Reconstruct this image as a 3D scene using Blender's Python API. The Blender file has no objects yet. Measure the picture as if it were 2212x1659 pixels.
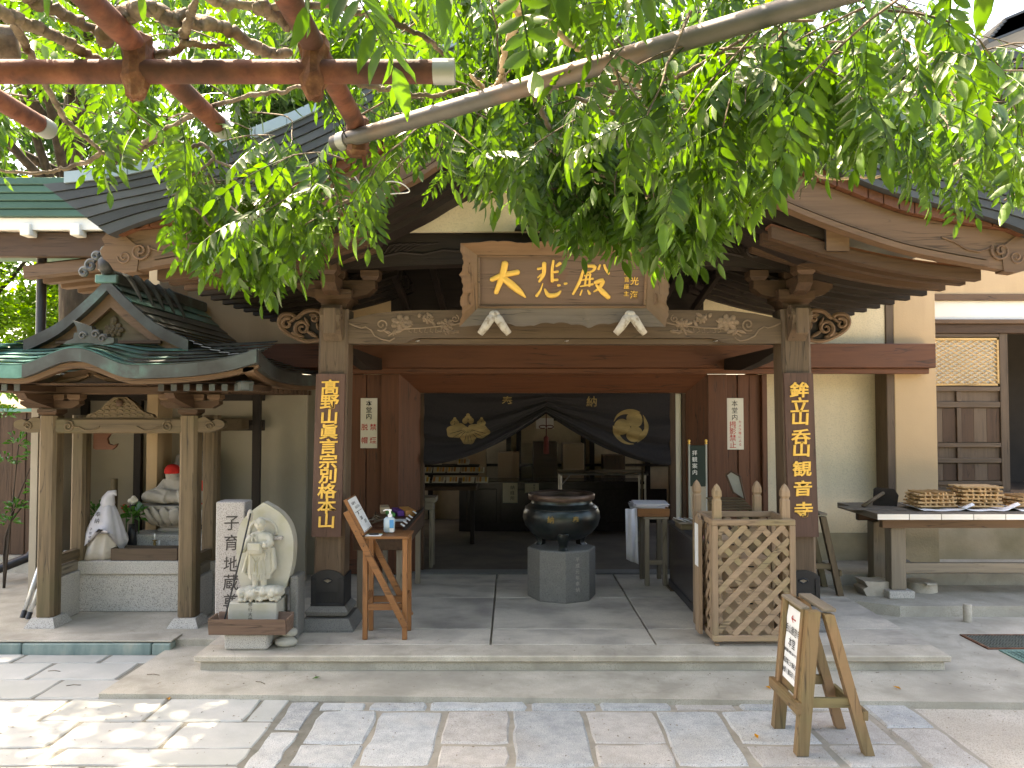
import bpy, bmesh, math, random
import numpy as np
from mathutils import Vector, Matrix, Euler
R = math.radians
rng = random.Random(7)
scene = bpy.context.scene
C = scene.collection

# ------------------------------------------------------------------ camera
EYE, PITCH, FPX = 1.75, R(1.88), 1661.7          # eye height; focal length for a 2212 px wide picture
cam_d = bpy.data.cameras.new('camera'); cam = bpy.data.objects.new('camera', cam_d); C.objects.link(cam)
cam.location = (0, 0, EYE); cam.rotation_euler = (R(90) + PITCH, 0, 0)
cam_d.sensor_width = 36; cam_d.lens = 36 * FPX / 2212; cam_d.clip_start = .05; cam_d.clip_end = 600
scene.camera = cam

# ------------------------------------------------------------------ sky, sun, exposure
SUN_EL, SUN_AZ = R(61), R(-48)                   # azimuth from +Y (ahead), negative = from the left
world = bpy.data.worlds.new('World'); scene.world = world; world.use_nodes = True
wn = world.node_tree.nodes; wl = world.node_tree.links
sky = wn.new('ShaderNodeTexSky'); sky.sky_type = 'NISHITA'; sky.sun_disc = False
sky.sun_elevation = SUN_EL; sky.sun_rotation = SUN_AZ; sky.dust_density = 3.0; sky.air_density = 1.0; sky.ozone_density = .6
wn['Background'].inputs[1].default_value = .15
wl.new(sky.outputs[0], wn['Background'].inputs[0])
sd = bpy.data.lights.new('sun', 'SUN'); sd.energy = 4.6; sd.angle = R(.55); sd.color = (1, .95, .86)
sun = bpy.data.objects.new('sun', sd); C.objects.link(sun)
S_DIR = Vector((math.sin(SUN_AZ) * math.cos(SUN_EL), math.cos(SUN_AZ) * math.cos(SUN_EL), math.sin(SUN_EL)))
sun.rotation_euler = S_DIR.to_track_quat('Z', 'Y').to_euler(); sun.location = (-8, 8, 20)
vs = scene.view_settings; vs.view_transform = 'Standard'; vs.look = 'None'; vs.gamma = 1; vs.use_curve_mapping = False
vs.exposure = 2.75
vs.use_white_balance = True; vs.white_balance_temperature = 8300; vs.white_balance_tint = 14
scene.cycles.max_bounces = 10; scene.cycles.diffuse_bounces = 6; scene.cycles.transmission_bounces = 6
scene.cycles.transparent_max_bounces = 8; scene.cycles.caustics_reflective = False; scene.cycles.caustics_refractive = False
scene.cycles.sample_clamp_indirect = 6; scene.cycles.use_denoising = True

# ------------------------------------------------------------------ surveying: a picture point at a known depth -> a place
def at(u, v, Y):
    a, b = (u - 1106) / FPX, (v - 829.5) / FPX
    s, c = math.sin(PITCH), math.cos(PITCH); k = Y / (c + b * s)
    return Vector((a * k, Y, EYE + (s - b * c) * k))
def ax(u, v, Y): return at(u, v, Y).x
def az(v, Y): return at(1106, v, Y).z
def onz(u, v, Z=0.):
    a, b = (u - 1106) / FPX, (v - 829.5) / FPX
    s, c = math.sin(PITCH), math.cos(PITCH); k = (Z - EYE) / (s - b * c)
    return Vector((a * k, (c + b * s) * k, Z))

# ------------------------------------------------------------------ materials
MATS = {}
def _ramp(nt, stops):
    r = nt.nodes.new('ShaderNodeValToRGB'); e = r.color_ramp.elements
    while len(e) > 1: e.remove(e[-1])
    for i, (p, c) in enumerate(stops):
        x = e[0] if i == 0 else e.new(p)
        x.position = p; x.color = (*c, 1)
    return r
def mat(name, stops, rough=.7, scale=6., stretch=(1, 1, 1), detail=5., bump=.2, bscale=None, metal=0., vary=.12,
        big=None, bigscale=.7, bigw=(.45, .62), spec=.4, speck=None, speckscale=220., translucent=0., coat=0., dist=.004, alpha=None, trans=0., sheen=0., island=False, crack=0., bigstretch=None, crackscale=.55):
    """stops: colour ramp over a stretched noise; big: second colour in large soft patches; speck: fine grains"""
    if name in MATS: return MATS[name]
    m = bpy.data.materials.new(name); m.use_nodes = True; nt = m.node_tree; N = nt.nodes; L = nt.links
    bs = N['Principled BSDF']; bs.inputs['Roughness'].default_value = rough; bs.inputs['Metallic'].default_value = metal
    bs.inputs['Specular IOR Level'].default_value = spec; bs.inputs['Coat Weight'].default_value = coat
    bs.inputs['Transmission Weight'].default_value = trans; bs.inputs['Sheen Weight'].default_value = sheen
    if alpha is not None: bs.inputs['Alpha'].default_value = alpha
    tc = N.new('ShaderNodeTexCoord'); oi = N.new('ShaderNodeObjectInfo')
    off = N.new('ShaderNodeVectorMath'); off.operation = 'SCALE'; off.inputs[3].default_value = 7.0
    comb = N.new('ShaderNodeCombineXYZ')
    for i in range(3): L.new(oi.outputs['Random'], comb.inputs[i])
    L.new(comb.outputs[0], off.inputs[0])
    add = N.new('ShaderNodeVectorMath'); add.operation = 'ADD'; L.new(tc.outputs['Object'], add.inputs[0]); L.new(off.outputs[0], add.inputs[1])
    mp = N.new('ShaderNodeMapping'); mp.inputs['Scale'].default_value = stretch; L.new(add.outputs[0], mp.inputs[0])
    nz = N.new('ShaderNodeTexNoise'); nz.inputs['Scale'].default_value = scale; nz.inputs['Detail'].default_value = detail; nz.inputs['Roughness'].default_value = .6
    L.new(mp.outputs[0], nz.inputs['Vector'])
    if not isinstance(stops[0][0], (int, float)):
        pass
    rp = _ramp(nt, stops); L.new(nz.outputs[0], rp.inputs[0]); col = rp.outputs[0]
    if big:
        n2 = N.new('ShaderNodeTexNoise'); n2.inputs['Scale'].default_value = bigscale; n2.inputs['Detail'].default_value = 6; 
        if bigstretch:
            m2 = N.new('ShaderNodeMapping'); m2.inputs['Scale'].default_value = bigstretch; L.new(add.outputs[0], m2.inputs[0]); L.new(m2.outputs[0], n2.inputs['Vector'])
        else: L.new(add.outputs[0], n2.inputs['Vector'])
        mr = N.new('ShaderNodeMapRange'); mr.inputs[1].default_value, mr.inputs[2].default_value = bigw; L.new(n2.outputs[0], mr.inputs[0])
        mx = N.new('ShaderNodeMix'); mx.data_type = 'RGBA'; L.new(mr.outputs[0], mx.inputs[0]); L.new(col, mx.inputs[6]); mx.inputs[7].default_value = (*big, 1); col = mx.outputs[2]
    if speck:
        n3 = N.new('ShaderNodeTexNoise'); n3.inputs['Scale'].default_value = speckscale; n3.inputs['Detail'].default_value = 2; L.new(add.outputs[0], n3.inputs['Vector'])
        mr = N.new('ShaderNodeMapRange'); mr.inputs[1].default_value, mr.inputs[2].default_value = .5, .66; L.new(n3.outputs[0], mr.inputs[0])
        mx = N.new('ShaderNodeMix'); mx.data_type = 'RGBA'; L.new(mr.outputs[0], mx.inputs[0]); L.new(col, mx.inputs[6]); mx.inputs[7].default_value = (*speck, 1); col = mx.outputs[2]
    hgt = None
    if crack:
        n4 = N.new('ShaderNodeTexNoise'); n4.inputs['Scale'].default_value = scale * crackscale; n4.inputs['Detail'].default_value = 2; n4.inputs['Distortion'].default_value = .4; L.new(mp.outputs[0], n4.inputs['Vector'])
        sb = N.new('ShaderNodeMath'); sb.operation = 'SUBTRACT'; sb.inputs[1].default_value = .52; L.new(n4.outputs[0], sb.inputs[0])
        ab = N.new('ShaderNodeMath'); ab.operation = 'ABSOLUTE'; L.new(sb.outputs[0], ab.inputs[0])
        mr = N.new('ShaderNodeMapRange'); mr.inputs[1].default_value, mr.inputs[2].default_value, mr.inputs[3].default_value, mr.inputs[4].default_value = 0., .018, 1., 0.; L.new(ab.outputs[0], mr.inputs[0])
        n5 = N.new('ShaderNodeTexNoise'); n5.inputs['Scale'].default_value = 3.; L.new(add.outputs[0], n5.inputs['Vector'])
        m5 = N.new('ShaderNodeMapRange'); m5.inputs[1].default_value, m5.inputs[2].default_value, m5.inputs[4].default_value = .42, .6, crack; L.new(n5.outputs[0], m5.inputs[0])
        ml = N.new('ShaderNodeMath'); ml.operation = 'MULTIPLY'; L.new(mr.outputs[0], ml.inputs[0]); L.new(m5.outputs[0], ml.inputs[1])
        mx = N.new('ShaderNodeMix'); mx.data_type = 'RGBA'; L.new(ml.outputs[0], mx.inputs[0]); L.new(col, mx.inputs[6]); mx.inputs[7].default_value = (.018, .013, .010, 1); col = mx.outputs[2]; hgt = ml.outputs[0]
    if vary:
        rnd = N.new('ShaderNodeNewGeometry').outputs['Random Per Island'] if island else oi.outputs['Random']
        mr = N.new('ShaderNodeMapRange'); mr.inputs[3].default_value, mr.inputs[4].default_value = 1 - vary, 1 + vary; L.new(rnd, mr.inputs[0])
        hs = N.new('ShaderNodeHueSaturation'); L.new(mr.outputs[0], hs.inputs['Value']); L.new(col, hs.inputs['Color']); col = hs.outputs[0]
    L.new(col, bs.inputs['Base Color'])
    if bump:
        bp = N.new('ShaderNodeBump'); bp.inputs['Strength'].default_value = bump; bp.inputs['Distance'].default_value = dist
        if bscale:
            nb = N.new('ShaderNodeTexNoise'); nb.inputs['Scale'].default_value = bscale; nb.inputs['Detail'].default_value = 4; L.new(add.outputs[0], nb.inputs['Vector']); L.new(nb.outputs[0], bp.inputs['Height'])
        else: L.new(nz.outputs[0], bp.inputs['Height'])
        nrm = bp.outputs[0]
        if hgt is not None:
            b2 = N.new('ShaderNodeBump'); b2.invert = True; b2.inputs['Strength'].default_value = .6; b2.inputs['Distance'].default_value = .004; L.new(hgt, b2.inputs['Height']); L.new(nrm, b2.inputs['Normal']); nrm = b2.outputs[0]
        L.new(nrm, bs.inputs['Normal'])
    if translucent:
        tr = N.new('ShaderNodeBsdfTranslucent'); ms = N.new('ShaderNodeMixShader'); ms.inputs[0].default_value = translucent
        g = N.new('ShaderNodeHueSaturation'); g.inputs['Saturation'].default_value = 1.15; g.inputs['Value'].default_value = 1.75; L.new(col, g.inputs['Color'])
        mul = N.new('ShaderNodeMix'); mul.data_type = 'RGBA'; mul.blend_type = 'MULTIPLY'; mul.inputs[0].default_value = 1; mul.inputs[7].default_value = (1., .95, .32, 1)
        L.new(g.outputs[0], mul.inputs[6]); L.new(mul.outputs[2], tr.inputs[0])
        L.new(bs.outputs[0], ms.inputs[1]); L.new(tr.outputs[0], ms.inputs[2]); L.new(ms.outputs[0], N['Material Output'].inputs[0])
    MATS[name] = m; return m
def two(c, k=.75): return [(.3, tuple(x * k for x in c)), (.7, c)]
def wood(name, c, axis='z', k=.62, rough=.62, s=1., big=None, bump=.45, vary=.14, bigw=(.5, .7)):
    st = {'x': (.06, 1, 1), 'y': (1, .06, 1), 'z': (1, 1, .06)}[axis]
    return mat(f'{name}_{axis}', [(.32, tuple(x * k for x in c)), (.5, tuple(x * .85 for x in c)), (.72, c)], rough=rough, scale=34 * s, stretch=st, detail=6, bump=bump, big=big, bigscale=1.6, bigw=bigw, vary=vary, spec=.3, crack=.75)

GREY_WOOD = (.135, .092, .06)
def w_old(a): return wood('weathered_cypress', GREY_WOOD, a, big=(.10, .064, .042))
def w_red(a): return wood('reddish_hinoki', (.145, .056, .029), a, k=.68, rough=.5)
def w_brown(a): return wood('brown_timber', (.085, .047, .027), a, k=.6)
def w_dark(a): return wood('dark_timber', (.024, .016, .012), a, k=.55)  # near-black timber tone for dark and deep-set parts
def w_barge(a): return wood('barge_timber', (.165, .098, .058), a, k=.72)
def w_tan(a): return wood('moss_tinted_timber', (.15, .105, .06), a, k=.55, big=(.10, .085, .042))
def w_pale(a): return wood('pale_grey_timber', (.26, .215, .16), a, k=.72)
def w_orange(a): return wood('stained_orange_pine', (.29, .125, .048), a, k=.72, rough=.5)
def w_green(a): return wood('treated_green_pine', (.215, .17, .08), a, k=.55, big=(.245, .145, .075), bigw=(.42, .62))
def w_lattice(a): return wood('lattice_pine', (.37, .255, .165), a, k=.66, big=(.27, .215, .115), bigw=(.52, .72))
def w_stick(a): return wood('fresh_cedar_stick', (.56, .36, .18), a, k=.7, vary=.25)
M_PLASTER = mat('cream_plaster', two((.74, .63, .44), .94), rough=.9, scale=3, bump=.5, bscale=55, vary=0, big=(.60, .50, .34), bigscale=3.2, bigstretch=(1, 1, .12), bigw=(.5, .8), speck=(.62, .53, .37), speckscale=90, dist=.006)
M_PLASTER_DIRTY = mat('stained_plaster', two((.42, .36, .25), .85), rough=.9, scale=3, bump=.6, bscale=50, vary=0, big=(.22, .2, .12), bigscale=2.0, bigw=(.45, .7), dist=.006)
M_TAN = mat('tan_plaster', two((.52, .37, .22), .95), rough=.92, scale=4, bump=.3, bscale=70, vary=0, big=(.41, .285, .165), bigscale=3.4, bigstretch=(1, 1, .12), bigw=(.5, .8), dist=.004)
M_WHITEPL = mat('white_plaster', two((.78, .75, .68), .95), rough=.9, scale=3, bump=.2, bscale=60, vary=0)
M_GREYPL = mat('grey_plaster', two((.37, .325, .255), .9), rough=.92, scale=3, bump=.4, bscale=60, vary=0, big=(.29, .255, .20), bigscale=1.5)
M_CONC = mat('worn_concrete', [(.32, (.36, .32, .255)), (.5, (.50, .445, .36)), (.62, (.56, .505, .415)), (.75, (.64, .58, .48))], rough=.85, scale=4.5, detail=14, bump=.35, bscale=45, vary=.05, big=(.30, .265, .215), bigscale=1.9, bigw=(.5, .75), speck=(.38, .335, .27), speckscale=190, crack=.14, crackscale=.5)
M_CONC2 = mat('grey_concrete', [(.32, (.31, .285, .23)), (.5, (.44, .405, .335)), (.62, (.50, .46, .385)), (.75, (.58, .535, .45))], rough=.88, scale=4.0, detail=14, bump=.35, bscale=40, vary=.05, big=(.27, .25, .205), bigscale=1.7, bigw=(.5, .75), speck=(.33, .30, .245), speckscale=190, crack=.14, crackscale=.5)
M_PORCHFLOOR = mat('porch_floor_slab', [(.33, (.30, .275, .235)), (.46, (.50, .45, .375)), (.6, (.58, .525, .435)), (.75, (.64, .58, .485))], rough=.75, scale=3.6, detail=14, stretch=(.6, 1, 1), bump=.2, bscale=50, vary=.05, big=(.27, .245, .215), bigscale=1.7, bigw=(.5, .68), speck=(.40, .355, .30), speckscale=190, crack=.12, crackscale=.5)
M_FLAG = mat('grey_flagstone', [(.3, (.37, .375, .355)), (.6, (.455, .455, .425)), (.8, (.50, .495, .46))], rough=.8, scale=5, detail=9, bump=.3, bscale=60, vary=.10, big=(.37, .38, .35), bigscale=1.8, speck=(.38, .385, .365), speckscale=240)
M_GRAN_BLUE = mat('blue_granite_paver', [(.3, (.33, .345, .35)), (.55, (.455, .465, .455)), (.8, (.56, .555, .53))], rough=.8, scale=14, detail=9, bump=.6, bscale=70, vary=.13, big=(.42, .39, .345), bigscale=2.4, bigw=(.5, .75), speck=(.2, .215, .22), speckscale=230)
M_GRAN_PINK = mat('buff_granite_paver', [(.3, (.38, .355, .32)), (.55, (.50, .47, .43)), (.8, (.58, .55, .50))], rough=.82, scale=12, detail=9, bump=.6, bscale=70, vary=.1, big=(.37, .36, .335), bigscale=2.4, bigw=(.5, .75), speck=(.26, .24, .22), speckscale=230)
M_MORTAR = mat('mortar', [(.3, (.27, .245, .20)), (.7, (.36, .33, .27))], rough=.95, scale=12, bump=.6, bscale=90, vary=0)
M_JOINT = mat('dark_joint', [(.3, (.14, .135, .11)), (.7, (.22, .21, .175))], rough=.95, scale=12, bump=.5, bscale=80, vary=0)
M_SAND = mat('packed_sand', [(.3, (.46, .415, .345)), (.55, (.55, .50, .425)), (.8, (.62, .57, .49))], rough=.95, scale=3.5, detail=10, bump=.7, bscale=110, vary=0, big=(.45, .40, .33), bigscale=1.6, speck=(.30, .27, .23), speckscale=160)
M_GRANITE = mat('speckled_granite', two((.50, .475, .43), .9), rough=.75, scale=20, bump=.3, bscale=150, vary=.06, speck=(.2, .19, .175), speckscale=170)
M_GRANITE_D = mat('dark_granite', two((.20, .195, .18), .85), rough=.75, scale=20, bump=.35, bscale=150, vary=.05, speck=(.10, .10, .095), speckscale=170)
M_STELE = mat('pinkish_granite', two((.45, .41, .385), .9), rough=.7, scale=20, bump=.25, bscale=150, vary=.05, speck=(.17, .16, .155), speckscale=150)
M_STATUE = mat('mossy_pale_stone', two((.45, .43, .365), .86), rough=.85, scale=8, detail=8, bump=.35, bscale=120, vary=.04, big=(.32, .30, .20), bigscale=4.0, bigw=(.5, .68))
M_STATUE_D = mat('grey_stone', two((.40, .37, .33), .88), rough=.85, scale=8, detail=8, bump=.3, bscale=120, vary=.05, big=(.29, .27, .22), bigscale=5, bigw=(.5, .7))  # grey stone tone with soft darker patches
M_BLUESTONE = mat('blue_green_kerb_stone', [(.3, (.13, .19, .18)), (.55, (.22, .28, .25)), (.75, (.36, .36, .30))], rough=.85, scale=6, stretch=(1.6, 1, .5), detail=8, bump=.4, bscale=60, vary=.1)
M_ROOF = mat('grey_copper_shingle', two((.052, .055, .057), .7), rough=.45, scale=9, stretch=(.3, .3, 1), bump=.15, metal=.25, vary=.1, big=(.075, .08, .082), bigscale=1.3)
M_CAP = mat('pale_copper_cap', two((.30, .36, .37), .85), rough=.35, scale=7, bump=.1, metal=.35, vary=.1, big=(.21, .27, .28), bigscale=2)
M_VERD = mat('verdigris_copper', [(.3, (.07, .10, .095)), (.48, (.10, .25, .215)), (.7, (.20, .42, .36))], rough=.42, scale=3.2, detail=7, bump=.15, metal=.35, vary=.16, big=(.055, .055, .052), bigscale=1.1, bigw=(.48, .64))
M_VERD_D = mat('dark_patinated_copper', [(.35, (.045, .043, .042)), (.6, (.08, .092, .09)), (.8, (.12, .24, .21))], rough=.45, scale=3.5, detail=7, bump=.15, metal=.35, vary=.15)
M_GREENROOF = mat('green_painted_eave', two((.045, .115, .085), .7), rough=.5, scale=6, stretch=(.2, 1, 1), bump=.1, metal=.2, vary=.08)
M_RUST = mat('rusty_red_pipe', [(.3, (.065, .021, .013)), (.5, (.15, .05, .029)), (.75, (.23, .09, .05))], rough=.8, scale=14, detail=9, bump=.5, bscale=60, vary=.08, big=(.06, .024, .015), bigscale=5)
M_RUSTCLAMP = mat('rusted_clamp', [(.3, (.05, .018, .011)), (.55, (.15, .065, .035)), (.75, (.28, .17, .10))], rough=.9, scale=22, detail=8, bump=.8, bscale=40, vary=.1)
M_GREYPIPE = mat('grey_steel_pipe', [(.3, (.065, .068, .066)), (.55, (.13, .118, .105)), (.78, (.20, .185, .168))], rough=.5, scale=6, stretch=(.6, 1, 1), detail=8, bump=.2, metal=.35, vary=.05, big=(.22, .12, .075), bigscale=3, bigw=(.56, .72))
M_GALV = mat('galvanised_sleeve', two((.36, .37, .35), .85), rough=.5, scale=10, bump=.1, metal=.4, vary=.05)
M_BRONZE = mat('dark_bronze', [(.3, (.022, .03, .03)), (.55, (.04, .05, .05)), (.8, (.075, .085, .08))], rough=.33, scale=9, detail=7, bump=.15, metal=.75, vary=0, big=(.05, .045, .04), bigscale=5)
M_BRONZE_RIM = mat('brown_bronze_rim', two((.10, .065, .05), .7), rough=.4, scale=12, bump=.15, metal=.6, vary=0)
M_BLACKMETAL = mat('blackened_iron', two((.028, .03, .034), .7), rough=.45, scale=12, bump=.2, metal=.5, vary=.05)
M_GOLD = mat('gold_leaf', two((.86, .52, .11), .86), rough=.42, scale=20, bump=.1, metal=.25, vary=0, spec=.5)
M_GOLDCLOTH = mat('gold_printed_cloth', [(.35, (.17, .12, .05)), (.65, (.28, .20, .085))], rough=.8, scale=6, stretch=(1, 1, 2.5), bump=.1, vary=0)
M_INK = mat('black_ink', two((.02, .02, .02)), rough=.7, bump=0, vary=0)
M_REDINK = mat('red_ink', two((.55, .04, .03)), rough=.7, bump=0, vary=0)
M_PAPER = mat('white_paper', two((.80, .80, .80), .96), rough=.75, scale=8, bump=.05, vary=.03)
M_PAPER_W = mat('cream_card', two((.72, .68, .58), .94), rough=.75, scale=8, bump=.05, vary=.05)
M_CLOTH_D = mat('navy_black_curtain', [(.3, (.0095, .008, .0105)), (.7, (.017, .0145, .0175))], rough=.85, scale=60, bump=.1, vary=0, sheen=.05)
M_CLOTH_W = mat('white_cotton', two((.62, .61, .66), .93), rough=.9, scale=30, bump=.1, vary=.04)
M_CLOTH_C = mat('cream_cotton', two((.53, .48, .41), .9), rough=.9, scale=30, bump=.1, vary=.04)
M_REDCLOTH = mat('red_cloth', two((.62, .025, .02), .8), rough=.85, scale=30, bump=.15, vary=.05)
M_BARK = mat('vine_bark', [(.3, (.06, .044, .03)), (.55, (.16, .12, .082)), (.75, (.29, .23, .165))], rough=.9, scale=16, stretch=(1, 1, 1), detail=9, bump=.9, bscale=45, vary=.12, dist=.01)
M_BARK_P = mat('peeled_vine_bark', [(.3, (.28, .18, .10)), (.6, (.56, .42, .28)), (.8, (.66, .53, .38))], rough=.85, scale=14, detail=8, bump=.6, bscale=45, vary=.08, dist=.008)
M_TRUNK = mat('tree_bark', [(.3, (.018, .014, .010)), (.55, (.045, .034, .025)), (.75, (.085, .068, .05))], rough=.95, scale=10, stretch=(1, 1, .25), detail=9, bump=1., vary=.1, dist=.02)
M_LEAF = mat('wisteria_leaf', [(.3, (.038, .086, .016)), (.55, (.07, .14, .026)), (.8, (.115, .20, .04))], rough=.42, scale=2.2, bump=.08, bscale=160, vary=.30, translucent=.46, spec=.5, island=True)
M_LEAF_Y = mat('yellow_autumn_leaf', two((.62, .30, .03), .8), rough=.6, scale=9, bump=.1, vary=.15, translucent=.3)
M_FOL1 = mat('sunny_maple_leaf', [(.3, (.09, .18, .02)), (.6, (.16, .29, .035)), (.8, (.24, .36, .05))], rough=.55, scale=1.2, bump=0, vary=.35, translucent=.5, island=True)
M_FOL2 = mat('conifer_needle', [(.3, (.025, .065, .025)), (.6, (.05, .11, .035)), (.8, (.09, .17, .05))], rough=.6, scale=1.2, bump=0, vary=.35, translucent=.3, island=True)
M_SHRUB = mat('glossy_green_leaf', two((.06, .19, .03), .7), rough=.35, scale=5, bump=0, vary=.2, translucent=.25)
M_GLASS = mat('clear_sheet', two((.9, .9, .9)), rough=.12, bump=.0, vary=0, alpha=.1)
M_LACQ = mat('dark_lacquered_counter', two((.035, .028, .03), .7), rough=.25, scale=20, bump=.05, vary=.05)
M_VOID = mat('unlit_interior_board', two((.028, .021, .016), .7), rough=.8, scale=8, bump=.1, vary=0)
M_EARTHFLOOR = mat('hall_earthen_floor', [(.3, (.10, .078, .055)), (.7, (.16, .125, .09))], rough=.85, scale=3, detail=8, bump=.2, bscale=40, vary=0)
M_CARD = mat('corrugated_cardboard', two((.55, .40, .26), .93), rough=.9, scale=10, stretch=(1, 1, .2), bump=.05, vary=.06)
M_STEEL = mat('brushed_steel_tube', two((.55, .53, .5)), rough=.3, scale=20, bump=.05, metal=.9, vary=.05)
M_GRATE = mat('grey_green_grating', two((.19, .21, .18), .8), rough=.6, scale=20, bump=.1, metal=.4, vary=.08)
M_GRATE_G = mat('green_grating', two((.20, .33, .28), .85), rough=.6, scale=20, bump=.1, metal=.2, vary=.08)
M_BOTTLE = mat('translucent_bottle_plastic', two((.62, .76, .84), .95), rough=.2, scale=5, bump=0, vary=0, trans=.25)
M_WHITEPLASTIC = mat('white_plastic', two((.85, .85, .85), .97), rough=.35, bump=0, vary=0)
M_BLUE = mat('blue_label', two((.06, .30, .62), .9), rough=.4, bump=0, vary=0)
M_BLACKP = mat('black_plastic', two((.02, .02, .022)), rough=.35, bump=0, vary=0)
M_BONE = mat('dirty_bone_white', [(.35, (.22, .17, .12)), (.5, (.46, .42, .36)), (.75, (.56, .52, .46))], rough=.8, scale=22, detail=8, bump=.4, vary=.05)
M_WHITEPAINT = mat('chalky_white_paint', [(.3, (.42, .38, .32)), (.42, (.78, .74, .67)), (.8, (.84, .81, .75))], rough=.8, scale=9, stretch=(.3, 1, 1), detail=8, bump=.2, vary=.05)
M_ALU = mat('aluminium_pole', two((.55, .56, .55), .9), rough=.35, bump=0, metal=.6, vary=.1)
M_ADDED_GROUND = mat('added_dark_ground', [(.3, (.05, .055, .025)), (.6, (.085, .09, .045)), (.8, (.13, .12, .075))], rough=.95, scale=3, detail=8, bump=.5, bscale=60, vary=0)
M_MAGENTA = mat('purple_box', two((.16, .05, .30)), rough=.6, bump=0, vary=.05)
M_ORANGE = mat('orange_box', two((.72, .33, .10)), rough=.6, bump=0, vary=.05)
M_GREENB = mat('green_box', two((.12, .45, .12)), rough=.6, bump=0, vary=.05)
M_ROPE = mat('white_string', two((.75, .72, .66)), rough=.8, bump=0, vary=0)
M_BROWNCORD = mat('maroon_tassel', two((.16, .03, .03)), rough=.8, bump=.1, vary=0)

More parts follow.
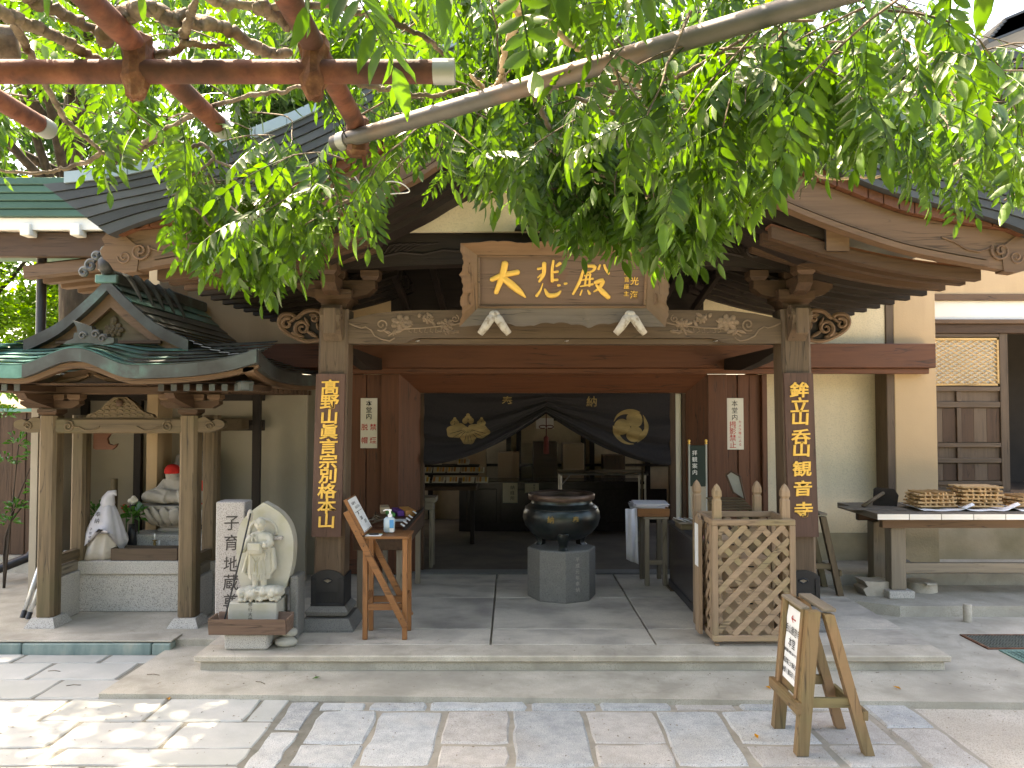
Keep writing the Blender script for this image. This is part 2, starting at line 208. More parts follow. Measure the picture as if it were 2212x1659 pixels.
# ------------------------------------------------------------------ mesh building
class MB:
    def __init__(s): s.v = []; s.f = []
    def add(s, vs, fs):
        n = len(s.v); s.v += [tuple(p) for p in vs]; s.f += [tuple(i + n for i in f) for f in fs]; return s
    def box(s, x0, x1, y0, y1, z0, z1, ch=0., m=None):
        if ch <= 0:
            vs = [Vector((x, y, z)) for z in (z0, z1) for y in (y0, y1) for x in (x0, x1)]
            fs = [(0, 2, 3, 1), (4, 5, 7, 6), (0, 1, 5, 4), (2, 6, 7, 3), (0, 4, 6, 2), (1, 3, 7, 5)]
        else:
            ch = min(ch, .45 * min(x1 - x0, y1 - y0, z1 - z0))
            X, Y, Z = (x0, x1), (y0, y1), (z0, z1); vs = []; ix = {}
            for i in (0, 1):
                for j in (0, 1):
                    for k in (0, 1):
                        sx, sy, sz = (1 - 2 * i), (1 - 2 * j), (1 - 2 * k)
                        for a, p in enumerate(((X[i], Y[j] + sy * ch, Z[k] + sz * ch), (X[i] + sx * ch, Y[j], Z[k] + sz * ch), (X[i] + sx * ch, Y[j] + sy * ch, Z[k]))):
                            ix[i, j, k, a] = len(vs); vs.append(Vector(p))
            fs = []
            for i in (0, 1):
                q = [ix[i, j, k, 0] for j, k in ((0, 0), (1, 0), (1, 1), (0, 1))]; fs.append(q if i else q[::-1])
                q = [ix[j, i, k, 1] for j, k in ((0, 0), (1, 0), (1, 1), (0, 1))]; fs.append(q[::-1] if i else q)
                q = [ix[j, k, i, 2] for j, k in ((0, 0), (1, 0), (1, 1), (0, 1))]; fs.append(q if i else q[::-1])
            for i in (0, 1):
                for j in (0, 1):
                    fs.append((ix[i, j, 0, 0], ix[i, j, 1, 0], ix[i, j, 1, 1], ix[i, j, 0, 1]))
                    fs.append((ix[i, 0, j, 0], ix[i, 1, j, 0], ix[i, 1, j, 2], ix[i, 0, j, 2]))
                    fs.append((ix[0, i, j, 1], ix[1, i, j, 1], ix[1, i, j, 2], ix[0, i, j, 2]))
                    for k in (0, 1): fs.append((ix[i, j, k, 0], ix[i, j, k, 1], ix[i, j, k, 2]))
        if m is not None: vs = [m @ p for p in vs]
        return s.add(vs, fs)
    def bar(s, a, b, w, h, ch=.004, up=(0, 0, 1)):
        """a straight timber from a to b, w wide, h deep (h along 'up')"""
        a, b = Vector(a), Vector(b); d = b - a; L = d.length; d.normalize(); up = Vector(up)
        sd_ = d.cross(up)
        if sd_.length < 1e-4: sd_ = d.cross(Vector((0, 1, 0)))
        sd_.normalize(); up = sd_.cross(d)
        m = Matrix(((d.x, sd_.x, up.x, a.x), (d.y, sd_.y, up.y, a.y), (d.z, sd_.z, up.z, a.z), (0, 0, 0, 1)))
        return s.box(0, L, -w / 2, w / 2, -h / 2, h / 2, ch, m)
    def tube(s, pts, rad, n=8, caps=True, squash=None):
        pts = [Vector(p) for p in pts]; k = len(pts); rad = [rad] * k if isinstance(rad, (int, float)) else rad
        rings = []; prev = None
        for i, p in enumerate(pts):
            t = (pts[min(i + 1, k - 1)] - pts[max(i - 1, 0)])
            t = t.normalized() if t.length > 1e-9 else Vector((0, 0, 1))
            if prev is None:
                a = Vector((0, 0, 1)) if abs(t.z) < .9 else Vector((1, 0, 0)); x = t.cross(a).normalized()
            else: x = (prev - t * prev.dot(t)).normalized()
            prev = x; y = t.cross(x)
            rings.append([p + (x * math.cos(2 * math.pi * j / n) + y * math.sin(2 * math.pi * j / n) * (squash or 1)) * rad[i] for j in range(n)])
        return s.loft(rings, caps)
    def loft(s, rings, caps=True, closed=True):
        n = len(rings[0]); vs = [p for r in rings for p in r]; fs = []
        for i in range(len(rings) - 1):
            for j in range(n if closed else n - 1):
                fs.append((i * n + j, i * n + (j + 1) % n, (i + 1) * n + (j + 1) % n, (i + 1) * n + j))
        if caps and closed: fs += [tuple(range(n - 1, -1, -1)), tuple((len(rings) - 1) * n + j for j in range(n))]
        return s.add(vs, fs)
    def lathe(s, prof, n=32, c=(0, 0, 0), sx=1., sy=1., ph=0.):
        c = Vector(c)
        rings = [[c + Vector((r * math.cos(ph + 2 * math.pi * j / n) * sx, r * math.sin(ph + 2 * math.pi * j / n) * sy, z)) for j in range(n)] for r, z in prof]
        return s.loft(rings)
    def prism(s, poly, y0, y1, f=None):
        """2-D outline in (x, z), thickness y0..y1; f maps a point"""
        f = f or (lambda p: p); n = len(poly)
        vs = [f(Vector((x, y0, z))) for x, z in poly] + [f(Vector((x, y1, z))) for x, z in poly]
        fs = [tuple(range(n)), tuple(range(2 * n - 1, n - 1, -1))] + [(i, i + n, (i + 1) % n + n, (i + 1) % n) for i in range(n)]
        return s.add(vs, fs)
    def strip(s, lo, hi, y0, y1):
        """solid between two (x, z) lines of equal length, thickness y0..y1"""
        rings = [[Vector((a[0], y0, a[1])), Vector((a[0], y1, a[1])), Vector((b[0], y1, b[1])), Vector((b[0], y0, b[1]))] for a, b in zip(lo, hi)]
        return s.loft(rings)
    def ball(s, c, r, nu=12, nv=8, m=None):
        c = Vector(c); r = (r, r, r) if isinstance(r, (int, float)) else r; vs = []; fs = []
        for i in range(nv + 1):
            th = math.pi * i / nv
            for j in range(nu):
                ph = 2 * math.pi * j / nu; p = Vector((r[0] * math.sin(th) * math.cos(ph), r[1] * math.sin(th) * math.sin(ph), r[2] * math.cos(th)))
                vs.append(c + (m @ p if m is not None else p))
        for i in range(nv):
            for j in range(nu): fs.append((i * nu + j, (i + 1) * nu + j, (i + 1) * nu + (j + 1) % nu, i * nu + (j + 1) % nu))
        return s.add(vs, fs)
    def grid(s, fn, nu, nv, thick=None):
        vs = [fn(i / nu, j / nv) for j in range(nv + 1) for i in range(nu + 1)]
        fs = [(j * (nu + 1) + i, j * (nu + 1) + i + 1, (j + 1) * (nu + 1) + i + 1, (j + 1) * (nu + 1) + i) for j in range(nv) for i in range(nu)]
        return s.add(vs, fs)
    def xf(s, m): s.v = [tuple(m @ Vector(p)) for p in s.v]; return s
    def build(s, name, mt, parent=None, smooth=False, label=None, kind=None, weld=False, autosm=None):
        me = bpy.data.meshes.new(name); me.from_pydata(s.v, [], s.f)
        bm = bmesh.new(); bm.from_mesh(me)
        if weld: bmesh.ops.remove_doubles(bm, verts=bm.verts, dist=1e-5)
        bmesh.ops.recalc_face_normals(bm, faces=bm.faces); bm.to_mesh(me); bm.free()
        if smooth: me.shade_smooth()
        if autosm is not None:
            me.shade_smooth(); me.set_sharp_from_angle(angle=R(autosm))
        if mt is not None: me.materials.append(mt)
        return link(name, me, parent, label, kind)
def link(name, me, parent=None, label=None, kind=None, loc=None):
    o = bpy.data.objects.new(name, me); C.objects.link(o)
    if parent is not None:
        o.parent = parent
        if parent.get('w'):                                   # the parent's mesh is written in world places
            off = Vector((0, 0, 0)); p = parent
            while p is not None: off += p.location; p = p.parent
            o.location = -off; o['w'] = 1
    if loc is not None: o.location = loc
    if label: o['label'] = label
    if kind: o['kind'] = kind
    return o
def thing(name, label, cat, loc=(0, 0, 0), rotz=0., group=None, w=True):
    o = bpy.data.objects.new(name, None); C.objects.link(o); o.location = loc; o.rotation_euler = (0, 0, rotz); o.empty_display_size = .1
    o['label'] = label; o['category'] = cat
    if group: o['group'] = group
    if w and not rotz: o['w'] = 1
    return o
def tag(o, label, cat, group=None):
    o['label'] = label; o['category'] = cat
    if group: o['group'] = group
    return o
def base_origin(o):
    """move a one-mesh thing's origin to its base"""
    n = len(o.data.vertices); co = np.empty(n * 3); o.data.vertices.foreach_get('co', co); co = co.reshape(-1, 3)
    c = np.array([(co[:, 0].min() + co[:, 0].max()) / 2, (co[:, 1].min() + co[:, 1].max()) / 2, co[:, 2].min()])
    o.data.vertices.foreach_set('co', (co - c).ravel()); o.location = Vector(o.location) + Vector(c); return o
def struct(name, mb, mt, **k):
    return mb.build(name, mt, None, kind='structure', **k)
def dup(o, parent=None):
    c = o.copy(); C.objects.link(c); c.parent = parent
    for ch in o.children: dup(ch, c)
    return c

# lettering: glyph outlines as thin solids
_G = {}
def glyph(ch, bold=0., depth=.02, bev=0.):
    key = (ch, bold, depth, bev)
    if key not in _G:
        cu = bpy.data.curves.new('glyph', 'FONT'); cu.body = ch; cu.extrude = depth / 2; cu.offset = bold; cu.resolution_u = 2
        cu.bevel_depth = bev; cu.bevel_resolution = 1
        o = bpy.data.objects.new('glyph', cu); C.objects.link(o); bpy.context.view_layer.update()
        me = bpy.data.meshes.new_from_object(o.evaluated_get(bpy.context.evaluated_depsgraph_get()))
        vs = [tuple(v.co) for v in me.vertices]; fs = [tuple(p.vertices) for p in me.polygons]
        bpy.data.objects.remove(o); bpy.data.curves.remove(cu); bpy.data.meshes.remove(me)
        if vs:
            a = np.array(vs); cx = (a[:, 0].min() + a[:, 0].max()) / 2; cy = (a[:, 1].min() + a[:, 1].max()) / 2
            vs = [(x - cx, y - cy, z) for x, y, z in vs]
        _G[key] = (vs, fs)
    return _G[key]
def letters(mb, text, m, size, pitch=None, vertical=True, bold=0., depth=.02, wx=1., wz=1., bev=0., slant=0.):
    """text laid in the local x-z plane of m, facing local -y, centred on its origin"""
    pitch = pitch or size; n = len(text)
    for i, ch in enumerate(text):
        if ch == ' ': continue
        vs, fs = glyph(ch, bold, depth / size, bev)
        o = (n - 1) / 2 - i; cx, cz = (0, o * pitch) if vertical else (-o * pitch, 0)
        mb.add([m @ Vector((cx + (x * wx + slant * y) * size, -z * size, cz + (y * wz + slant * .6 * x) * size)) for x, y, z in vs], fs)
    return mb
def lerp(pts, x):
    for (a, b), (c, d) in zip(pts, pts[1:]):
        if x <= c: return b + (d - b) * (x - a) / (c - a) if x > a else b
    return pts[-1][1]
def smoothline(pts, n):
    """Catmull-Rom through points"""
    P = [Vector(p) for p in pts]; out = []
    P = [2 * P[0] - P[1]] + P + [2 * P[-1] - P[-2]]
    seg = len(P) - 3
    for i in range(n + 1):
        t = i / n * seg; k = min(int(t), seg - 1); t -= k; a, b, c, d = P[k:k + 4]
        out.append(.5 * ((2 * b) + (c - a) * t + (2 * a - 5 * b + 4 * c - d) * t * t + (3 * b - a - 3 * c + d) * t ** 3))
    return out
def spiral(cx, cz, r0, r1, a0, turns, y, n=22):
    return [Vector((cx + (r0 + (r1 - r0) * i / n) * math.cos(a0 + turns * 2 * math.pi * i / n), y, cz + (r0 + (r1 - r0) * i / n) * math.sin(a0 + turns * 2 * math.pi * i / n))) for i in range(n + 1)]
def T(x, y, z): return Matrix.Translation((x, y, z))
def RX(a): return Matrix.Rotation(R(a), 4, 'X')
def RY(a): return Matrix.Rotation(R(a), 4, 'Y')
def RZ(a): return Matrix.Rotation(R(a), 4, 'Z')
# ================================================================== GROUND
def stone(poly, z0, z1, ch=.006, jit=.004, r=rng, n=None):
    """a flat stone with a slightly wavy outline and a worn arris"""
    pts = []
    k = len(poly); c = sum((Vector(p) for p in poly), Vector((0, 0))) / k
    for i in range(k):
        a, b = Vector(poly[i]), Vector(poly[(i + 1) % k]); L = (b - a).length; m = max(2, int(L / .09))
        for j in range(m):
            t = j / m; p = a.lerp(b, t)
            if j == 0: p = p.lerp(c, .03 * min(1, .3 / max(L, .1)))
            pts.append(p + Vector((r.uniform(-jit, jit), r.uniform(-jit, jit))))
    mb = MB(); n = len(pts)
    low = [Vector((p.x, p.y, z0)) for p in pts]; mid = [Vector((p.x, p.y, z1 - ch)) for p in pts]
    top = []
    for p in pts:
        d = (c - p); d = d.normalized() * ch * 1.3; top.append(Vector((p.x + d.x, p.y + d.y, z1 + r.uniform(-.0012, .0012))))
    return mb.loft([low, mid, top])

g = MB(); g.grid(lambda s, t: Vector((-70 + 140 * s, -60 + 160 * t, -.014)), 4, 4); struct('ground', g, M_SAND)

g = MB(); g.grid(lambda u_, v_: Vector((-45 + 90 * u_, -45 + 46 * v_, -.009)), 4, 4); struct('added_dark_court', g, M_ADDED_GROUND)  # unseen dark ground added behind the viewer to cut bounced light
# ---- flagstones on the left, running back to the shrine
ZF = 0.0
bed = MB(); bed.box(-7.2, -1.0, 1.6, 5.57, -.2, -.006); flag = struct('flagstone_paving', bed, M_JOINT)
def u6(x): return x / 2.5
def v6(y): return 1282.9 + y / 2.5
rows = [(325, 373, [(120, 340), (565, 350)]), (373, 463, [(298, 375), (750, 380)]), (463, 566, [(345, 463)]), (566, 688, [(385, 570), (905, 575), (1415, 575)]),
        (688, 832, [(440, 690), (1005, 690)]), (832, 925, [(330, 840)])]
ri = random.Random(3)
def row_stones(y0, y1, xs, x_l, x_r, gap=.012):
    xs = [x_l] + sorted(xs) + [x_r]
    for a, b in zip(xs, xs[1:]):
        if b - a < .08: continue
        stone([(a + gap / 2, y0 + gap / 2), (b - gap / 2, y0 + gap / 2), (b - gap / 2, y1 - gap / 2), (a + gap / 2, y1 - gap / 2)], -.05, ZF + ri.uniform(-.003, .003), ch=.007, jit=.003, r=ri).build('paving_slab', M_FLAG, flag)
for k, (ya, yb, js) in enumerate(rows):
    Y0, Y1 = onz(1106, v6(yb)).y, onz(1106, v6(ya)).y
    xs = [onz(u6(x), v6(y)).x for x, y in js]
    x = min(xs)
    while x > -6.2: x -= ri.uniform(.75, 1.05); xs.append(x)
    row_stones(Y0, min(Y1, 5.55), xs, -7.0, -1.335 if k > 2 else -2.49)
Y0 = onz(1106, v6(925)).y
while Y0 > 1.9:
    Y1 = Y0 - .42; row_stones(Y1, Y0, [-5.8 + ri.uniform(-.2, .2), -4.9, -4.0 + ri.uniform(-.2, .2), -3.1, -2.2 + ri.uniform(-.2, .2)], -7, -1.335); Y0 = Y1

# ---- granite path up to the porch
bed = MB(); bed.box(-1.335, 2.36, 1.6, 4.9, -.2, -.008); path = struct('granite_path', bed, M_MORTAR)
def X7(x, y=425): return onz(884.8 + x / 1.6667, 1282.9 + y / 1.6667).x
def blk(a, b, y0, y1, m, sk=0., g=.021):
    stone([(a + g / 2 + sk, y0 + g / 2), (b - g / 2 + sk, y0 + g / 2), (b - g / 2, y1 - g / 2), (a + g / 2, y1 - g / 2)], -.06, ZF + ri.uniform(-.004, .005), ch=.011, jit=.008, r=ri).build('granite_block', m, path)
Ya, Yb, Yc, Yd = 4.665, onz(1106, 1534).y, onz(1106, 1607).y, onz(1106, 1656).y
th = [X7(-325, 400), X7(-150, 400), X7(68, 400), X7(426, 400), X7(678, 400), X7(942, 400), X7(1178, 400), X7(1420, 400), X7(1640, 400)]
for a, b in zip(th, th[1:]): blk(a, b, Yb, Ya, ri.choice([M_GRAN_BLUE, M_GRAN_PINK, M_GRAN_BLUE]))
cols = [X7(x) for x in (-325, -108, 127, 367, 626, 884, 1117, 1390, 1640)]
kinds = ['B2', 'B', 'P2', 'B', 'P2', 'B', 'M2', 'P2']
for i, (a, b) in enumerate(zip(cols, cols[1:])):
    k = kinds[i]; m1, m2 = {'B': (M_GRAN_BLUE,) * 2, 'P': (M_GRAN_PINK,) * 2, 'M': (M_GRAN_BLUE, M_GRAN_PINK)}[k[0]]
    if len(k) == 2: blk(a, b, Yc, Yb, m1); blk(a, b, Yd, Yc, m2)
    else: blk(a, b, Yd, Yb, m1, sk=ri.uniform(-.02, .02))
Y1 = Yd
while Y1 > 1.9:
    h = ri.uniform(.55, .68)
    for a, b in zip(cols, cols[1:]): blk(a, b, Y1 - h, Y1, ri.choice([M_GRAN_BLUE, M_GRAN_PINK]))
    Y1 -= h
for s, (xa, xb) in enumerate(((-1.325, cols[0] - .03), (cols[-1] + .01, cols[-1] + .30))):
    y = 4.68
    while y > 1.9:
        L = ri.uniform(.38, .5); blk(xa, xb, y - L, y, M_GRAN_BLUE if s == 0 else ri.choice([M_GRAN_BLUE, M_GRAN_PINK])); y -= L

# ---- concrete apron, porch platform, side floor
a = MB(); a.prism([(-2.505, 4.72), (13.0, 4.32), (13.0, 7.6), (-2.1, 7.6), (-2.48, 5.6)], -.2, .028, f=lambda p: Vector((p.x, p.z, p.y)))
struct('concrete_apron', a, M_CONC2)
PZ = .13
pl = MB(); pl.box(-2.06, 2.86, 5.14, 7.72, -.1, .085, .004); plat = struct('porch_platform', pl, M_CONC2)
no = MB(); no.box(-2.094, 2.89, 5.11, 5.36, .087, PZ, .008); no.build('nosing', M_CONC, plat)
xs = [-2.094, ax(1066, 1330, 6.2), ax(1375, 1330, 6.2), 2.89]
ys = [5.362, onz(1106, 1358, PZ).y, onz(1106, 1291, PZ).y, 7.62]
for i in range(3):
    for j in range(3):
        b = MB(); b.box(xs[i] + (.007 if i else 0), xs[i + 1] - (.007 if i < 2 else 0), ys[j] + .006, ys[j + 1] - .006, .088, PZ - .002 + (i + j) % 2 * .001, .003); b.build('floor_panel', M_PORCHFLOOR, plat)
b = MB(); b.box(-1.6, 2.6, 7.625, 7.80, .05, PZ + .012, .006); b.build('threshold', M_GRANITE_D, plat, label='dark stone threshold strip')
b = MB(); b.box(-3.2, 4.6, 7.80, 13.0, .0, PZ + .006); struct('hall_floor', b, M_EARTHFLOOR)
st = MB(); st.prism([(2.90, 6.62), (3.22, 6.44), (13, 6.44), (13, 7.8), (2.90, 7.8)], .02, .118, f=lambda p: Vector((p.x, p.z, p.y)))
struct('side_step', st, M_CONC2)
st = MB(); st.box(2.52, 13, 7.2, 7.9, .05, .222, .008); struct('side_upper_step', st, M_CONC2)
# shrine platform with blue-green kerb
sp = MB(); sp.box(-6.4, -2.1, 5.66, 9.0, -.1, .08, .004); shp = struct('shrine_platform', sp, M_CONC2)
x = -6.4; i = 0
while x < -2.45:
    L = min((.93, 1.12, .84)[i % 3], -2.44 - x); b = MB(); b.box(x + .003, x + L - .003, 5.56, 5.655, -.1, .074, .008); b.build('kerb_stone', M_BLUESTONE, shp); x += L; i += 1
b = MB(); b.box(-6.4, -2.44, 5.57, 5.75, .081, .092, .003); b.build('platform_lip', M_CONC2, shp)

# drain gratings in the side floor
def grating(x0, x1, y0, y1, z, m, label, nx, ny):
    t = thing('drain_grating', label, 'drain cover', ((x0 + x1) / 2, (y0 + y1) / 2, z), group='drain gratings')
    b = MB(); w = .022
    b.box(x0, x1, y0, y0 + w, z, z + .01, .002); b.box(x0, x1, y1 - w, y1, z, z + .01, .002); b.box(x0, x0 + w, y0 + w, y1 - w, z, z + .01); b.box(x1 - w, x1, y0 + w, y1 - w, z, z + .01)
    b.build('frame', M_RUSTCLAMP if m is M_GRATE else m, t)
    b = MB(); b.box(x0 + w, x1 - w, y0 + w, y1 - w, z, z + .0015); b.build('pit_shade', M_BLACKP, t)  # flat black sheet paints the shaded hollow under the bars
    for i in range(nx):
        xx = x0 + w + (i + .5) * (x1 - x0 - 2 * w) / nx; b = MB(); b.box(xx - .004, xx + .004, y0 + w, y1 - w, z + .002, z + .008); b.build('bar', m, t)
    for i in range(ny):
        yy = y0 + w + (i + .5) * (y1 - y0 - 2 * w) / ny; b = MB(); b.box(x0 + w, x1 - w, yy - .003, yy + .003, z + .002, z + .0075); b.build('cross_bar', m, t)
ga = onz(2046, 1372, .03); gb = onz(2140, 1403, .03)
grating(gb.x - .02, gb.x + .58, gb.y, ga.y, .0285, M_GRATE, 'square rust-edged drain grating set in the side floor', 24, 9)
grating(gb.x + .62, gb.x + 1.1, gb.y + .06, ga.y - .08, .0285, M_GRATE, 'small dark drain grating at the right picture edge', 18, 6)
grating(gb.x - .02 + .06, gb.x + .9, gb.y - .36, gb.y - .025, .0285, M_GRATE_G, 'greenish drain grating in front of the rust-edged one', 20, 8)
b = MB(); p = onz(1990, 1333, .03)
tb = ax(2090, 1333, 6.3)
b.lathe([(.0, .028), (.033, .028), (.033, .165), (.029, .17), (.0, .17)], 16, (tb + .0, 6.30, 0)); o = base_origin(b.build('pipe_stub', M_CONC, None, autosm=40)); tag(o, 'short grey pipe stub standing before the side step', 'pipe')

# grit and bark crumbs scattered over the stone
gr_ = np.random.default_rng(5); gv, gf = [], []
for k in range(1500):
    x = gr_.uniform(-4.5, 4.5); y = gr_.uniform(3.2, 5.5)
    z = .131 if (-2.05 < x < 2.85 and y > 5.14) else (.029 if (x > -2.45 and y > 4.78) else .004)
    if y > 5.1 and -2.2 < x < 2.95 and y < 5.2: continue
    if x < -2.3 and y > 4.6: continue
    a = gr_.uniform(0, 6.28); L = gr_.uniform(.003, .011); w = L * gr_.uniform(.15, .6); c, s_ = math.cos(a), math.sin(a); n = len(gv)
    gv += [(x + c * L, y + s_ * L, z), (x - s_ * w, y + c * w, z + .002), (x - c * L, y - s_ * L, z), (x + s_ * w, y - c * w, z + .002), (x, y, z + .003)]; gf += [(n, n + 1, n + 4), (n + 1, n + 2, n + 4), (n + 2, n + 3, n + 4), (n + 3, n, n + 4)]
me = bpy.data.meshes.new('grit'); me.from_pydata(gv, [], gf); me.materials.append(mat('grit_crumbs', [(.3, (.10, .075, .05)), (.7, (.24, .19, .13))], rough=.9, scale=30, bump=0, vary=.5, island=True)); o = link('grit', me, kind='stuff'); o['label'] = 'scattered grit and bark crumbs on the paving'; o['category'] = 'grit'
# ================================================================== TEMPLE HALL WITH CURVED-GABLE PORCH
XC = .38
hall = thing('temple_hall', 'timber temple hall with a wide curved-gable porch and cream walls', 'temple', (XC, 7.6, .13))
def part(mb, name, m, parent=hall, **k): return mb.build(name, m, parent, **k)

# ---- porch pillars
def ring8(cx, cy, z, h, c):
    return [Vector((cx + x, cy + y, z)) for x, y in ((-h + c, -h), (h - c, -h), (h, -h + c), (h, h - c), (h - c, h), (-h + c, h), (-h, h - c), (-h, -h + c))]
PY = 5.85
PILL = [(-1.362, -1.336), (2.152, 2.128)]
def heart(s=1.): return [(s * .5 * math.sin(t) ** 3 * 1.1, -s * .06 + s * .42 * (math.cos(t) * .8 + .05 * math.cos(2 * t)) * (-1)) for t in [2 * math.pi * i / 20 for i in range(20)]]
for side, (xb, xt) in zip((-1, 1), PILL):
    b = MB(); b.loft([ring8(xb, PY, .30, .112, .022), ring8(xt, PY, 2.50, .110, .022)]); pil = part(b, 'pillar', w_old('z'))
    b = MB()
    b.loft([[Vector((xb + sx * h, PY + sy * h, z)) for sx, sy in ((-1, -1), (1, -1), (1, 1), (-1, 1))] for h, z in ((.205, .128), (.205, .145), (.165, .215))]); b.build('plinth_block', M_GRANITE_D, pil)
    b = MB()
    b.loft([[Vector((xb + sx * h, PY + sy * h, z)) for sx, sy in ((-1, -1), (1, -1), (1, 1), (-1, 1))] for h, z in ((.118, .217), (.15, .235), (.158, .262), (.15, .275), (.128, .298))]); b.build('plinth_cap', M_GRANITE_D, pil)
    # iron shoe: arched front plate, side plates, ribs, pale heart
    b = MB(); arch = [(-.118, .302), (.118, .302), (.118, .512)] + [(.118 - .236 * t, .512 + .05 * math.sin(math.pi * t) ** .6) for t in [i / 12 for i in range(1, 12)]] + [(-.118, .512)]
    b.prism([(xb + x, z) for x, z in arch], PY - .124, PY - .1125)
    for s in (-1, 1): b.box(xb + s * .1185 - .006, xb + s * .1185 + .006, PY - .118, PY + .118, .302, .515, .003)
    b.box(xb - .126, xb + .126, PY - .13, PY + .126, .296, .318, .006)
    b.box(xb - .122, xb - .085, PY - .131, PY - .124, .318, .50, .004); b.box(xb + .085, xb + .122, PY - .131, PY - .124, .318, .50, .004)
    shoe = b.build('iron_shoe', M_BLACKMETAL, pil)
    b = MB(); b.tube([Vector((xb + x * .06, PY - .126, .487 + z * .06)) for x, z in heart()] + [Vector((xb + heart()[0][0] * .06, PY - .126, .487 + heart()[0][1] * .06))], .006, 6); b.build('heart_rim', M_BLACKMETAL, shoe)
    b = MB(); b.prism([(xb + x * .052, .487 + z * .052) for x, z in heart()], PY - .1265, PY - .122); b.build('heart_opening', w_pale('z'), shoe)
    for k in range(6):
        xx = xb - .06 + k * .024; b = MB(); b.box(xx - .003, xx + .003, PY - .128, PY - .1235, .325, .392, .001); b.build('rib', M_BLACKMETAL, shoe)
    b = MB(); b.box(xb - .075, xb + .075, PY - .128, PY - .1235, .392, .399, .001); b.build('rib', M_BLACKMETAL, shoe)
    # scroll nosing on the front face
    b = MB(); pr = [(5.74, 2.30), (5.735, 2.26), (5.70, 2.30), (5.655, 2.34), (5.625, 2.39), (5.615, 2.44), (5.63, 2.49), (5.67, 2.522), (5.72, 2.525), (5.742, 2.50)]
    b.prism(pr, -.068, .068, f=lambda p: Vector((xt + p.y, p.x, p.z))); nose = b.build('scroll_nosing', w_old('z'), pil)
    for s in (-1, 1):
        b = MB(); b.tube([Vector((xt + s * .07, 5.672 + math.cos(a) * r, 2.445 + math.sin(a) * r)) for a, r in [(1.2 + i * .5, .06 - i * .0036) for i in range(15)]], .008, 6); b.build('spiral', w_old('z'), nose)
    b = MB(); b.box(xt - .045, xt + .045, 5.606, 5.63, 2.30, 2.50, .01); b.build('rib', w_old('z'), nose)
    # side nosing: open scrollwork
    s = side; x0 = xt + s * .10; y = PY - .04
    def sx(u): return x0 + s * u
    b = MB(); out = smoothline([(0, 0, 2.28), (.12, 0, 2.265), (.22, 0, 2.30), (.30, 0, 2.35), (.335, 0, 2.41), (.31, 0, 2.465), (.24, 0, 2.47), (.20, 0, 2.445), (.14, 0, 2.49), (.06, 0, 2.50), (0, 0, 2.47)], 40)
    b.prism([(sx(p.x), p.z) for p in out], y + .03, y + .06); sn = b.build('side_nosing', w_dark('x'), pil)  # dark backing plate stands in for the shade behind the scrolls
    b = MB(); b.tube([Vector((sx(p.x), y + .02, p.z)) for p in out], .017, 6); b.build('rim', w_barge('x'), sn)
    for (cx, cz, r0, r1, a0, tn) in ((.155, 2.365, .062, .008, -1.2, 1.6), (.065, 2.44, .034, .006, .5, 1.3), (.27, 2.40, .045, .01, 2.2, -1.1)):
        b = MB(); b.tube([Vector((sx(p.x), p.y, p.z)) for p in spiral(cx, cz, r0, r1, a0, tn, y + .012)], [.017 - .008 * i / 22 for i in range(23)], 6); b.build('scroll', w_barge('x'), sn)
    b = MB()
    for (cx, cz, rx, rz, an) in ((.08, 2.32, .05, .016, 30), (.19, 2.315, .055, .014, 20), (.225, 2.43, .04, .012, -40), (.12, 2.415, .04, .012, 60), (.04, 2.38, .03, .012, 80)):
        b.ball((sx(cx), y + .012, cz), (rx, .014, rz), 8, 6, RY(-s * an))
    b.build('leaf_carving', w_barge('x'), sn, kind='stuff')
    # bearing block and bracket arms
    b = MB(); b.loft([[Vector((xt + qx * h, PY + qy * h, z)) for qx, qy in ((-1, -1), (1, -1), (1, 1), (-1, 1))] for h, z in ((.085, 2.505), (.10, 2.545), (.135, 2.575), (.135, 2.645))]); cap = part(b, 'bearing_block', w_brown('x'))
    def boat(L, z0, h, w, axis):
        pr = [(-L, z0 + h), (-L, z0 + h * .55), (-L * .8, z0 + h * .16), (-L * .55, z0), (L * .55, z0), (L * .8, z0 + h * .16), (L, z0 + h * .55), (L, z0 + h)]
        b = MB(); b.prism(pr, -w / 2, w / 2, f=(lambda p: Vector((xt + p.x, PY + p.y, p.z))) if axis == 'x' else (lambda p: Vector((xt + p.y, PY + p.x, p.z)))); return b
    boat(.30, 2.60, .125, .11, 'x').build('bracket_arm', w_brown('x'), cap); boat(.30, 2.602, .123, .108, 'y').build('bracket_arm', w_brown('y'), cap)
    for dx, dy in ((-.26, 0), (0, 0), (.26, 0), (0, -.26)):
        b = MB(); b.loft([[Vector((xt + dx + qx * h, PY + dy + qy * h, z)) for qx, qy in ((-1, -1), (1, -1), (1, 1), (-1, 1))] for h, z in ((.05, 2.727), (.07, 2.755), (.07, 2.802))]); b.build('bearing_cup', w_brown('x'), cap)
    # curved arm leaning out to the eave purlin
    b = MB(); b.prism([(.0, 2.81), (.10, 2.82), (.2, 2.88), (.28, 2.95), (.28, 2.99), (.1, 2.96), (0, 2.95)], PY - .36, PY - .27, f=lambda p: Vector((xt + s * p.x, p.y, p.z))); b.build('outrigger', w_brown('x'), cap)

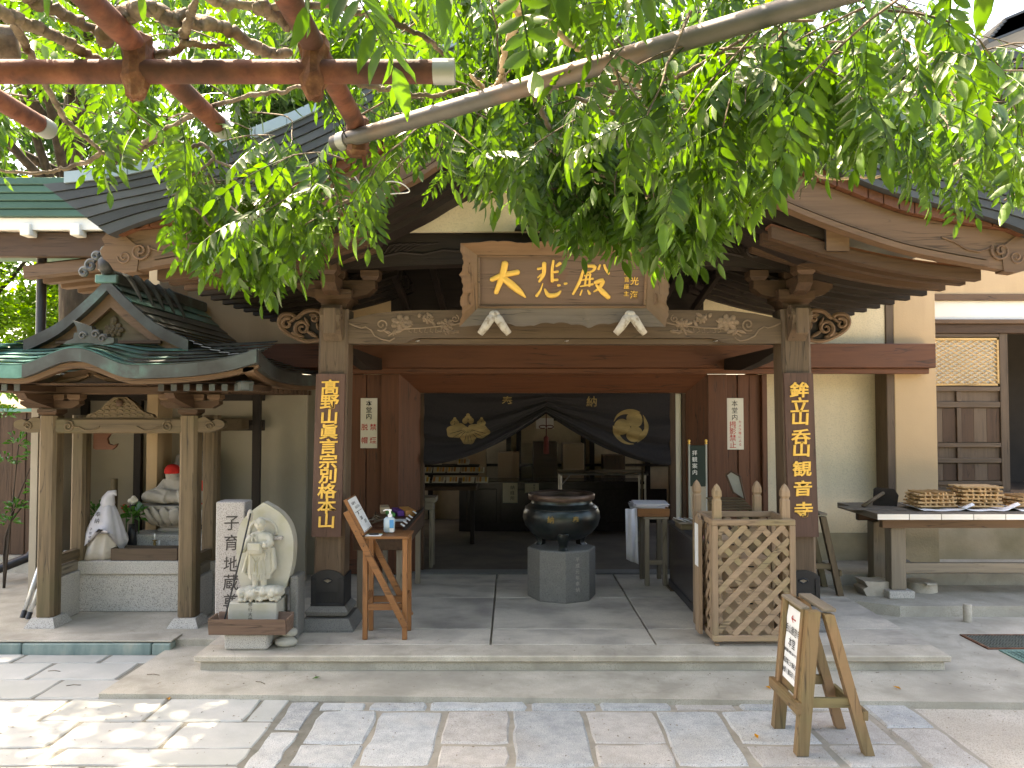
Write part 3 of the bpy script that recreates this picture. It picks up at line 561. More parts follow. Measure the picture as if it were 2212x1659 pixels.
# ---- rainbow beam with flower carving
XL, XR = PILL[0][1] + .108, PILL[1][1] - .108
def bx_(t): return XL + (XR - XL) * t
top = [(0, 2.42), (.02, 2.44), (.06, 2.468), (.11, 2.487), (.17, 2.494), (.83, 2.494), (.89, 2.487), (.94, 2.468), (.98, 2.44), (1, 2.42)]
b = MB(); b.prism([(bx_(0), 2.243), (bx_(.12), 2.243), (bx_(.135), 2.25), (bx_(.15), 2.275), (bx_(.165), 2.285), (bx_(.835), 2.285), (bx_(.85), 2.275), (bx_(.865), 2.25), (bx_(.88), 2.243), (bx_(1), 2.243)] + [(bx_(t), z) for t, z in top[::-1]], 5.755, 5.90)
beam = part(b, 'rainbow_beam', w_old('x'))
b = MB(); b.box(bx_(.1), bx_(.9), 5.785, 5.90, 2.240, 2.2845, .004); b.build('under_fillet', w_old('x'), beam)
for t in (.155, .5, .845):
    b = MB(); b.tube([Vector((bx_(t), 5.78, 2.262)), Vector((bx_(t) + .012, 5.765, 2.262)), Vector((bx_(t) + .03, 5.765, 2.266))], .004, 5); b.build('hook', M_STEEL, beam)
def petalflower(mb, cx, cz, r, y):
    for k in range(7):
        a = k / 7 * 2 * math.pi; mb.ball((cx + math.cos(a) * r * .72, y, cz + math.sin(a) * r * .5), (r * .42, .011, r * .3), 8, 5, RY(-math.degrees(a)))
    for k in range(5):
        a = k / 5 * 2 * math.pi + .3; mb.ball((cx + math.cos(a) * r * .36, y - .006, cz + math.sin(a) * r * .26), (r * .3, .011, r * .24), 8, 5, RY(-math.degrees(a)))
    mb.ball((cx, y - .012, cz), (r * .2, .01, r * .18), 8, 5)
for s, o0 in ((1, XL), (-1, XR)):
    def q(x, z, y=5.752): return Vector((o0 + s * x, y, z))
    cv = MB(); yb = 5.754
    petalflower(cv, o0 + s * .40, 2.40, .075, yb); petalflower(cv, o0 + s * .60, 2.425, .04, yb); petalflower(cv, o0 + s * .74, 2.39, .05, yb)
    rr = random.Random(5)
    for k in range(26):
        x = .27 + .55 * rr.random(); z = 2.37 + .08 * math.sin(x * 14) + rr.uniform(-.03, .05); z = min(max(z, 2.33), 2.455)
        cv.ball(q(x, z), (rr.uniform(.02, .036), .009, rr.uniform(.008, .014)), 6, 5, RY(rr.uniform(-70, 70)))
    cv.build('flower_carving', wood('carved_relief', (.27, .19, .13), 'x'), beam, kind='stuff')
    cv = MB()
    cv.tube([q(*p) for p in ((.30, 2.30), (.36, 2.335), (.44, 2.355), (.56, 2.36), (.68, 2.372), (.80, 2.385), (.86, 2.40))], .007, 6)
    cv.tube([q(*p) for p in ((.005, 2.395), (.05, 2.375), (.10, 2.36), (.13, 2.37), (.17, 2.345), (.20, 2.30), (.25, 2.275), (.31, 2.262), (.35, 2.285))], .006, 6)
    cv.tube([q(p.x, p.z) for p in spiral(.25, 2.385, .05, .008, -2.2, 1.4, 0)], .007, 6)
    cv.tube([q(p.x, p.z) for p in spiral(.80, 2.43, .03, .006, 1.2, -1.3, 0)], .005, 6)
    for k in range(9): cv.tube([q(.46 + k * .04, 2.357), q(.455 + k * .04, 2.335 - .008 * (k % 2)), q(.475 + k * .04, 2.325)], .004, 5)
    cv.build('stem_carving', wood('carved_relief', (.27, .19, .13), 'x'), beam, kind='stuff')
# iron-dark braces in the corners between pillar and wall beam
for s, xt in ((1, PILL[0][1]), (-1, PILL[1][1])):
    b = MB(); b.prism([(5.96, 2.235), (7.42, 2.235), (7.42, 2.13), (6.9, 2.10), (6.4, 2.14), (5.96, 2.2)], xt - .05 + s * .03, xt + .05 + s * .03, f=lambda p: Vector((p.y, p.x, p.z))); part(b, 'tie_beam', w_dark('y'))

# ---- upper carved beam and gable
b = MB(); n = 40
lo = [(XC - 2.02 + 4.04 * i / n, 2.805 + .055 * max(0, 1 - abs(i / n - .5) / .36) ** .5) for i in range(n + 1)]; hi = [(x, 3.07) for x, z in lo]
b.strip(lo, hi, 5.76, 5.92); ub = part(b, 'upper_beam', w_dark('x'))
for s in (-1, 1):
    b = MB(); b.tube([Vector((XC + s * (1.45 + p.x), 5.755, 2.95 + p.z)) for p in spiral(0, 0, .075, .01, .6, 1.9, 0)], .012, 6)
    b.tube([Vector((XC + s * x, 5.755, z)) for x, z in ((1.36, 2.90), (1.22, 2.93), (1.05, 2.915), (.9, 2.95), (.75, 2.94))], .011, 6)
    for k in range(6): b.tube([Vector((XC + s * (1.36 - k * .035), 5.755, 2.90 + k * .006)), Vector((XC + s * (1.30 - k * .045), 5.755, 2.985)), Vector((XC + s * (1.21 - k * .055), 5.755, 3.0))], .007, 5)
    b.build('wave_carving', w_dark('x'), ub)
B_LO = [(0, 3.58), (.3, 3.56), (.55, 3.49), (.78, 3.39), (1.0, 3.25), (1.25, 3.13), (1.5, 3.02), (1.74, 2.925), (2.0, 2.835), (2.24, 2.765), (2.65, 2.685), (2.98, 2.63)]
B_HI = [(0, 3.93), (.3, 3.90), (.55, 3.82), (.78, 3.70), (1.0, 3.56), (1.25, 3.41), (1.5, 3.28), (1.74, 3.18), (2.0, 3.08), (2.235, 3.005), (2.67, 2.93), (3.02, 2.895)]
V_LO = [(0, 4.0), (.3, 3.97), (.55, 3.90), (.78, 3.78), (1.0, 3.64), (1.25, 3.49), (1.5, 3.36), (1.74, 3.255), (2.0, 3.15), (2.3, 3.065), (2.69, 2.96), (2.95, 2.86)]
V_HI = [(0, 4.24), (.3, 4.21), (.6, 4.12), (.9, 3.99), (1.2, 3.85), (1.52, 3.69), (1.757, 3.575), (1.96, 3.49), (2.2, 3.40), (2.5, 3.31), (2.9, 3.22), (3.34, 3.17)]
def curve(tab, n=48, r0=0., r1=None):
    pts = smoothline([(x, 0, z) for x, z in tab], 120); r1 = r1 if r1 is not None else tab[-1][0]
    tb = [(p.x, p.z) for p in pts]
    return [(r0 + (r1 - r0) * i / n, lerp(tb, r0 + (r1 - r0) * i / n)) for i in range(n + 1)]
# tympanum
cl = curve(B_LO, 20, 0, 1.7); ring = [(XC - x, z - .04) for x, z in cl[::-1]] + [(XC + x, z - .04) for x, z in cl[1:]]
b = MB(); b.prism([(XC - 1.7, 3.072)] + [q_ for q_ in ring if q_[1] > 3.08] + [(XC + 1.7, 3.072)], 5.68, 5.73); part(b, 'gable_panel', M_PLASTER)
b = MB(); fl = [(-.36, 3.072), (-.34, 3.11), (-.26, 3.12), (-.18, 3.17), (-.11, 3.24), (-.05, 3.28), (.05, 3.28), (.11, 3.24), (.18, 3.17), (.26, 3.12), (.34, 3.11), (.36, 3.072), (.1, 3.072), (.0, 3.15), (-.1, 3.072)]
b.prism([(XC + x, z) for x, z in fl], 5.62, 5.675); part(b, 'frog_leg_strut', w_dark('x'))
# nested inner arches
for k, (dz, y0) in enumerate(((.0, 5.10), (.045, 5.22), (.09, 5.34))):
    up = curve(B_LO, 30, 0, 1.72 - .02 * k); l = [(XC - x, z - dz - .07 + .04 * max(0, .25 - abs(x - 1.05))) for x, z in up[::-1]] + [(XC + x, z - dz - .07 + .04 * max(0, .25 - abs(x - 1.05))) for x, z in up[1:]]
    h = [(XC - x, z - dz + .02) for x, z in up[::-1]] + [(XC + x, z - dz + .02) for x, z in up[1:]]
    b = MB(); b.strip(l, h, y0, y0 + .22); part(b, 'inner_arch', w_dark('x'))
for s in (-1, 1):
    lo, hi = curve(B_LO, 44), curve(B_HI, 44)
    lo = lo[:-1] + [(2.98, 2.665)]
    b = MB(); b.strip([(XC + s * x, z) for x, z in lo], [(XC + s * x, z) for x, z in hi], 4.98, 5.06); bb = part(b, 'barge_board', w_barge('x'))
    tip = [(2.93, 2.90), (3.02, 2.895), (3.05, 2.86), (3.03, 2.82), (3.06, 2.78), (3.04, 2.73), (3.0, 2.70), (2.97, 2.655), (2.90, 2.635), (2.82, 2.645), (2.80, 2.80)]
    b = MB(); b.prism([(XC + s * x, z) for x, z in tip], 4.972, 5.068); b.build('curled_tip', w_barge('x'), bb)
    for dz0, dz1, yy in ((.0, .035, 4.955), (.05, .062, 4.972)):
        b = MB(); cut = [(x, z) for x, z in lo if x < 2.72]
        b.strip([(XC + s * x, z + dz0 - .002) for x, z in cut], [(XC + s * x, z + dz1) for x, z in cut], yy, 4.985); b.build('moulding', w_barge('x'), bb)
    b = MB(); b.tube([Vector((XC + s * (2.80 + p.x), 4.972, 2.78 + p.z)) for p in spiral(0, 0, .065, .012, 2.6, 1.5, 0)], .008, 6)
    b.tube([Vector((XC + s * (2.90 + p.x), 4.972, 2.74 + p.z)) for p in spiral(0, 0, .045, .01, 0., -1.4, 0)], .007, 6)
    b.tube([Vector((XC + s * x, 4.975, z)) for x, z in ((2.74, 2.80), (2.66, 2.775), (2.58, 2.79), (2.50, 2.84), (2.42, 2.87))], .006, 6); b.build('scroll_carving', wood('carved_groove', (.17, .10, .062), 'x'), bb)
    # short eave boards above the barge board
    r = .02; bh, vl = curve(B_HI, 200), curve(V_LO, 200)
    while r < 2.86:
        w = .1; z0, z1 = lerp(bh, r), lerp(bh, r + w); t0, t1 = lerp(vl, r), lerp(vl, r + w); g_ = .004
        b = MB(); b.strip([(XC + s * (r + g_), z0 + .004), (XC + s * (r + w - g_), z1 + .004)], [(XC + s * (r + g_), t0 - .004), (XC + s * (r + w - g_), t1 - .004)], 4.925, 5.3); part(b, 'eave_board', w_red('y')); r += w
    # layered verge of the roof
    NL = 6
    for k in range(NL):
        f0, f1 = k / NL, (k + 1) / NL; a_, c_ = curve(V_LO, 40), curve(V_HI, 40)
        l = [(XC + s * (p[0] + (q_[0] - p[0]) * f0), p[1] + (q_[1] - p[1]) * f0 + .002) for p, q_ in zip(a_, c_)]
        h = [(XC + s * (p[0] + (q_[0] - p[0]) * f1), p[1] + (q_[1] - p[1]) * f1 - .002) for p, q_ in zip(a_, c_)]
        b = MB(); b.strip(l, h, 4.86 - .011 * k, 8.4 if k == NL - 1 else 5.9 - .1 * k); part(b, 'roof_course', M_ROOF)
    # pale copper cap sheets along the verge
    vh = curve(V_HI, 200); r = .0; k = 0
    while r < 3.2:
        w = .2; z = [lerp(vh, r + w * t / 3) for t in range(4)]
        l = [(XC + s * (r + w * t / 3 * .98), z[t] - .012) for t in range(4)]; h = [(XC + s * (r + w * t / 3 * .98), z[t] + .055 + .004 * (k % 2)) for t in range(4)]
        b = MB(); b.strip(l, h, 4.785 + .004 * (k % 2), 5.0); part(b, 'copper_cap_sheet', M_CAP); r += w; k += 1
    # eave rafters along the flank, and boards over them
    RT = [(1.35, 2.97), (1.7, 2.86), (2.05, 2.775), (2.4, 2.715), (2.74, 2.685)]
    rt = [(p.x, p.z) for p in smoothline([(x, 0, z) for x, z in RT], 14)]
    for k in range(11):
        y = 5.02 + .245 * k
        if k == 0: y = 5.09
        b = MB(); b.strip([(XC + s * x, z - .078) for x, z in rt], [(XC + s * x, z) for x, z in rt], y, y + .075); part(b, 'rafter', w_brown('x') if k < 3 else w_dark('x'))  # rafters further in take darker wood, eave shade put into the colour
    for k in range(10):
        y = 5.10 + .245 * k
        b = MB(); b.strip([(XC + s * x, z + .002) for x, z in rt], [(XC + s * x, z + .02) for x, z in rt], y, y + .24); part(b, 'soffit_board', w_red('y') if k < 2 else w_dark('y'))  # boards further in turn dark too, shade painted by the timber colour
    # eave purlin
    b = MB(); xp = XC + s * 1.78; b.box(xp - .075, xp + .075, 5.07, 7.6, 2.80, 2.955, .012); part(b, 'purlin', w_dark('y'))
    b = MB(); b.prism([(xp - .075, 2.80), (xp + .075, 2.80), (xp + .075, 2.955), (xp - .075, 2.955)], 5.062, 5.07); part(b, 'purlin_end', w_barge('x'))
# dark boarded ceiling under the porch roof
b = MB(); cb = curve(B_LO, 24, 0, 1.75)
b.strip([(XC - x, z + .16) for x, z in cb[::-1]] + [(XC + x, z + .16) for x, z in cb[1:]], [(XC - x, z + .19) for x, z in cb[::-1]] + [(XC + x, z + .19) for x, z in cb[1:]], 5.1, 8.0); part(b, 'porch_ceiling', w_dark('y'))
for k in range(9):
    x = XC - 1.4 + .35 * k; b = MB(); b.bar((x, 6.0, 3.05), (x, 7.55, 2.72), .05, .07); part(b, 'ceiling_rafter', w_dark('y'))

# ---- front wall of the hall
YW = 7.6
xR = ax(2022, 770, 7.42)
b = MB(); b.box(-3.25, xR, 7.42, 7.56, 2.15, 2.385, .006); part(b, 'wall_beam', w_red('x'))
b = MB(); b.box(-3.25, xR - .04, 7.47, 7.562, 2.095, 2.148, .004); part(b, 'wall_beam_fillet', w_red('x'))
xa, xb_, xc_, xd = ax(822, 1000, 7.56), ax(862, 1000, 7.56), ax(908, 1000, 7.75), ax(757, 1000, 7.6)
ra, rb_, rc_, rd = ax(1572, 1000, 7.56), ax(1530, 1000, 7.56), ax(1482, 1000, 7.75), ax(1645, 1000, 7.6)
ZL0 = az(849, 7.75)
for name, x0, x1, s in (('l', xb_, xc_, 1), ('r', rb_, rc_, -1)):
    b = MB(); zt = 2.094
    b.add([Vector(p) for p in ((x0, 7.57, .14), (x1, 7.75, .14), (x1, 7.75, ZL0), (x0, 7.57, zt), (x0 - s * .04, 7.60, .14), (x1 - s * .04, 7.79, .14), (x1 - s * .04, 7.79, ZL0 + .03), (x0 - s * .04, 7.6, zt))],
                 [(0, 1, 2, 3), (4, 7, 6, 5), (0, 3, 7, 4), (1, 5, 6, 2), (0, 4, 5, 1), (3, 2, 6, 7)]); part(b, 'splayed_jamb', w_red('z'))
b = MB(); b.add([Vector(p) for p in ((xb_, 7.57, 2.094), (rb_, 7.57, 2.094), (rc_, 7.75, ZL0), (xc_, 7.75, ZL0), (xb_, 7.6, 2.13), (rb_, 7.6, 2.13), (rc_, 7.79, ZL0 + .03), (xc_, 7.79, ZL0 + .03))],
             [(0, 1, 2, 3), (4, 7, 6, 5), (0, 4, 5, 1), (3, 2, 6, 7), (0, 3, 7, 4), (1, 5, 6, 2)]); part(b, 'splayed_lintel', w_red('x'))
for x0, x1 in ((xa, xb_), (rb_, ra)):
    b = MB(); b.box(x0, x1, 7.56, 7.66, .14, 2.094, .006); part(b, 'door_post', w_red('z'))
for x0, x1 in ((xd - .15, xa), (ra, rd)):
    n = 3; w = (x1 - x0) / n
    for i in range(n):
        b = MB(); b.box(x0 + i * w + .002, x0 + (i + 1) * w - .002, 7.61 - (.014 if i == 1 else 0), 7.67, .14, 2.094, .005); part(b, 'wall_board', w_red('z'))
    b = MB(); b.box(x0, x1, 7.575, 7.608, .14, .28, .004); part(b, 'skirting', w_red('x'))
b = MB(); b.box(rd, rd + .05, 7.56, 7.68, .2, 2.094, .004); part(b, 'wall_post', w_red('z'))
# thin inner frame round the curtain and the sliding screens behind
for x0, x1 in ((xc_ - .002, xc_ + .035), (rc_ - .16, rc_ - .1), (rc_ - .035, rc_ + .002)):
    b = MB(); b.box(x0, x1, 7.755, 7.85, .142, ZL0 - .002, .004); part(b, 'door_stile', w_brown('z'))
b = MB(); b.box(rc_ - .098, rc_ - .037, 7.79, 7.83, .15, ZL0 - .01, .003); part(b, 'screen_edge', M_PAPER_W)
b = MB(); b.box(xc_, rc_, 7.756, 7.86, ZL0 + .001, ZL0 + .06, .004); part(b, 'head_rail', w_brown('x'))
# plaster bays
b = MB(); b.box(-3.3, xd - .152, 7.66, 7.72, .1, 2.094); part(b, 'wall_panel', M_GREYPL)  # shaded cream plaster, the shade put into a grey colour
b = MB(); b.box(rd + .05, 3.86, 7.84, 7.9, .2, 2.6); part(b, 'wall_panel', M_PLASTER)
b = MB(); b.box(rd + .05, 3.86, 7.832, 7.839, .2, .50); part(b, 'stained_wall_foot', M_PLASTER_DIRTY)
b = MB(); b.box(1.9, 3.86, 7.60, 7.66, 2.386, 3.6); part(b, 'upper_wall_panel', M_PLASTER)
b = MB(); b.box(-3.3, -1.2, 7.60, 7.66, 2.386, 3.6); part(b, 'upper_wall_panel', M_TAN)  # cream plaster whose tan colour carries the shade of the eave
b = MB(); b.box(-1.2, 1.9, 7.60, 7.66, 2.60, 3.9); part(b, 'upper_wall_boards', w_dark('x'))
b = MB(); b.box(-1.2, 1.9, 7.595, 7.66, 2.386, 2.52, .003); part(b, 'frieze_board', w_red('x'))
b = MB(); b.box(-1.2, 1.0, 7.585, 7.66, 2.525, 2.598); part(b, 'white_frieze', M_WHITEPL)
for k, x in enumerate((-1.0, -.55, 1.1, 1.45, 1.8)):
    b = MB(); b.box(x - .16, x + .16, 7.55, 7.59, 2.392, 2.60, .004); part(b, 'frieze_panel', w_red('z'))
# brown post and tan pier
b = MB(); b.box(ax(1914, 1000, 7.62), ax(1914, 1000, 7.62) + .12, 7.585, 7.83, .2, 3.6, .006); part(b, 'corner_post', w_old('z'))
pxa, pxb = ax(1942, 900, 7.5), ax(2034, 900, 7.5)
b = MB(); b.box(pxa, pxb, 7.58, 8.2, .2, 4.2, .006); part(b, 'pier', M_TAN)
b = MB(); b.box(pxa + .006, pxb - .004, 7.572, 7.5795, .222, .62, .002); part(b, 'stained_pier_foot', M_PLASTER_DIRTY)

# ---- hall behind: body and the big roof
b = MB()
for (x0, x1, y0, y1, z0, z1) in ((-3.3, -3.24, 7.72, 10.3, .1, 3.6), (3.0, 3.06, 7.92, 9.9, .1, 3.6), (-3.3, -3.24, 10.3, 13, .1, .9), (-3.3, -3.24, 10.3, 13, 2.4, 3.6), (3.0, 3.06, 9.9, 13, .1, .9), (3.0, 3.06, 9.9, 13, 2.4, 3.6), (-3.24, 3.0, 12.9, 13, .1, 3.6), (-3.24, 3.0, 7.9, 13, 2.75, 2.8)): b.box(x0, x1, y0, y1, z0, z1)  # unseen side openings added to let daylight onto the back panel
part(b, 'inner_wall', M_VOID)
for k in range(22):
    t0, t1 = k / 22, (k + 1) / 22
    def rp(t): return Vector((0, 7.5 + 5.5 * t, 3.75 + 3.2 * t ** 1.35))
    a_, c_ = rp(t0), rp(t1); b = MB(); b.add([Vector((-3.4 + .2 * t0, a_.y, a_.z + .03)), Vector((4.2 - .2 * t0, a_.y, a_.z + .03)), Vector((4.2 - .2 * t1, c_.y, c_.z + .0)), Vector((-3.4 + .2 * t1, c_.y, c_.z)), Vector((-3.4 + .2 * t0, a_.y, a_.z - .03)), Vector((4.2 - .2 * t0, a_.y, a_.z - .03))], [(0, 1, 2, 3), (4, 5, 1, 0)]); part(b, 'main_roof_course', M_ROOF)
# left wing eave: green layered edge, white soffit band, rafter ends, brown rafters
YE = 7.0
for k in range(5):
    b = MB(); b.box(-7.6, -2.95 + .06 * k, YE - .02 * k, 8.2 + .6 * k, 3.52 + .068 * k, 3.584 + .068 * k, .004); part(b, 'green_eave_course', M_GREENROOF)
b = MB(); b.box(-7.6, -3.0, YE + .04, YE + .1, 3.405, 3.515); part(b, 'white_soffit_band', M_WHITEPL)
b = MB(); b.box(-7.6, -3.0, YE + .1, 8.6, 3.46, 3.50); part(b, 'white_soffit', M_WHITEPL)
for k in range(9):
    x = -3.55 - .46 * k; b = MB(); b.box(x - .045, x + .045, YE + .0, YE + .6, 3.345, 3.455, .008); part(b, 'white_rafter_end', M_WHITEPL)
b = MB(); b.box(-7.6, -3.0, YE + .12, YE + .2, 3.17, 3.40, .006); part(b, 'eave_beam', w_brown('x'))
b = MB(); b.box(-4.75, -3.33, 8.6, 8.7, .1, 3.46); part(b, 'wing_wall', w_dark('z'))
for k in range(7):
    y = 7.25 + .30 * k; b = MB(); b.bar((-4.6, y, 3.04), (-3.3, y, 3.19), .11, .12, .006); part(b, 'wing_rafter', w_barge('x'))
for k in range(6):
    y = 7.31 + .30 * k; b = MB(); b.bar((-4.55, y + .09, 3.13), (-3.3, y + .09, 3.275), .20, .02, 0); part(b, 'wing_soffit_board', w_brown('x'))
b = MB(); b.box(-3.32, -3.22, 7.0, 9.0, .1, 3.46, .004); part(b, 'wing_corner_wall', M_TAN)
# ================================================================== SIGNS, PLAQUE, CURTAIN
def signboard(name, label, x0, x1, z0, z1, lean, text, size, pitch, spaced=None):
    yf = PY - .112; t = thing(name, label, 'signboard', ((x0 + x1) / 2, yf, z0), group='gilt signboards on the porch pillars')
    b = MB(); b.loft([[Vector((x0 + dx, y, z)), Vector((x1 + dx, y, z)), Vector((x1 + dx, y2, z)), Vector((x0 + dx, y2, z))] for z, dx, y, y2 in ((z0, 0, yf - .036, yf - .005), (z1, lean, yf - .036, yf - .005))])
    b.build('board', wood('purple_brown_board', (.12, .066, .05), 'z', k=.7), t)
    cx = (x0 + x1) / 2; zc = (z0 + z1) / 2; n = len(text); z = z1 - .02 - pitch / 2 if spaced is None else None
    for i, ch in enumerate(text):
        zz = (z1 - .035 - size / 2 - i * pitch) if spaced is None else spaced[i]
        g_ = MB(); m = T(cx + lean * (zz - z0) / (z1 - z0), yf - .0365, zz)
        letters(g_, ch, m, size, bold=.012, depth=.012, wx=1.12, wz=.92, bev=.012, slant=.05); g_.build('gilt_character', M_GOLD, t)
yb_ = PY - .13
lx0, lx1 = -1.478, -1.262
signboard('pillar_signboard', 'tall narrow board of ten gilt characters on the left porch pillar', lx0, lx1, az(1159, yb_), az(808, yb_), .024, '髙野山眞言宗別格本山', .125, .1095)
rx0 = ax(1767, 1159, yb_) - .216
zs = [az(v, yb_) for v in (841, 880, 900 + 3, 938, 979, 1010 + 0, 1050 + 4, 1105)]
zs = [az(v, yb_) for v in (842, 874, 902, 943, 970, 1012, 1054, 1100)]
signboard('pillar_signboard', 'tall narrow board of eight gilt characters on the right porch pillar', rx0, rx0 + .216, az(1159, yb_), az(806, yb_), -.028, '鉾立山呑山観音寺', .128, .12, zs)

# ---- carved name plaque under the gable
plq = thing('name_plaque', 'carved wooden name plaque with three large gilt characters over the entrance', 'plaque', (.3675, 5.665, 2.37), w=False)
plq.rotation_euler = (R(15), 0, 0)
W0, W1, H = .752, .735, .60; iw, iz0, iz1 = .618, .127, .512
def scal(n, amp, seed):
    r = random.Random(seed); return [amp * (abs(math.sin(3.2 * math.pi * i / n)) ** .7 - .5 + .45 * abs(math.sin(11 * math.pi * i / n)) ** .6) for i in range(n + 1)]
def frame_side(a0, a1, b0, b1, n, amp, dirv, seed):
    """board between an inner edge a0-a1 and a wavy outer edge b0-b1; it flares forward"""
    a0, a1, b0, b1 = map(Vector, (a0, a1, b0, b1)); sc = scal(n, amp, seed); rings = []
    for i in range(n + 1):
        t = i / n; p = a0.lerp(a1, t); w = b0.lerp(b1, t) + Vector(dirv) * (sc[i] * min(1, 6 * min(t, 1 - t)))
        mid = p.lerp(w, .5) + Vector((0, .012, 0))
        rings.append([p, mid, w, w + Vector((0, .035, 0)), mid + Vector((0, .04, 0)), p + Vector((0, .05, 0))])
    b = MB(); b.loft(rings); return b
F_ = -.075
plw = wood('plaque_timber', (.215, .125, .07), 'x', k=.75, big=(.17, .115, .075)); plz = wood('plaque_timber', (.215, .125, .07), 'z', k=.75, big=(.17, .115, .075))
frame_side((-iw, 0, iz0), (iw, 0, iz0), (-W0, F_, 0), (W0, F_, 0), 72, .036, (0, 0, 1), 1).build('lower_frame', wood('plaque_frame', (.20, .155, .11), 'x', k=.75), plq, autosm=35)
frame_side((-iw, 0, iz1), (iw, 0, iz1), (-W1, F_, H), (W1, F_, H), 72, .02, (0, 0, 1), 2).build('upper_frame', plw, plq, autosm=35)
for s in (-1, 1): frame_side((s * iw, 0, iz0), (s * iw, 0, iz1), (s * W0, F_, 0), (s * W1, F_, H), 56, .026, (1, 0, 0), 3).build('side_frame', plz, plq, autosm=35)
b = MB(); b.box(-iw, iw, .02, .06, iz0 - .01, iz1 + .01); b.build('panel', wood('plaque_panel', (.19, .12, .085), 'x', k=.8, big=(.16, .075, .045), bigw=(.58, .63), bump=.35), plq)
for (x0, x1, z0, z1) in ((-iw, iw, iz0, iz0 + .018), (-iw, iw, iz1 - .014, iz1), (-iw, -iw + .018, iz0 + .018, iz1 - .014), (iw - .018, iw, iz0 + .018, iz1 - .014)):
    b = MB(); b.box(x0, x1, -.006, .03, z0, z1, .005); b.build('inner_bead', plw, plq)
for s in (-1, 1):
    b = MB()
    for z in (.2, .42): b.tube([Vector((s * (.665 + .02 * math.cos(a)), -.035, z + .04 * math.sin(a))) for a in [i * .35 for i in range(-4, 5)]], .005, 5)
    b.build('scallop_groove', wood('carved_groove', (.17, .10, .062), 'x'), plq)
    for d in (-1, 1):
        b = MB(); c = -.495 if s < 0 else .49
        b.tube([Vector((c, -.07, .085)), Vector((c + d * .03, -.10, .06)), Vector((c + d * .07, -.112, .0)), Vector((c + d * .105, -.112, -.045))], [.03, .034, .03, .024], 10); b.ball((c + d * .01, -.08, .09), .03, 10, 7); b.build('leg_ornament', M_BONE, plq, smooth=True)
def bp(px, py): return ((px - 1040) * .000889, .127 + (630 - py) * .000917)
STROKES = {
 'big': [[(570, 275, 34), (548, 370, 33), (495, 508, 24)], [(458, 405, 24), (540, 372, 27), (675, 345, 28)], [(548, 388, 30), (620, 442, 38), (690, 500, 30), (738, 545, 8)]],
 'compassion': [[(890, 275, 22), (886, 360, 20), (850, 420, 13)], [(838, 320, 13), (880, 312, 12)], [(838, 388, 8), (872, 362, 12)], [(965, 255, 12), (955, 330, 15), (958, 418, 17)], [(990, 297, 13), (1020, 275, 18)], [(968, 346, 11), (1002, 340, 14)], [(966, 406, 12), (1000, 405, 15)],
   [(880, 435, 5), (860, 490, 11), (830, 535, 16)], [(897, 480, 10), (930, 530, 24), (995, 525, 22), (1028, 495, 9)], [(1005, 450, 13), (1022, 448, 10)], [(1060, 437, 13), (1078, 434, 10)]],
 'hall': [[(1222, 297, 13), (1302, 300, 18), (1288, 336, 12), (1225, 352, 8)], [(1217, 312, 12), (1182, 420, 16), (1130, 520, 12)], [(1222, 372, 8), (1272, 365, 11)], [(1240, 348, 9), (1228, 445, 11)], [(1268, 345, 9), (1264, 455, 12)], [(1198, 408, 8), (1292, 396, 11)], [(1190, 458, 8), (1292, 440, 12)], [(1204, 488, 8), (1190, 528, 8)], [(1252, 490, 8), (1268, 516, 15)],
   [(1347, 288, 10), (1335, 322, 12)], [(1382, 288, 12), (1396, 322, 14), (1420, 356, 14)], [(1312, 428, 20), (1372, 412, 24), (1350, 468, 16), (1302, 500, 8)], [(1322, 448, 12), (1372, 500, 28), (1425, 546, 24)]]}
for nm, ss in STROKES.items():
    b = MB()
    for st_ in ss:
        w_ = [p[2] * .00076 for p in st_]; pts = smoothline([(*bp(p[0], p[1]), w) for p, w in zip(st_, w_)], 10)
        P = [Vector((p.x, 0, p.y)) for p in pts]; rr = [max(p.z, .003) for p in pts]
        d0 = (P[0] - P[1]).normalized(); d1 = (P[-1] - P[-2]).normalized()
        P = [P[0] + d0 * rr[0] * .7, P[0] + d0 * rr[0] * .45] + P + [P[-1] + d1 * rr[-1] * .45, P[-1] + d1 * rr[-1] * .7]; rr = [rr[0] * .25, rr[0] * .75] + rr + [rr[-1] * .75, rr[-1] * .25]
        m = MB(); m.tube(P, rr, 10); b.add([(x, .016 + y * .55, z) for x, y, z in m.v], m.f)
    b.build('gilt_character', M_GOLD, plq, smooth=True)
for txt, px, py, sz, pt in (('光海', 1635, 470, .062, .10), ('真言座主', 1570, 430, .04, .052)):
    for i, ch_ in enumerate(txt): b = MB(); letters(b, ch_, T(bp(px, 0)[0], .018, bp(0, py)[1] + ((len(txt) - 1) / 2 - i) * pt), sz, bold=.008, depth=.006); b.build('signature_character', M_GOLD, plq)

# ---- paper notices on the wall boards
def notice(label, x0, x1, z0, z1, yf):
    t = thing('paper_notice', label, 'notice', ((x0 + x1) / 2, yf, z0), group='white paper notices beside the entrance')
    b = MB(); b.box(x0, x1, yf - .004, yf, z0, z1); b.build('sheet', M_PAPER_W, t); return t, (x0 + x1) / 2, z1, z1 - z0, x1 - x0
y_ = 7.594
t, cx, zt, h, w = notice('white paper notice with black and red characters left of the doorway', ax(779, 915, y_), ax(815, 915, y_), az(968, y_), az(860, y_), y_)
for txt, dx, dz, sz, pt, mt in (('本堂内', 0, .115, .062, .064, M_INK), ('禁煙', .042, .33, .068, .13, M_REDINK), ('脱帽', -.042, .33, .068, .13, M_REDINK)):
    b = MB(); letters(b, txt, T(cx + dx, y_ - .0045, zt - dz - (.02 if mt is M_REDINK else 0)), sz, pt, bold=.01, depth=.001); b.build('lettering', mt, t)
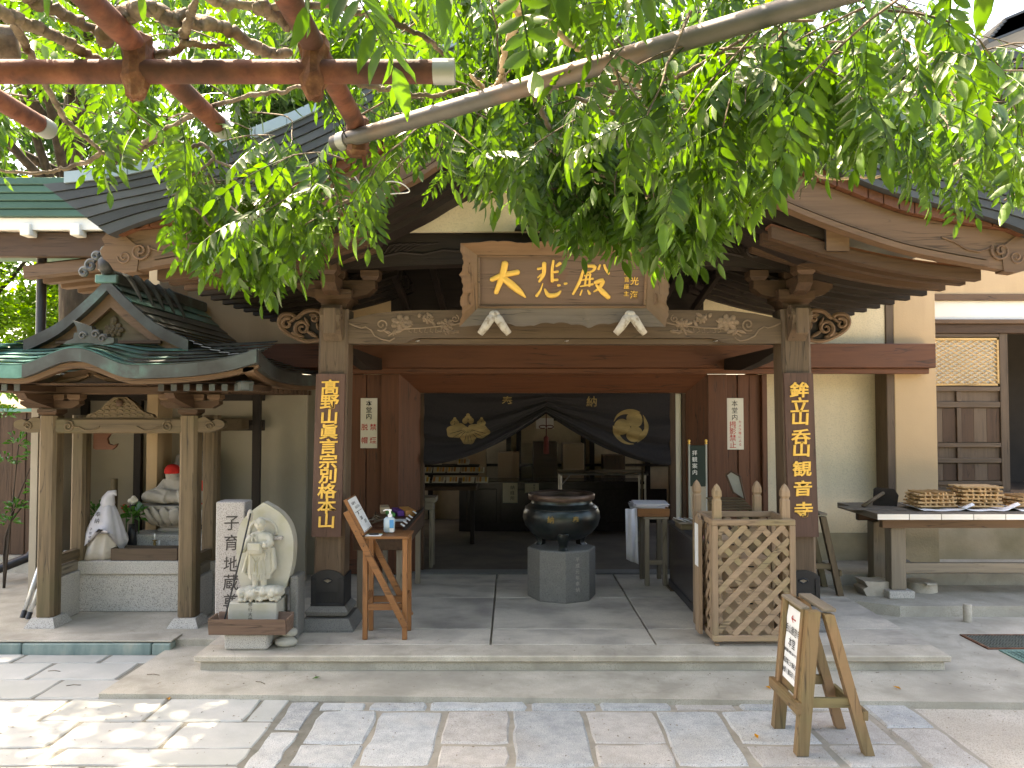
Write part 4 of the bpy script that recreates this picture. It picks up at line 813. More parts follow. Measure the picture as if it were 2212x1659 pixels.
t, cx, zt, h, w = notice('white paper notice forbidding photography right of the doorway', ax(1568, 915, y_), ax(1606, 915, y_), az(971, y_), az(860, y_), y_)
for txt, dx, dz, sz, pt, mt in (('本堂内', 0, .12, .064, .068, M_INK), ('撮影禁止', -.02, .36, .07, .066, M_REDINK), ('カメラ等による', .05, .345, .032, .037, M_REDINK)):
    b = MB(); letters(b, txt, T(cx + dx, y_ - .0045, zt - dz), sz, pt, bold=.004, depth=.001); b.build('lettering', mt, t)

# ---- parted curtain across the doorway
cux0, cux1 = xc_ + .037, rc_ - .162; YC = 7.74; apx = ax(1180, 893, YC); zap = az(893, YC); zou = az(1004, YC)
def cu_bot(x):
    s = min(1, abs(x - apx) / ((apx - cux0) if x < apx else (cux1 - apx))); return zap + (zou - zap) * (1 - (1 - s) ** 1.75)
def cu_y(x, z):
    dx, dz = x - apx, z - (zap + .04); r_ = math.hypot(dx, dz) + 1e-6; s = abs(dx) / 1.2
    prox = 1 - max(0, min(1, (z - cu_bot(x)) / (ZL0 - cu_bot(x) + 1e-6)))
    ph = r_ * 5 + 17 * prox ** 1.15 * (1.2 - .45 * min(1, s)) + 1.2 * math.sin(x * 3.1)
    return YC + (.042 * math.sin(ph) + .014 * math.sin(2.3 * ph + 1)) * (.25 + .75 * prox) + .012 * math.sin(x * 7) * prox
curt = thing('door_curtain', 'dark curtain with gold crests drawn apart across the doorway', 'curtain', ((cux0 + cux1) / 2, YC, ZL0))
for xa_, xb2 in ((cux0, apx), (apx, cux1)):
    b = MB(); f = lambda s, t: (lambda x: (lambda z: Vector((x, cu_y(x, z), z)))(ZL0 - .002 + (cu_bot(x) - ZL0) * t))(xa_ + (xb2 - xa_) * s)
    b.grid(f, 70, 46); b.build('cloth_half', M_CLOTH_D, curt, smooth=True)
def conform(name, polys, mt, off=.006, sub=3):
    bm = bmesh.new()
    for pg in polys:
        vs = [bm.verts.new((x, 0, z)) for x, z in pg]; bm.faces.new(vs)
    bmesh.ops.triangulate(bm, faces=bm.faces)
    for _ in range(sub): bmesh.ops.subdivide_edges(bm, edges=[e for e in bm.edges if e.calc_length() > .02], cuts=1, use_grid_fill=True); bmesh.ops.triangulate(bm, faces=bm.faces)
    for v in bm.verts: v.co.y = cu_y(v.co.x, v.co.z) - off
    me = bpy.data.meshes.new(name); bm.to_mesh(me); bm.free(); me.materials.append(mt); return link(name, me, curt)
def ell(cx, cz, rx, rz, an=0, n=24, lob=0, la=0.):
    a = R(an); return [(cx + math.cos(a) * x - math.sin(a) * z, cz + math.sin(a) * x + math.cos(a) * z) for x, z in [(rx * math.cos(t) * (1 + la * math.cos(lob * t)), rz * math.sin(t) * (1 + la * math.cos(lob * t))) for t in [2 * math.pi * i / n for i in range(n)]]]
kx, kz = ax(1011, 923, YC), az(923, YC)
P_ = []
P_.append(ell(kx - .105, kz - .035, .112, .072, 8, 30, 5, .07)); P_.append(ell(kx + .105, kz - .035, .112, .072, -8, 30, 5, .07)); P_.append(ell(kx, kz - .085, .085, .088, 0, 30, 6, .06))
o = conform('paulownia_leaves', P_[:1], M_GOLDCLOTH, .006); conform('paulownia_leaves', P_[1:2], M_GOLDCLOTH, .0063); conform('paulownia_leaves', P_[2:], M_GOLDCLOTH, .009)
for fx, s in ((-.135, .75), (0, 1.), (.135, .75)):
    zb = kz + (.03 if fx else .045)
    for dx, dz, rr in ((-.03, .02, .03), (.03, .02, .03), (-.018, .05, .018), (.018, .05, .018), (0, .075, .02)): conform('paulownia_flower', [ell(kx + fx + dx * s, zb + dz * s, rr * s, rr * s, 0, 14)], M_GOLDCLOTH, .0075, 1)
for k in range(9):
    a = R(200 + 17.5 * k); b = MB(); pts = [(kx + math.cos(a) * r_ * (1.35 if abs(k - 4) > 1 else 1) * (1 if abs(k - 4) > 1 else .9), kz - .015 + math.sin(a) * r_) for r_ in (.03, .07, .11, .14)]
    b.tube([Vector((x, cu_y(x, z) - .0105, z)) for x, z in pts], [.0022, .0026, .0026, .001], 4); b.build('vein', M_CLOTH_D, curt)
tx_, tz_, TR = ax(1361.6, 922, YC), az(922, YC), .178
for k in range(3):
    a0 = R(60 + 120 * k); hx, hz = tx_ + math.cos(a0) * TR * .48, tz_ + math.sin(a0) * TR * .48; r_ = TR * .455
    pg = [(hx + r_ * math.cos(a0 + 2 * math.pi * i / 26), hz + r_ * math.sin(a0 + 2 * math.pi * i / 26)) for i in range(26)]
    conform('comma_head', [pg], M_GOLDCLOTH, .006)
    outer = [(tx_ + TR * math.cos(a0 + R(q_)), tz_ + TR * math.sin(a0 + R(q_))) for q_ in range(-5, 106, 6)]
    inner = [(tx_ + TR * (.56 + .42 * (q_ / 105)) * math.cos(a0 + R(q_ * 1.0)), tz_ + TR * (.56 + .42 * (q_ / 105)) * math.sin(a0 + R(q_))) for q_ in range(100, 20, -6)]
    conform('comma_tail', [outer + inner], M_GOLDCLOTH, .0066)
for ch, u in (('奉', 1096), ('納', 1277.6)):
    g_ = MB(); letters(g_, ch, T(ax(u, 867, YC), 0, az(867, YC)), .112, bold=.01, depth=.001); g_.v = [(x, cu_y(x, z) - .007 + y, z) for x, y, z in g_.v]; g_.build('printed_character', M_GOLDCLOTH, curt)

# ---- inside the hall
def simple(name, label, cat, mb, mt, group=None, **k): return tag(base_origin(mb.build(name, mt, None, **k)), label, cat, group)
bk = thing('reception_counter', 'dark lacquered reception counter at the back of the hall', 'counter', (.45, 10.2, .136))
zc_ = az(1040, 10.2)
b = MB(); b.box(-.75, 1.75, 10.18, 10.75, zc_ - .035, zc_, .006); b.build('counter_top', M_LACQ, bk)
b = MB(); b.box(-.7, 1.7, 10.24, 10.7, .136, zc_ - .037); b.build('counter_body', M_LACQ, bk)
for k in range(6): b = MB(); x = -.6 + k * .45; b.box(x, x + .4, 10.225, 10.2385, .25, zc_ - .1, .006); b.build('front_panel', M_LACQ, bk)
bw = thing('back_partition', 'cream panelled partition with dark frames behind the counter', 'partition', (.4, 11.4, .136))
b = MB(); b.box(-2.2, 2.6, 11.4, 11.46, .136, 2.7); b.build('cream_panel', mat('dim_cream_board', two((.60, .52, .38)), rough=.8, bump=0, vary=0), bw)
for x in (-1.2, -.05, .1, 1.05, 1.18, 2.0): b = MB(); b.box(x - .035, x + .035, 11.35, 11.398, .14, 1.62, .004); b.build('post', w_dark('z'), bw)
for z in (.93, 1.6): b = MB(); b.box(-2.2, 2.6, 11.33, 11.349, z - .02, z + .02, .003); b.build('rail', w_dark('x'), bw)
ck = [(-.62, .25, .9, M_CARD), (-.2, .3, .85, M_CARD), (.3, .34, 1.05, w_brown('x')), (.72, .3, 1.02, M_CARD), (1.3, .3, .8, w_brown('z'))]
for i, (x, w, h, m) in enumerate(ck): b = MB(); b.box(x, x + w, 10.9, 11.25, .14, .5 + h * .75, .006); simple('storage_box', ('brown carton behind the counter at the far left', 'tall brown carton left of the counter centre', 'stack of brown boards behind the counter centre', 'brown carton right of the counter centre', 'dark wooden case behind the counter right end')[i], 'box', b, m, 'boxes behind the counter')
# notices on the counter front, board above
for (u0, u1, v0, v1, lab, txt) in ((1086, 1118, 1043, 1086, 'pale paper notice hung from the left of the counter', '納経所'), (1134, 1164, 1044, 1064, 'small pink paper notice on the counter front', '御朱印')):
    y0 = 10.17; t = thing('counter_notice', lab, 'notice', (ax((u0 + u1) / 2, v1, y0), y0, az(v1, y0)), group='notices on the counter'); b = MB(); b.box(ax(u0, v0, y0), ax(u1, v0, y0), y0 - .003, y0, az(v1, y0), az(v0, y0)); b.build('sheet', M_PAPER_W, t)
    b = MB(); letters(b, txt, T(ax((u0 + u1) / 2 + 5, v0, y0), y0 - .0035, (az(v0, y0) + az(v1, y0)) / 2), .06 if u1 < 1120 else .03, .07 if u1 < 1120 else .035, depth=.001); b.build('lettering', M_INK, t)
y0 = 11.3; b = MB(); b.box(ax(1158, 910, y0), ax(1196, 910, y0), y0 - .01, y0, az(926, y0), az(903, y0)); simple('hanging_card', 'white card hung high behind the tassel', 'card', b, M_PAPER)
tsl = thing('hanging_tassel', 'maroon knotted tassel hanging in the curtain gap', 'tassel', (ax(1180, 960, 8.6), 8.6, az(982, 8.6)))
xq = ax(1180, 960, 8.6); b = MB(); b.lathe([(.005, az(940, 8.6)), (.028, az(945, 8.6)), (.03, az(955, 8.6)), (.034, az(980, 8.6)), (.0, az(981, 8.6))], 12, (xq, 8.6, 0)); b.build('skirt', M_BROWNCORD, tsl, smooth=True)
b = MB(); b.tube([Vector((xq, 8.6, az(940, 8.6))), Vector((xq, 8.6, 2.3))], .006, 6); b.build('cord', M_BROWNCORD, tsl)
for s in (-1, 1): b = MB(); zk = az(922, 8.6); b.tube([Vector((xq, 8.59, zk))] + [Vector((xq + s * (.04 - .04 * math.cos(a)), 8.59, zk + .018 * math.sin(a))) for a in [i * .6 for i in range(1, 10)]], .006, 6); b.build('bow_loop', M_BROWNCORD, tsl)
# stepped display table with charm trays at left, folding table at right
dt = thing('display_table', 'dark stepped display table with charm trays inside left', 'table', (-1.0, 9.3, .136))
for k, (y, v) in enumerate(((9.2, 1040), (9.5, 1018), (9.8, 1000))):
    b = MB(); b.box(-1.75, -.42 + .0 * k, y, y + .29, az(v + 9, y), az(v + 6, y), .004); b.build('shelf', w_dark('x'), dt)
b = MB(); b.box(-1.75, -.43, 9.22, 10.0, az(1060, 9.2) - .0, az(1051, 9.2)); b.build('apron', w_brown('x'), dt)
for x in (-1.7, -.5): b = MB(); b.box(x, x + .05, 9.26, 9.31, .136, az(1060, 9.2) - .002, .004); b.build('leg', w_dark('z'), dt)
i = 0
for k, (y, v, us) in enumerate(((9.2, 1040, (912, 945, 975, 1010, 1040)), (9.5, 1018, (918, 947, 978, 1008, 1032)), (9.8, 1000, (940, 1000)))):
    for u in us[:]:
        x = ax(u, v, y); z = az(v + 6, y) + .0015; b = MB(); m = T(x, y + .13, z + .04) @ RX(28); b.box(-.075, .075, -.06, .06, -.008, .0, .002, m); t_ = thing('charm_tray', '', 'tray', (x, y + .13, z), group='small trays of charms on the display table')
        t_['label'] = 'small pale tray of charms, %s from the left on the %s step' % (('first', 'second', 'third', 'fourth', 'fifth')[us.index(u)], ('lowest', 'middle', 'top')[k]); b.build('tray', M_PAPER_W, t_); i += 1
        for q_ in range(4): b = MB(); b.box(-.065 + q_ * .034, -.04 + q_ * .034, -.045, .045, .001, .012, .002, m); b.build('charm', [M_GOLD, M_CARD, M_ORANGE, M_PAPER_W][(q_ + i) % 4], t_)
ft = thing('folding_table', 'folding table with a steel edge inside right of the burner', 'table', (1.05, 9.0, .136)); y = 9.0; zt = az(1026, y)
xa_, xb2 = ax(1209, 1026, y), ax(1400, 1026, y)
b = MB(); b.box(xa_, xb2, y, y + .5, zt, zt + .025, .004); b.build('table_top', M_LACQ, ft)
b = MB(); b.tube([Vector((xa_, y - .012, zt + .01)), Vector((xb2, y - .012, zt + .01))], .012, 8); b.build('edge_rail', M_STEEL, ft)
for x in (xa_ + .02, xb2 - .03):
    for yy in (y + .02, y + .45): b = MB(); b.tube([Vector((x, yy, zt)), Vector((x, yy, .137))], .012, 8); b.build('leg', M_STEEL, ft)
b = MB(); b.tube([Vector((xa_ + .02, y + .01, zt - .12)), Vector((xa_ + .12, y + .0, zt - .003))], .008, 6); b.build('stay', M_STEEL, ft)
b = MB(); p = onz(1076, 1132, .136); b.box(p.x - .13, p.x + .13, p.y, p.y + .25, .136, .36, .006); simple('floor_crate', 'dark box on the hall floor left of the burner', 'box', b, w_dark('x'))
b = MB(); p = onz(1125, 1122, .136); b.box(p.x - .13, p.x + .13, p.y, p.y + .2, .136, .15, .003); simple('floor_cushion', 'flat pale mat on the hall floor behind the burner', 'mat', b, M_CARD)
# clear spatter sheets above the counter
for i, (x0, x1) in enumerate(((-.62, .0), (.1, .98), (1.2, 1.66))):
    b = MB(); b.grid(lambda s, t: Vector((x0 + (x1 - x0) * s, 10.28 + .006 * math.sin(s * 9 + i) * math.sin(t * 5 + s * 4), zc_ + .003 + .5 * t)), 16, 12); simple('clear_sheet', ('clear plastic sheet above the left of the counter', 'clear plastic sheet above the counter centre', 'clear plastic sheet above the right of the counter')[i], 'screen', b, M_GLASS, 'clear sheets over the counter', smooth=True)
b = MB(); b.bar((ax(1385, 1010, 8.9), 8.9, az(1100, 8.9)), (ax(1388, 1010, 8.9), 8.9, az(1010, 8.9)), .05, .02); simple('wooden_paddle', 'tall wooden lath standing inside right of the folding table', 'lath', b, w_tan('z'))
# ================================================================== THINGS ON AND AROUND THE PORCH
# ---- incense burner on an octagonal plinth
BX, BY = ax(1213, 1200, 6.76), 6.76
ped = thing('stone_pedestal', 'grey granite octagonal pedestal under the bronze burner', 'pedestal', (BX, BY, PZ))
def octr(r, z): return [Vector((BX + r * math.sin(R(45 * k + 3)), BY - r * math.cos(R(45 * k + 3)), z)) for k in range(8)]
b = MB(); b.loft([octr(.292, PZ - .002), octr(.297, PZ + .01), octr(.297, .545), octr(.288, .556)]); b.build('plinth', M_GRANITE_D, ped)
for k, txt in ((1, '平成元年奉納'),):
    a = R(22.5 + 3); m = T(BX + .2752 * math.sin(a), BY - .2752 * math.cos(a), .36) @ RZ(math.degrees(a)); b = MB(); letters(b, txt, m, .042, .05, depth=.002); b.build('engraving', M_STATUE_D, ped)
bur = thing('incense_burner', 'round dark bronze incense burner with gilt characters before the doorway', 'incense burner', (BX, BY, .556))
body = [(.0, .615), (.10, .617), (.19, .635), (.265, .68), (.318, .745), (.338, .81), (.332, .86), (.312, .90), (.298, .912), (.292, .918), (.285, .922), (.268, .935), (.262, .945), (.262, .965)]
b = MB(); b.lathe(body + [(.25, .965), (.25, .925), (.0, .92)], 56, (BX, BY, 0)); b.build('bowl', M_BRONZE, bur, autosm=38)
b = MB(); b.lathe([(.262, .966), (.285, .968), (.291, .985), (.291, 1.01), (.284, 1.019), (.262, 1.019), (.248, 1.005), (.248, .966)], 56, (BX, BY, 0)); b.build('rim', M_BRONZE_RIM, bur, autosm=38)
b = MB(); b.lathe([(.0, .94), (.248, .945)], 40, (BX, BY, 0)); b.build('ash_bed', mat('shade_dark_ash', two((.16, .15, .14)), rough=.95, scale=20, bump=.4, vary=0), bur)  # ash colour darkened to carry the shade inside the rim
b = MB(); b.tube([Vector((BX + .314 * math.cos(i * math.pi / 20), BY + .314 * math.sin(i * math.pi / 20), .898)) for i in range(41)], .006, 6); b.build('shoulder_band', M_BRONZE, bur, smooth=True)
for k in range(3):
    a = R(-90 + 120 * k); c, s = math.cos(a), math.sin(a); rings = []
    for (d, w, th, z) in ((.20, .085, .05, .735), (.225, .078, .06, .70), (.225, .058, .055, .655), (.20, .042, .04, .61), (.195, .04, .036, .58), (.21, .052, .045, .556)):
        rings.append([Vector((BX + c * (d + e * th) - s * f * w, BY + s * (d + e * th) + c * f * w, z)) for e, f in ((1, -.5), (1.25, 0), (1, .5), (.4, .9), (-.6, .8), (-.6, -.8), (.4, -.9))])
    b = MB(); b.loft(rings); b.build('beast_leg', M_BRONZE, bur, autosm=50)
    for e in (-1, 1): b = MB(); p = Vector((BX + c * .285 - s * e * .03, BY + s * .285 + c * e * .03, .70)); b.ball(p, .011, 8, 6); b.build('boss', M_BRONZE, bur, smooth=True)
for ch, an in (('納', -19), ('奉', 17)):
    a = R(an); r_ = .3395; m = T(BX + r_ * math.sin(a), BY - r_ * math.cos(a), .83) @ RZ(an) @ RX(0); b = MB(); letters(b, ch, m, .062, bold=.006, depth=.004); b.build('gilt_character', mat('worn_gilt', two((.30, .20, .06)), rough=.5, metal=.5, vary=0), bur)

# ---- orange stand with sloping notice, front left
ys0, ys1 = 5.46, 5.72
stnd = thing('wooden_stand', 'orange-stained wooden stand with a sloping notice board', 'stand', (ax(830, 1380, 5.5), 5.6, PZ))
lx = [ax(783, 1300, ys0), ax(868.6, 1300, ys0)]; zt = .835
for x in lx:
    for y in (ys0, ys1 - .035): b = MB(); b.box(x, x + .034, y, y + .034, PZ, zt, .003); b.build('leg', w_orange('z'), stnd)
b = MB(); b.box(lx[0] - .012, lx[1] + .046, ys0 - .012, ys1 + .012, zt + .001, zt + .02, .003); b.build('top', w_orange('x'), stnd)
for y in (ys0 + .004, ys1 - .03): b = MB(); b.box(lx[0] + .036, lx[1] - .002, y, y + .022, .335, .38, .002); b.build('rail', w_orange('x'), stnd)
for x in (lx[0] + .005, lx[1] + .005): b = MB(); b.box(x, x + .022, ys0 + .036, ys1 - .037, .385, .425, .002); b.build('rail', w_orange('y'), stnd)
for y in (ys0 - .016, ys1 + .014):
    p0, p1 = at(749, 1104, ys0), at(876, 1352, ys0); b = MB(); b.bar((p0.x, y, p0.z), (p1.x, y, p1.z), .026, .045, .003, up=(1, 0, .5)); b.build('brace', w_orange('x'), stnd)
    for t_ in (.17, .30, .93): q_ = p0.lerp(p1, t_); b = MB(); b.tube([Vector((q_.x, y - .0145, q_.z)), Vector((q_.x, y - .010, q_.z))], .004, 8); b.build('screw', M_BLACKMETAL, stnd)
p0, p1 = at(746, 1079, ys0), at(786, 1155, ys0); d = (p1 - p0); d.y = 0; L = d.length; d.normalize(); nrm = Vector((-d.z, 0, d.x)) * (1 if -d.z > 0 else -1)
mB = Matrix(((d.x, 0, nrm.x, p0.x), (0, 1, 0, ys0 - .02), (d.z, 0, nrm.z, p0.z), (0, 0, 0, 1)))
b = MB(); b.box(0, L, 0, .30, -.012, .012, .003, mB); bd = b.build('notice_board', w_orange('y'), stnd)
b = MB(); b.box(.012, L - .012, .014, .288, .0125, .0145, 0, mB); sh = b.build('notice_sheet', M_PAPER, bd)
mt_ = mB @ T(0, 0, .0148) @ Matrix(((0, 0, -1, 0), (1, 0, 0, 0), (0, -1, 0, 0), (0, 0, 0, 1)))   # text x -> board y
def btxt(txt, px, py, sz):
    b = MB(); m = mB @ Matrix(((0, 0, -1, px), (1, 0, 0, py), (0, -1, 0, .0148), (0, 0, 0, 1))); letters(b, txt, m, sz, sz * 1.05, vertical=False, depth=.0006, bold=.012); b.build('lettering', M_INK, bd)
btxt('お気持ちを', .05, .12, .024); btxt('お入れ下さい', .085, .18, .024); btxt('御線香', .17, .12, .03); btxt('百円', .205, .2, .03)
for px in (.115, .262): b = MB(); b.box(px, px + .003, .03, .27, .0146, .0152, 0, mB); b.build('rule', M_INK, bd)
# sanitiser bottle
bx0 = ax(841, 1146, 5.6); sb = thing('sanitiser_bottle', 'white pump bottle of hand sanitiser on the orange stand', 'bottle', (bx0, 5.6, zt + .02))
b = MB(); b.box(bx0 - .039, bx0 + .039, 5.572, 5.628, zt + .0205, zt + .135, .014); b.build('bottle', M_BOTTLE, sb, autosm=60)
b = MB(); b.box(bx0 + .006, bx0 + .036, 5.5695, 5.5715, zt + .06, zt + .118); b.build('label_panel', M_BLUE, sb)
b = MB(); b.box(bx0 + .006, bx0 + .036, 5.5695, 5.5715, zt + .03, zt + .059); b.build('lower_label', M_PAPER, sb)
b = MB(); b.lathe([(.0, .135), (.016, .135), (.016, .155), (.007, .16), (.007, .178), (.011, .18), (.011, .19), (.0, .192)], 16, (bx0 + .005, 5.6, zt)); b.build('pump', M_WHITEPLASTIC, sb, autosm=40)
b = MB(); b.tube([Vector((bx0 + .005, 5.6, zt + .186)), Vector((bx0 - .03, 5.6, zt + .187)), Vector((bx0 - .045, 5.6, zt + .178))], [.006, .005, .004], 8); b.build('spout', M_WHITEPLASTIC, sb, smooth=True)
ds = thing('incense_dish', 'black oval dish on a green-edged card on the stand', 'dish', (ax(808, 1160, 5.5), 5.5, zt + .02)); cx = ax(808, 1160, 5.5)
b = MB(); b.box(cx - .055, cx + .055, 5.455, 5.53, zt + .0205, zt + .0245); b.build('card', M_PAPER, ds)
b = MB(); b.box(cx - .055, cx + .055, 5.531, 5.545, zt + .0205, zt + .0248); b.build('card_edge', M_GREENB, ds)
b = MB(); b.lathe([(0, .025), (.034, .025), (.036, .03), (.03, .034), (0, .033)], 20, (cx, 5.495, zt), 1., .6); b.build('dish', M_BLACKP, ds, autosm=40)

# ---- long offering table behind it
ot = thing('offering_table', 'brown offering table along the left door boards', 'table', (-1.05, 6.6, PZ)); tz = .80; tx0, tx1 = -1.235, -.825
b = MB(); b.box(tx0, tx1, 5.98, 7.28, tz - .022, tz, .004); b.build('top', w_red('y'), ot)
for (x0, x1, y0, y1) in ((tx0 + .01, tx1 - .01, 5.985, 6.01), (tx0 + .01, tx1 - .01, 7.25, 7.275), (tx1 - .026, tx1 - .004, 6.012, 7.248), (tx0 + .004, tx0 + .026, 6.012, 7.248)):
    b = MB(); b.box(x0, x1, y0, y1, tz - .14, tz - .0235, .003); b.build('apron', w_brown('y'), ot)
for x in (tx0 + .03, tx1 - .075):
    for y in (6.02, 7.2): b = MB(); b.box(x, x + .045, y, y + .045, PZ, tz - .024, .003); b.build('leg', w_pale('z'), ot)
for x in (tx1 - .02, ): b = MB(); b.box(x, x + .018, 5.99, 7.27, tz + .001, tz + .03, .003); b.build('edge_strip', w_dark('y'), ot)
rr = random.Random(11)
def goods(name, label, x, y, w, d, h, m, rot, group='incense and charms on the offering table'):
    b = MB(); b.box(-w / 2, w / 2, -d / 2, d / 2, 0, h, .003, T(x, y, tz + .0015) @ RZ(rot)); return simple(name, label, 'box', b, m, group)
goods('incense_box', 'orange incense box at the far end of the offering table', -.95, 7.0, .09, .30, .05, M_ORANGE, 20)
goods('incense_box', 'purple incense box beside the orange one', -1.03, 6.98, .06, .28, .045, M_MAGENTA, 20)
goods('incense_box', 'green incense box left of the purple one', -1.10, 6.95, .05, .26, .03, M_GREENB, 20)
goods('incense_box', 'pale buff box behind the green incense box', -1.17, 7.1, .08, .2, .06, M_CARD, 12)
goods('paper_slip', 'white paper slip lying mid offering table', -.98, 6.60, .16, .13, .004, M_PAPER, 8)
goods('wood_tray', 'flat reddish tray on the offering table', -.99, 6.3, .22, .22, .012, w_red('x'), 0)
for i in range(14):
    x, y = rr.uniform(-1.2, -1.08), rr.uniform(6.25, 6.85); b = MB(); m = T(x, y, tz + .006 + .008 * (i % 5)) @ RZ(rr.uniform(50, 120)); b.box(-.075, .075, -.007, .007, 0, .008, .002, m)
    simple('incense_bundle', 'brown incense bundle in the heap at the table left', 'incense', b, [w_tan('x'), w_brown('x'), w_pale('x')][i % 3], 'loose incense bundles heaped on the offering table')
for i, y in enumerate((6.1, 6.25, 6.42, 6.58, 6.85)):
    b = MB(); m = T(-.855, y, tz + .031) @ RX(0) @ RY(35); b.box(-.03, .03, -.025, .025, 0, .004, 0, m); simple('price_tag', ('nearest white tag on the offering table edge', 'second white tag on the offering table edge', 'third white tag on the offering table edge', 'fourth white tag on the offering table edge', 'farthest white tag on the offering table edge')[i], 'tag', b, M_PAPER, 'price tags on the offering table')
# chest of drawers behind, just inside the left door jamb
ch = thing('low_chest', 'pale wooden stool just inside the left door jamb', 'stool', (-.98, 7.95, .136)); xq0, xq1 = ax(912, 1110, 7.9), ax(942, 1110, 7.9); zz = az(1074, 7.9)
b = MB(); b.box(xq0 - .1, xq1, 7.86, 8.1, zz - .05, zz, .004); b.build('seat', w_pale('x'), ch); b = MB(); b.box(xq0 - .08, xq1 - .03, 7.88, 8.08, zz - .13, zz - .052, .004); b.build('apron', w_pale('x'), ch)
for x in (xq0 - .08, xq1 - .07):
    for y in (7.88, 8.03): b = MB(); b.box(x, x + .04, y, y + .04, .137, zz - .132, .003); b.build('leg', w_pale('z'), ch)

# ---- right side: stand with folded papers, black cabinet, banner, votive plaque
ps = thing('paper_stand', 'grey wooden stand with an orange drawer box inside the right jamb', 'stand', (1.42, 7.3, PZ)); y0, y1 = 7.12, 7.44; xx0, xx1 = ax(1392, 1180, 7.15), ax(1440, 1180, 7.15); zt2 = az(1121, 7.15)
for x in (xx0, xx1 - .04):
    for y in (y0, y1 - .04): b = MB(); b.box(x, x + .042, y, y + .042, PZ, zt2, .003); b.build('leg', w_pale('z'), ps)
b = MB(); b.box(xx0 - .01, xx1 + .01, y0 - .01, y1 + .01, zt2 + .001, zt2 + .025, .003); b.build('top', w_pale('x'), ps)
b = MB(); b.box(xx0 + .043, xx1 - .042, y0 + .01, y0 + .03, .32, .36, .003); b.build('rail', w_pale('x'), ps)
b = MB(); b.box(xx0 - .07, xx1 + .02, y0 - .02, y1, zt2 + .026, zt2 + .10, .004); b.build('drawer_box', w_orange('x'), ps)
zz2 = zt2 + .101
for i in range(6):
    b = MB(); m = T(xx0 + .04 + i * .006, y0 + .13, zz2 + i * .0075) @ RZ(rr.uniform(-12, 12)) @ RX(2); b.box(-.16, .16, -.12, .12, 0, .006, .002, m); simple('folded_paper', 'white folded paper in the pile on the drawer box', 'paper', b, M_CLOTH_W, 'pile of folded papers on the drawer box')
b = MB(); b.grid(lambda s, t: Vector((xx0 - .185 + .115 * s + .01 * t, y0 - .03 + .012 * math.sin(s * 9 + t) + .03 * s, zt2 + .10 - (.46 + .05 * s) * t)), 12, 6); o = simple('hanging_cloth', 'white printed cloth hanging from the left of the drawer box', 'cloth', b, M_CLOTH_W, smooth=True)
so = o.modifiers.new('thick', 'SOLIDIFY'); so.thickness = .004
cab = thing('black_cabinet', 'low black cabinet running back along the right jamb', 'cabinet', (1.65, 6.5, PZ)); cx0, cx1, cz = 1.43, 1.86, .735
b = MB(); b.box(cx0 + .01, cx1, 5.85, 7.08, PZ + .075, cz - .03, .004); b.build('body', M_LACQ, cab); b = MB(); b.box(cx0 - .005, cx1 + .01, 5.83, 7.1, cz - .029, cz, .005); b.build('top', wood('black_stained_board', (.045, .043, .045), 'y'), cab)
b = MB(); b.box(cx0, cx1 + .004, 5.84, 7.09, PZ + .012, PZ + .074, .004); b.build('base', wood('black_stained_board', (.045, .043, .045), 'y'), cab)
b = MB(); b.box(cx0 - .02, cx1, 6.9, 7.12, PZ, PZ + .011); b.build('skid', w_tan('x'), cab)
b = MB(); m = T(1.56, 6.62, cz + .05) @ RX(0); b.box(-.16, .2, -.14, .14, .0, .012, .003, m); o = simple('sales_board', 'pale board with booklets on the black cabinet', 'board', b, w_pale('x'))
b = MB(); b.box(1.42, 1.72, 6.5, 6.74, cz + .001, cz + .049, .004); simple('sales_box', 'brown box under the booklet board on the cabinet', 'box', b, w_tan('x'))
for i in range(7):
    b = MB(); m = T(1.44 + i * .045, 6.62, cz + .064) @ RZ(15) @ RY(25); b.box(-.03, .03, -.08, .08, 0, .006, .001, m); simple('booklet', 'thin booklet in the fanned row on the pale board', 'booklet', b, [M_PAPER, M_CLOTH_W, M_GREYPL][i % 3], 'fanned booklets on the pale board')
for i in range(4): b = MB(); b.box(1.50 + i * .07, 1.555 + i * .07, 6.02, 6.12, cz + .001, cz + .018, .003); simple('charm_pack', ('pink charm pack on the near end of the cabinet', 'white charm pack second on the near end of the cabinet', 'red charm pack third on the near end of the cabinet', 'pale charm pack fourth on the near end of the cabinet')[i], 'packet', b, [mat('pink_pack', two((.7, .3, .3)), bump=0), M_PAPER, M_REDCLOTH, M_PAPER_W][i], 'charm packs on the cabinet')
bn = thing('standing_banner', 'dark green standing banner with gold knobs right of the doorway', 'banner', (ax(1508, 1070, 7.2), 7.2, PZ)); ba, bb_ = ax(1490, 1000, 7.2), ax(1524, 1000, 7.2); bz0, bz1 = az(1050, 7.2), az(962, 7.2)
b = MB(); b.box(ba, bb_, 7.19, 7.215, bz0, bz1, .003); b.build('panel', mat('dark_green_lacquer', two((.012, .03, .026)), rough=.35, bump=0, vary=0), bn)
for x in (ba - .006, bb_ + .006):
    b = MB(); b.box(x - .008, x + .008, 7.19, 7.215, PZ, bz1 + .01, .002); b.build('post', M_GALV, bn); b = MB(); b.lathe([(0, 0), (.012, 0), (.012, .012), (.006, .016), (.014, .028), (.010, .042), (0, .046)], 12, (x, 7.2, bz1 + .011)); b.build('gold_knob', M_GOLD, bn, smooth=True)
b = MB(); letters(b, '拝観案内', T((ba + bb_) / 2 - .03, 7.186, (bz0 + bz1) / 2 + .03), .05, .06, depth=.001); b.build('lettering', M_PAPER, bn)
b = MB(); b.box(ba, bb_, 7.19, 7.214, bz0 - .3, bz0 - .004, .003); b.build('lower_panel', M_GREYPL, bn)
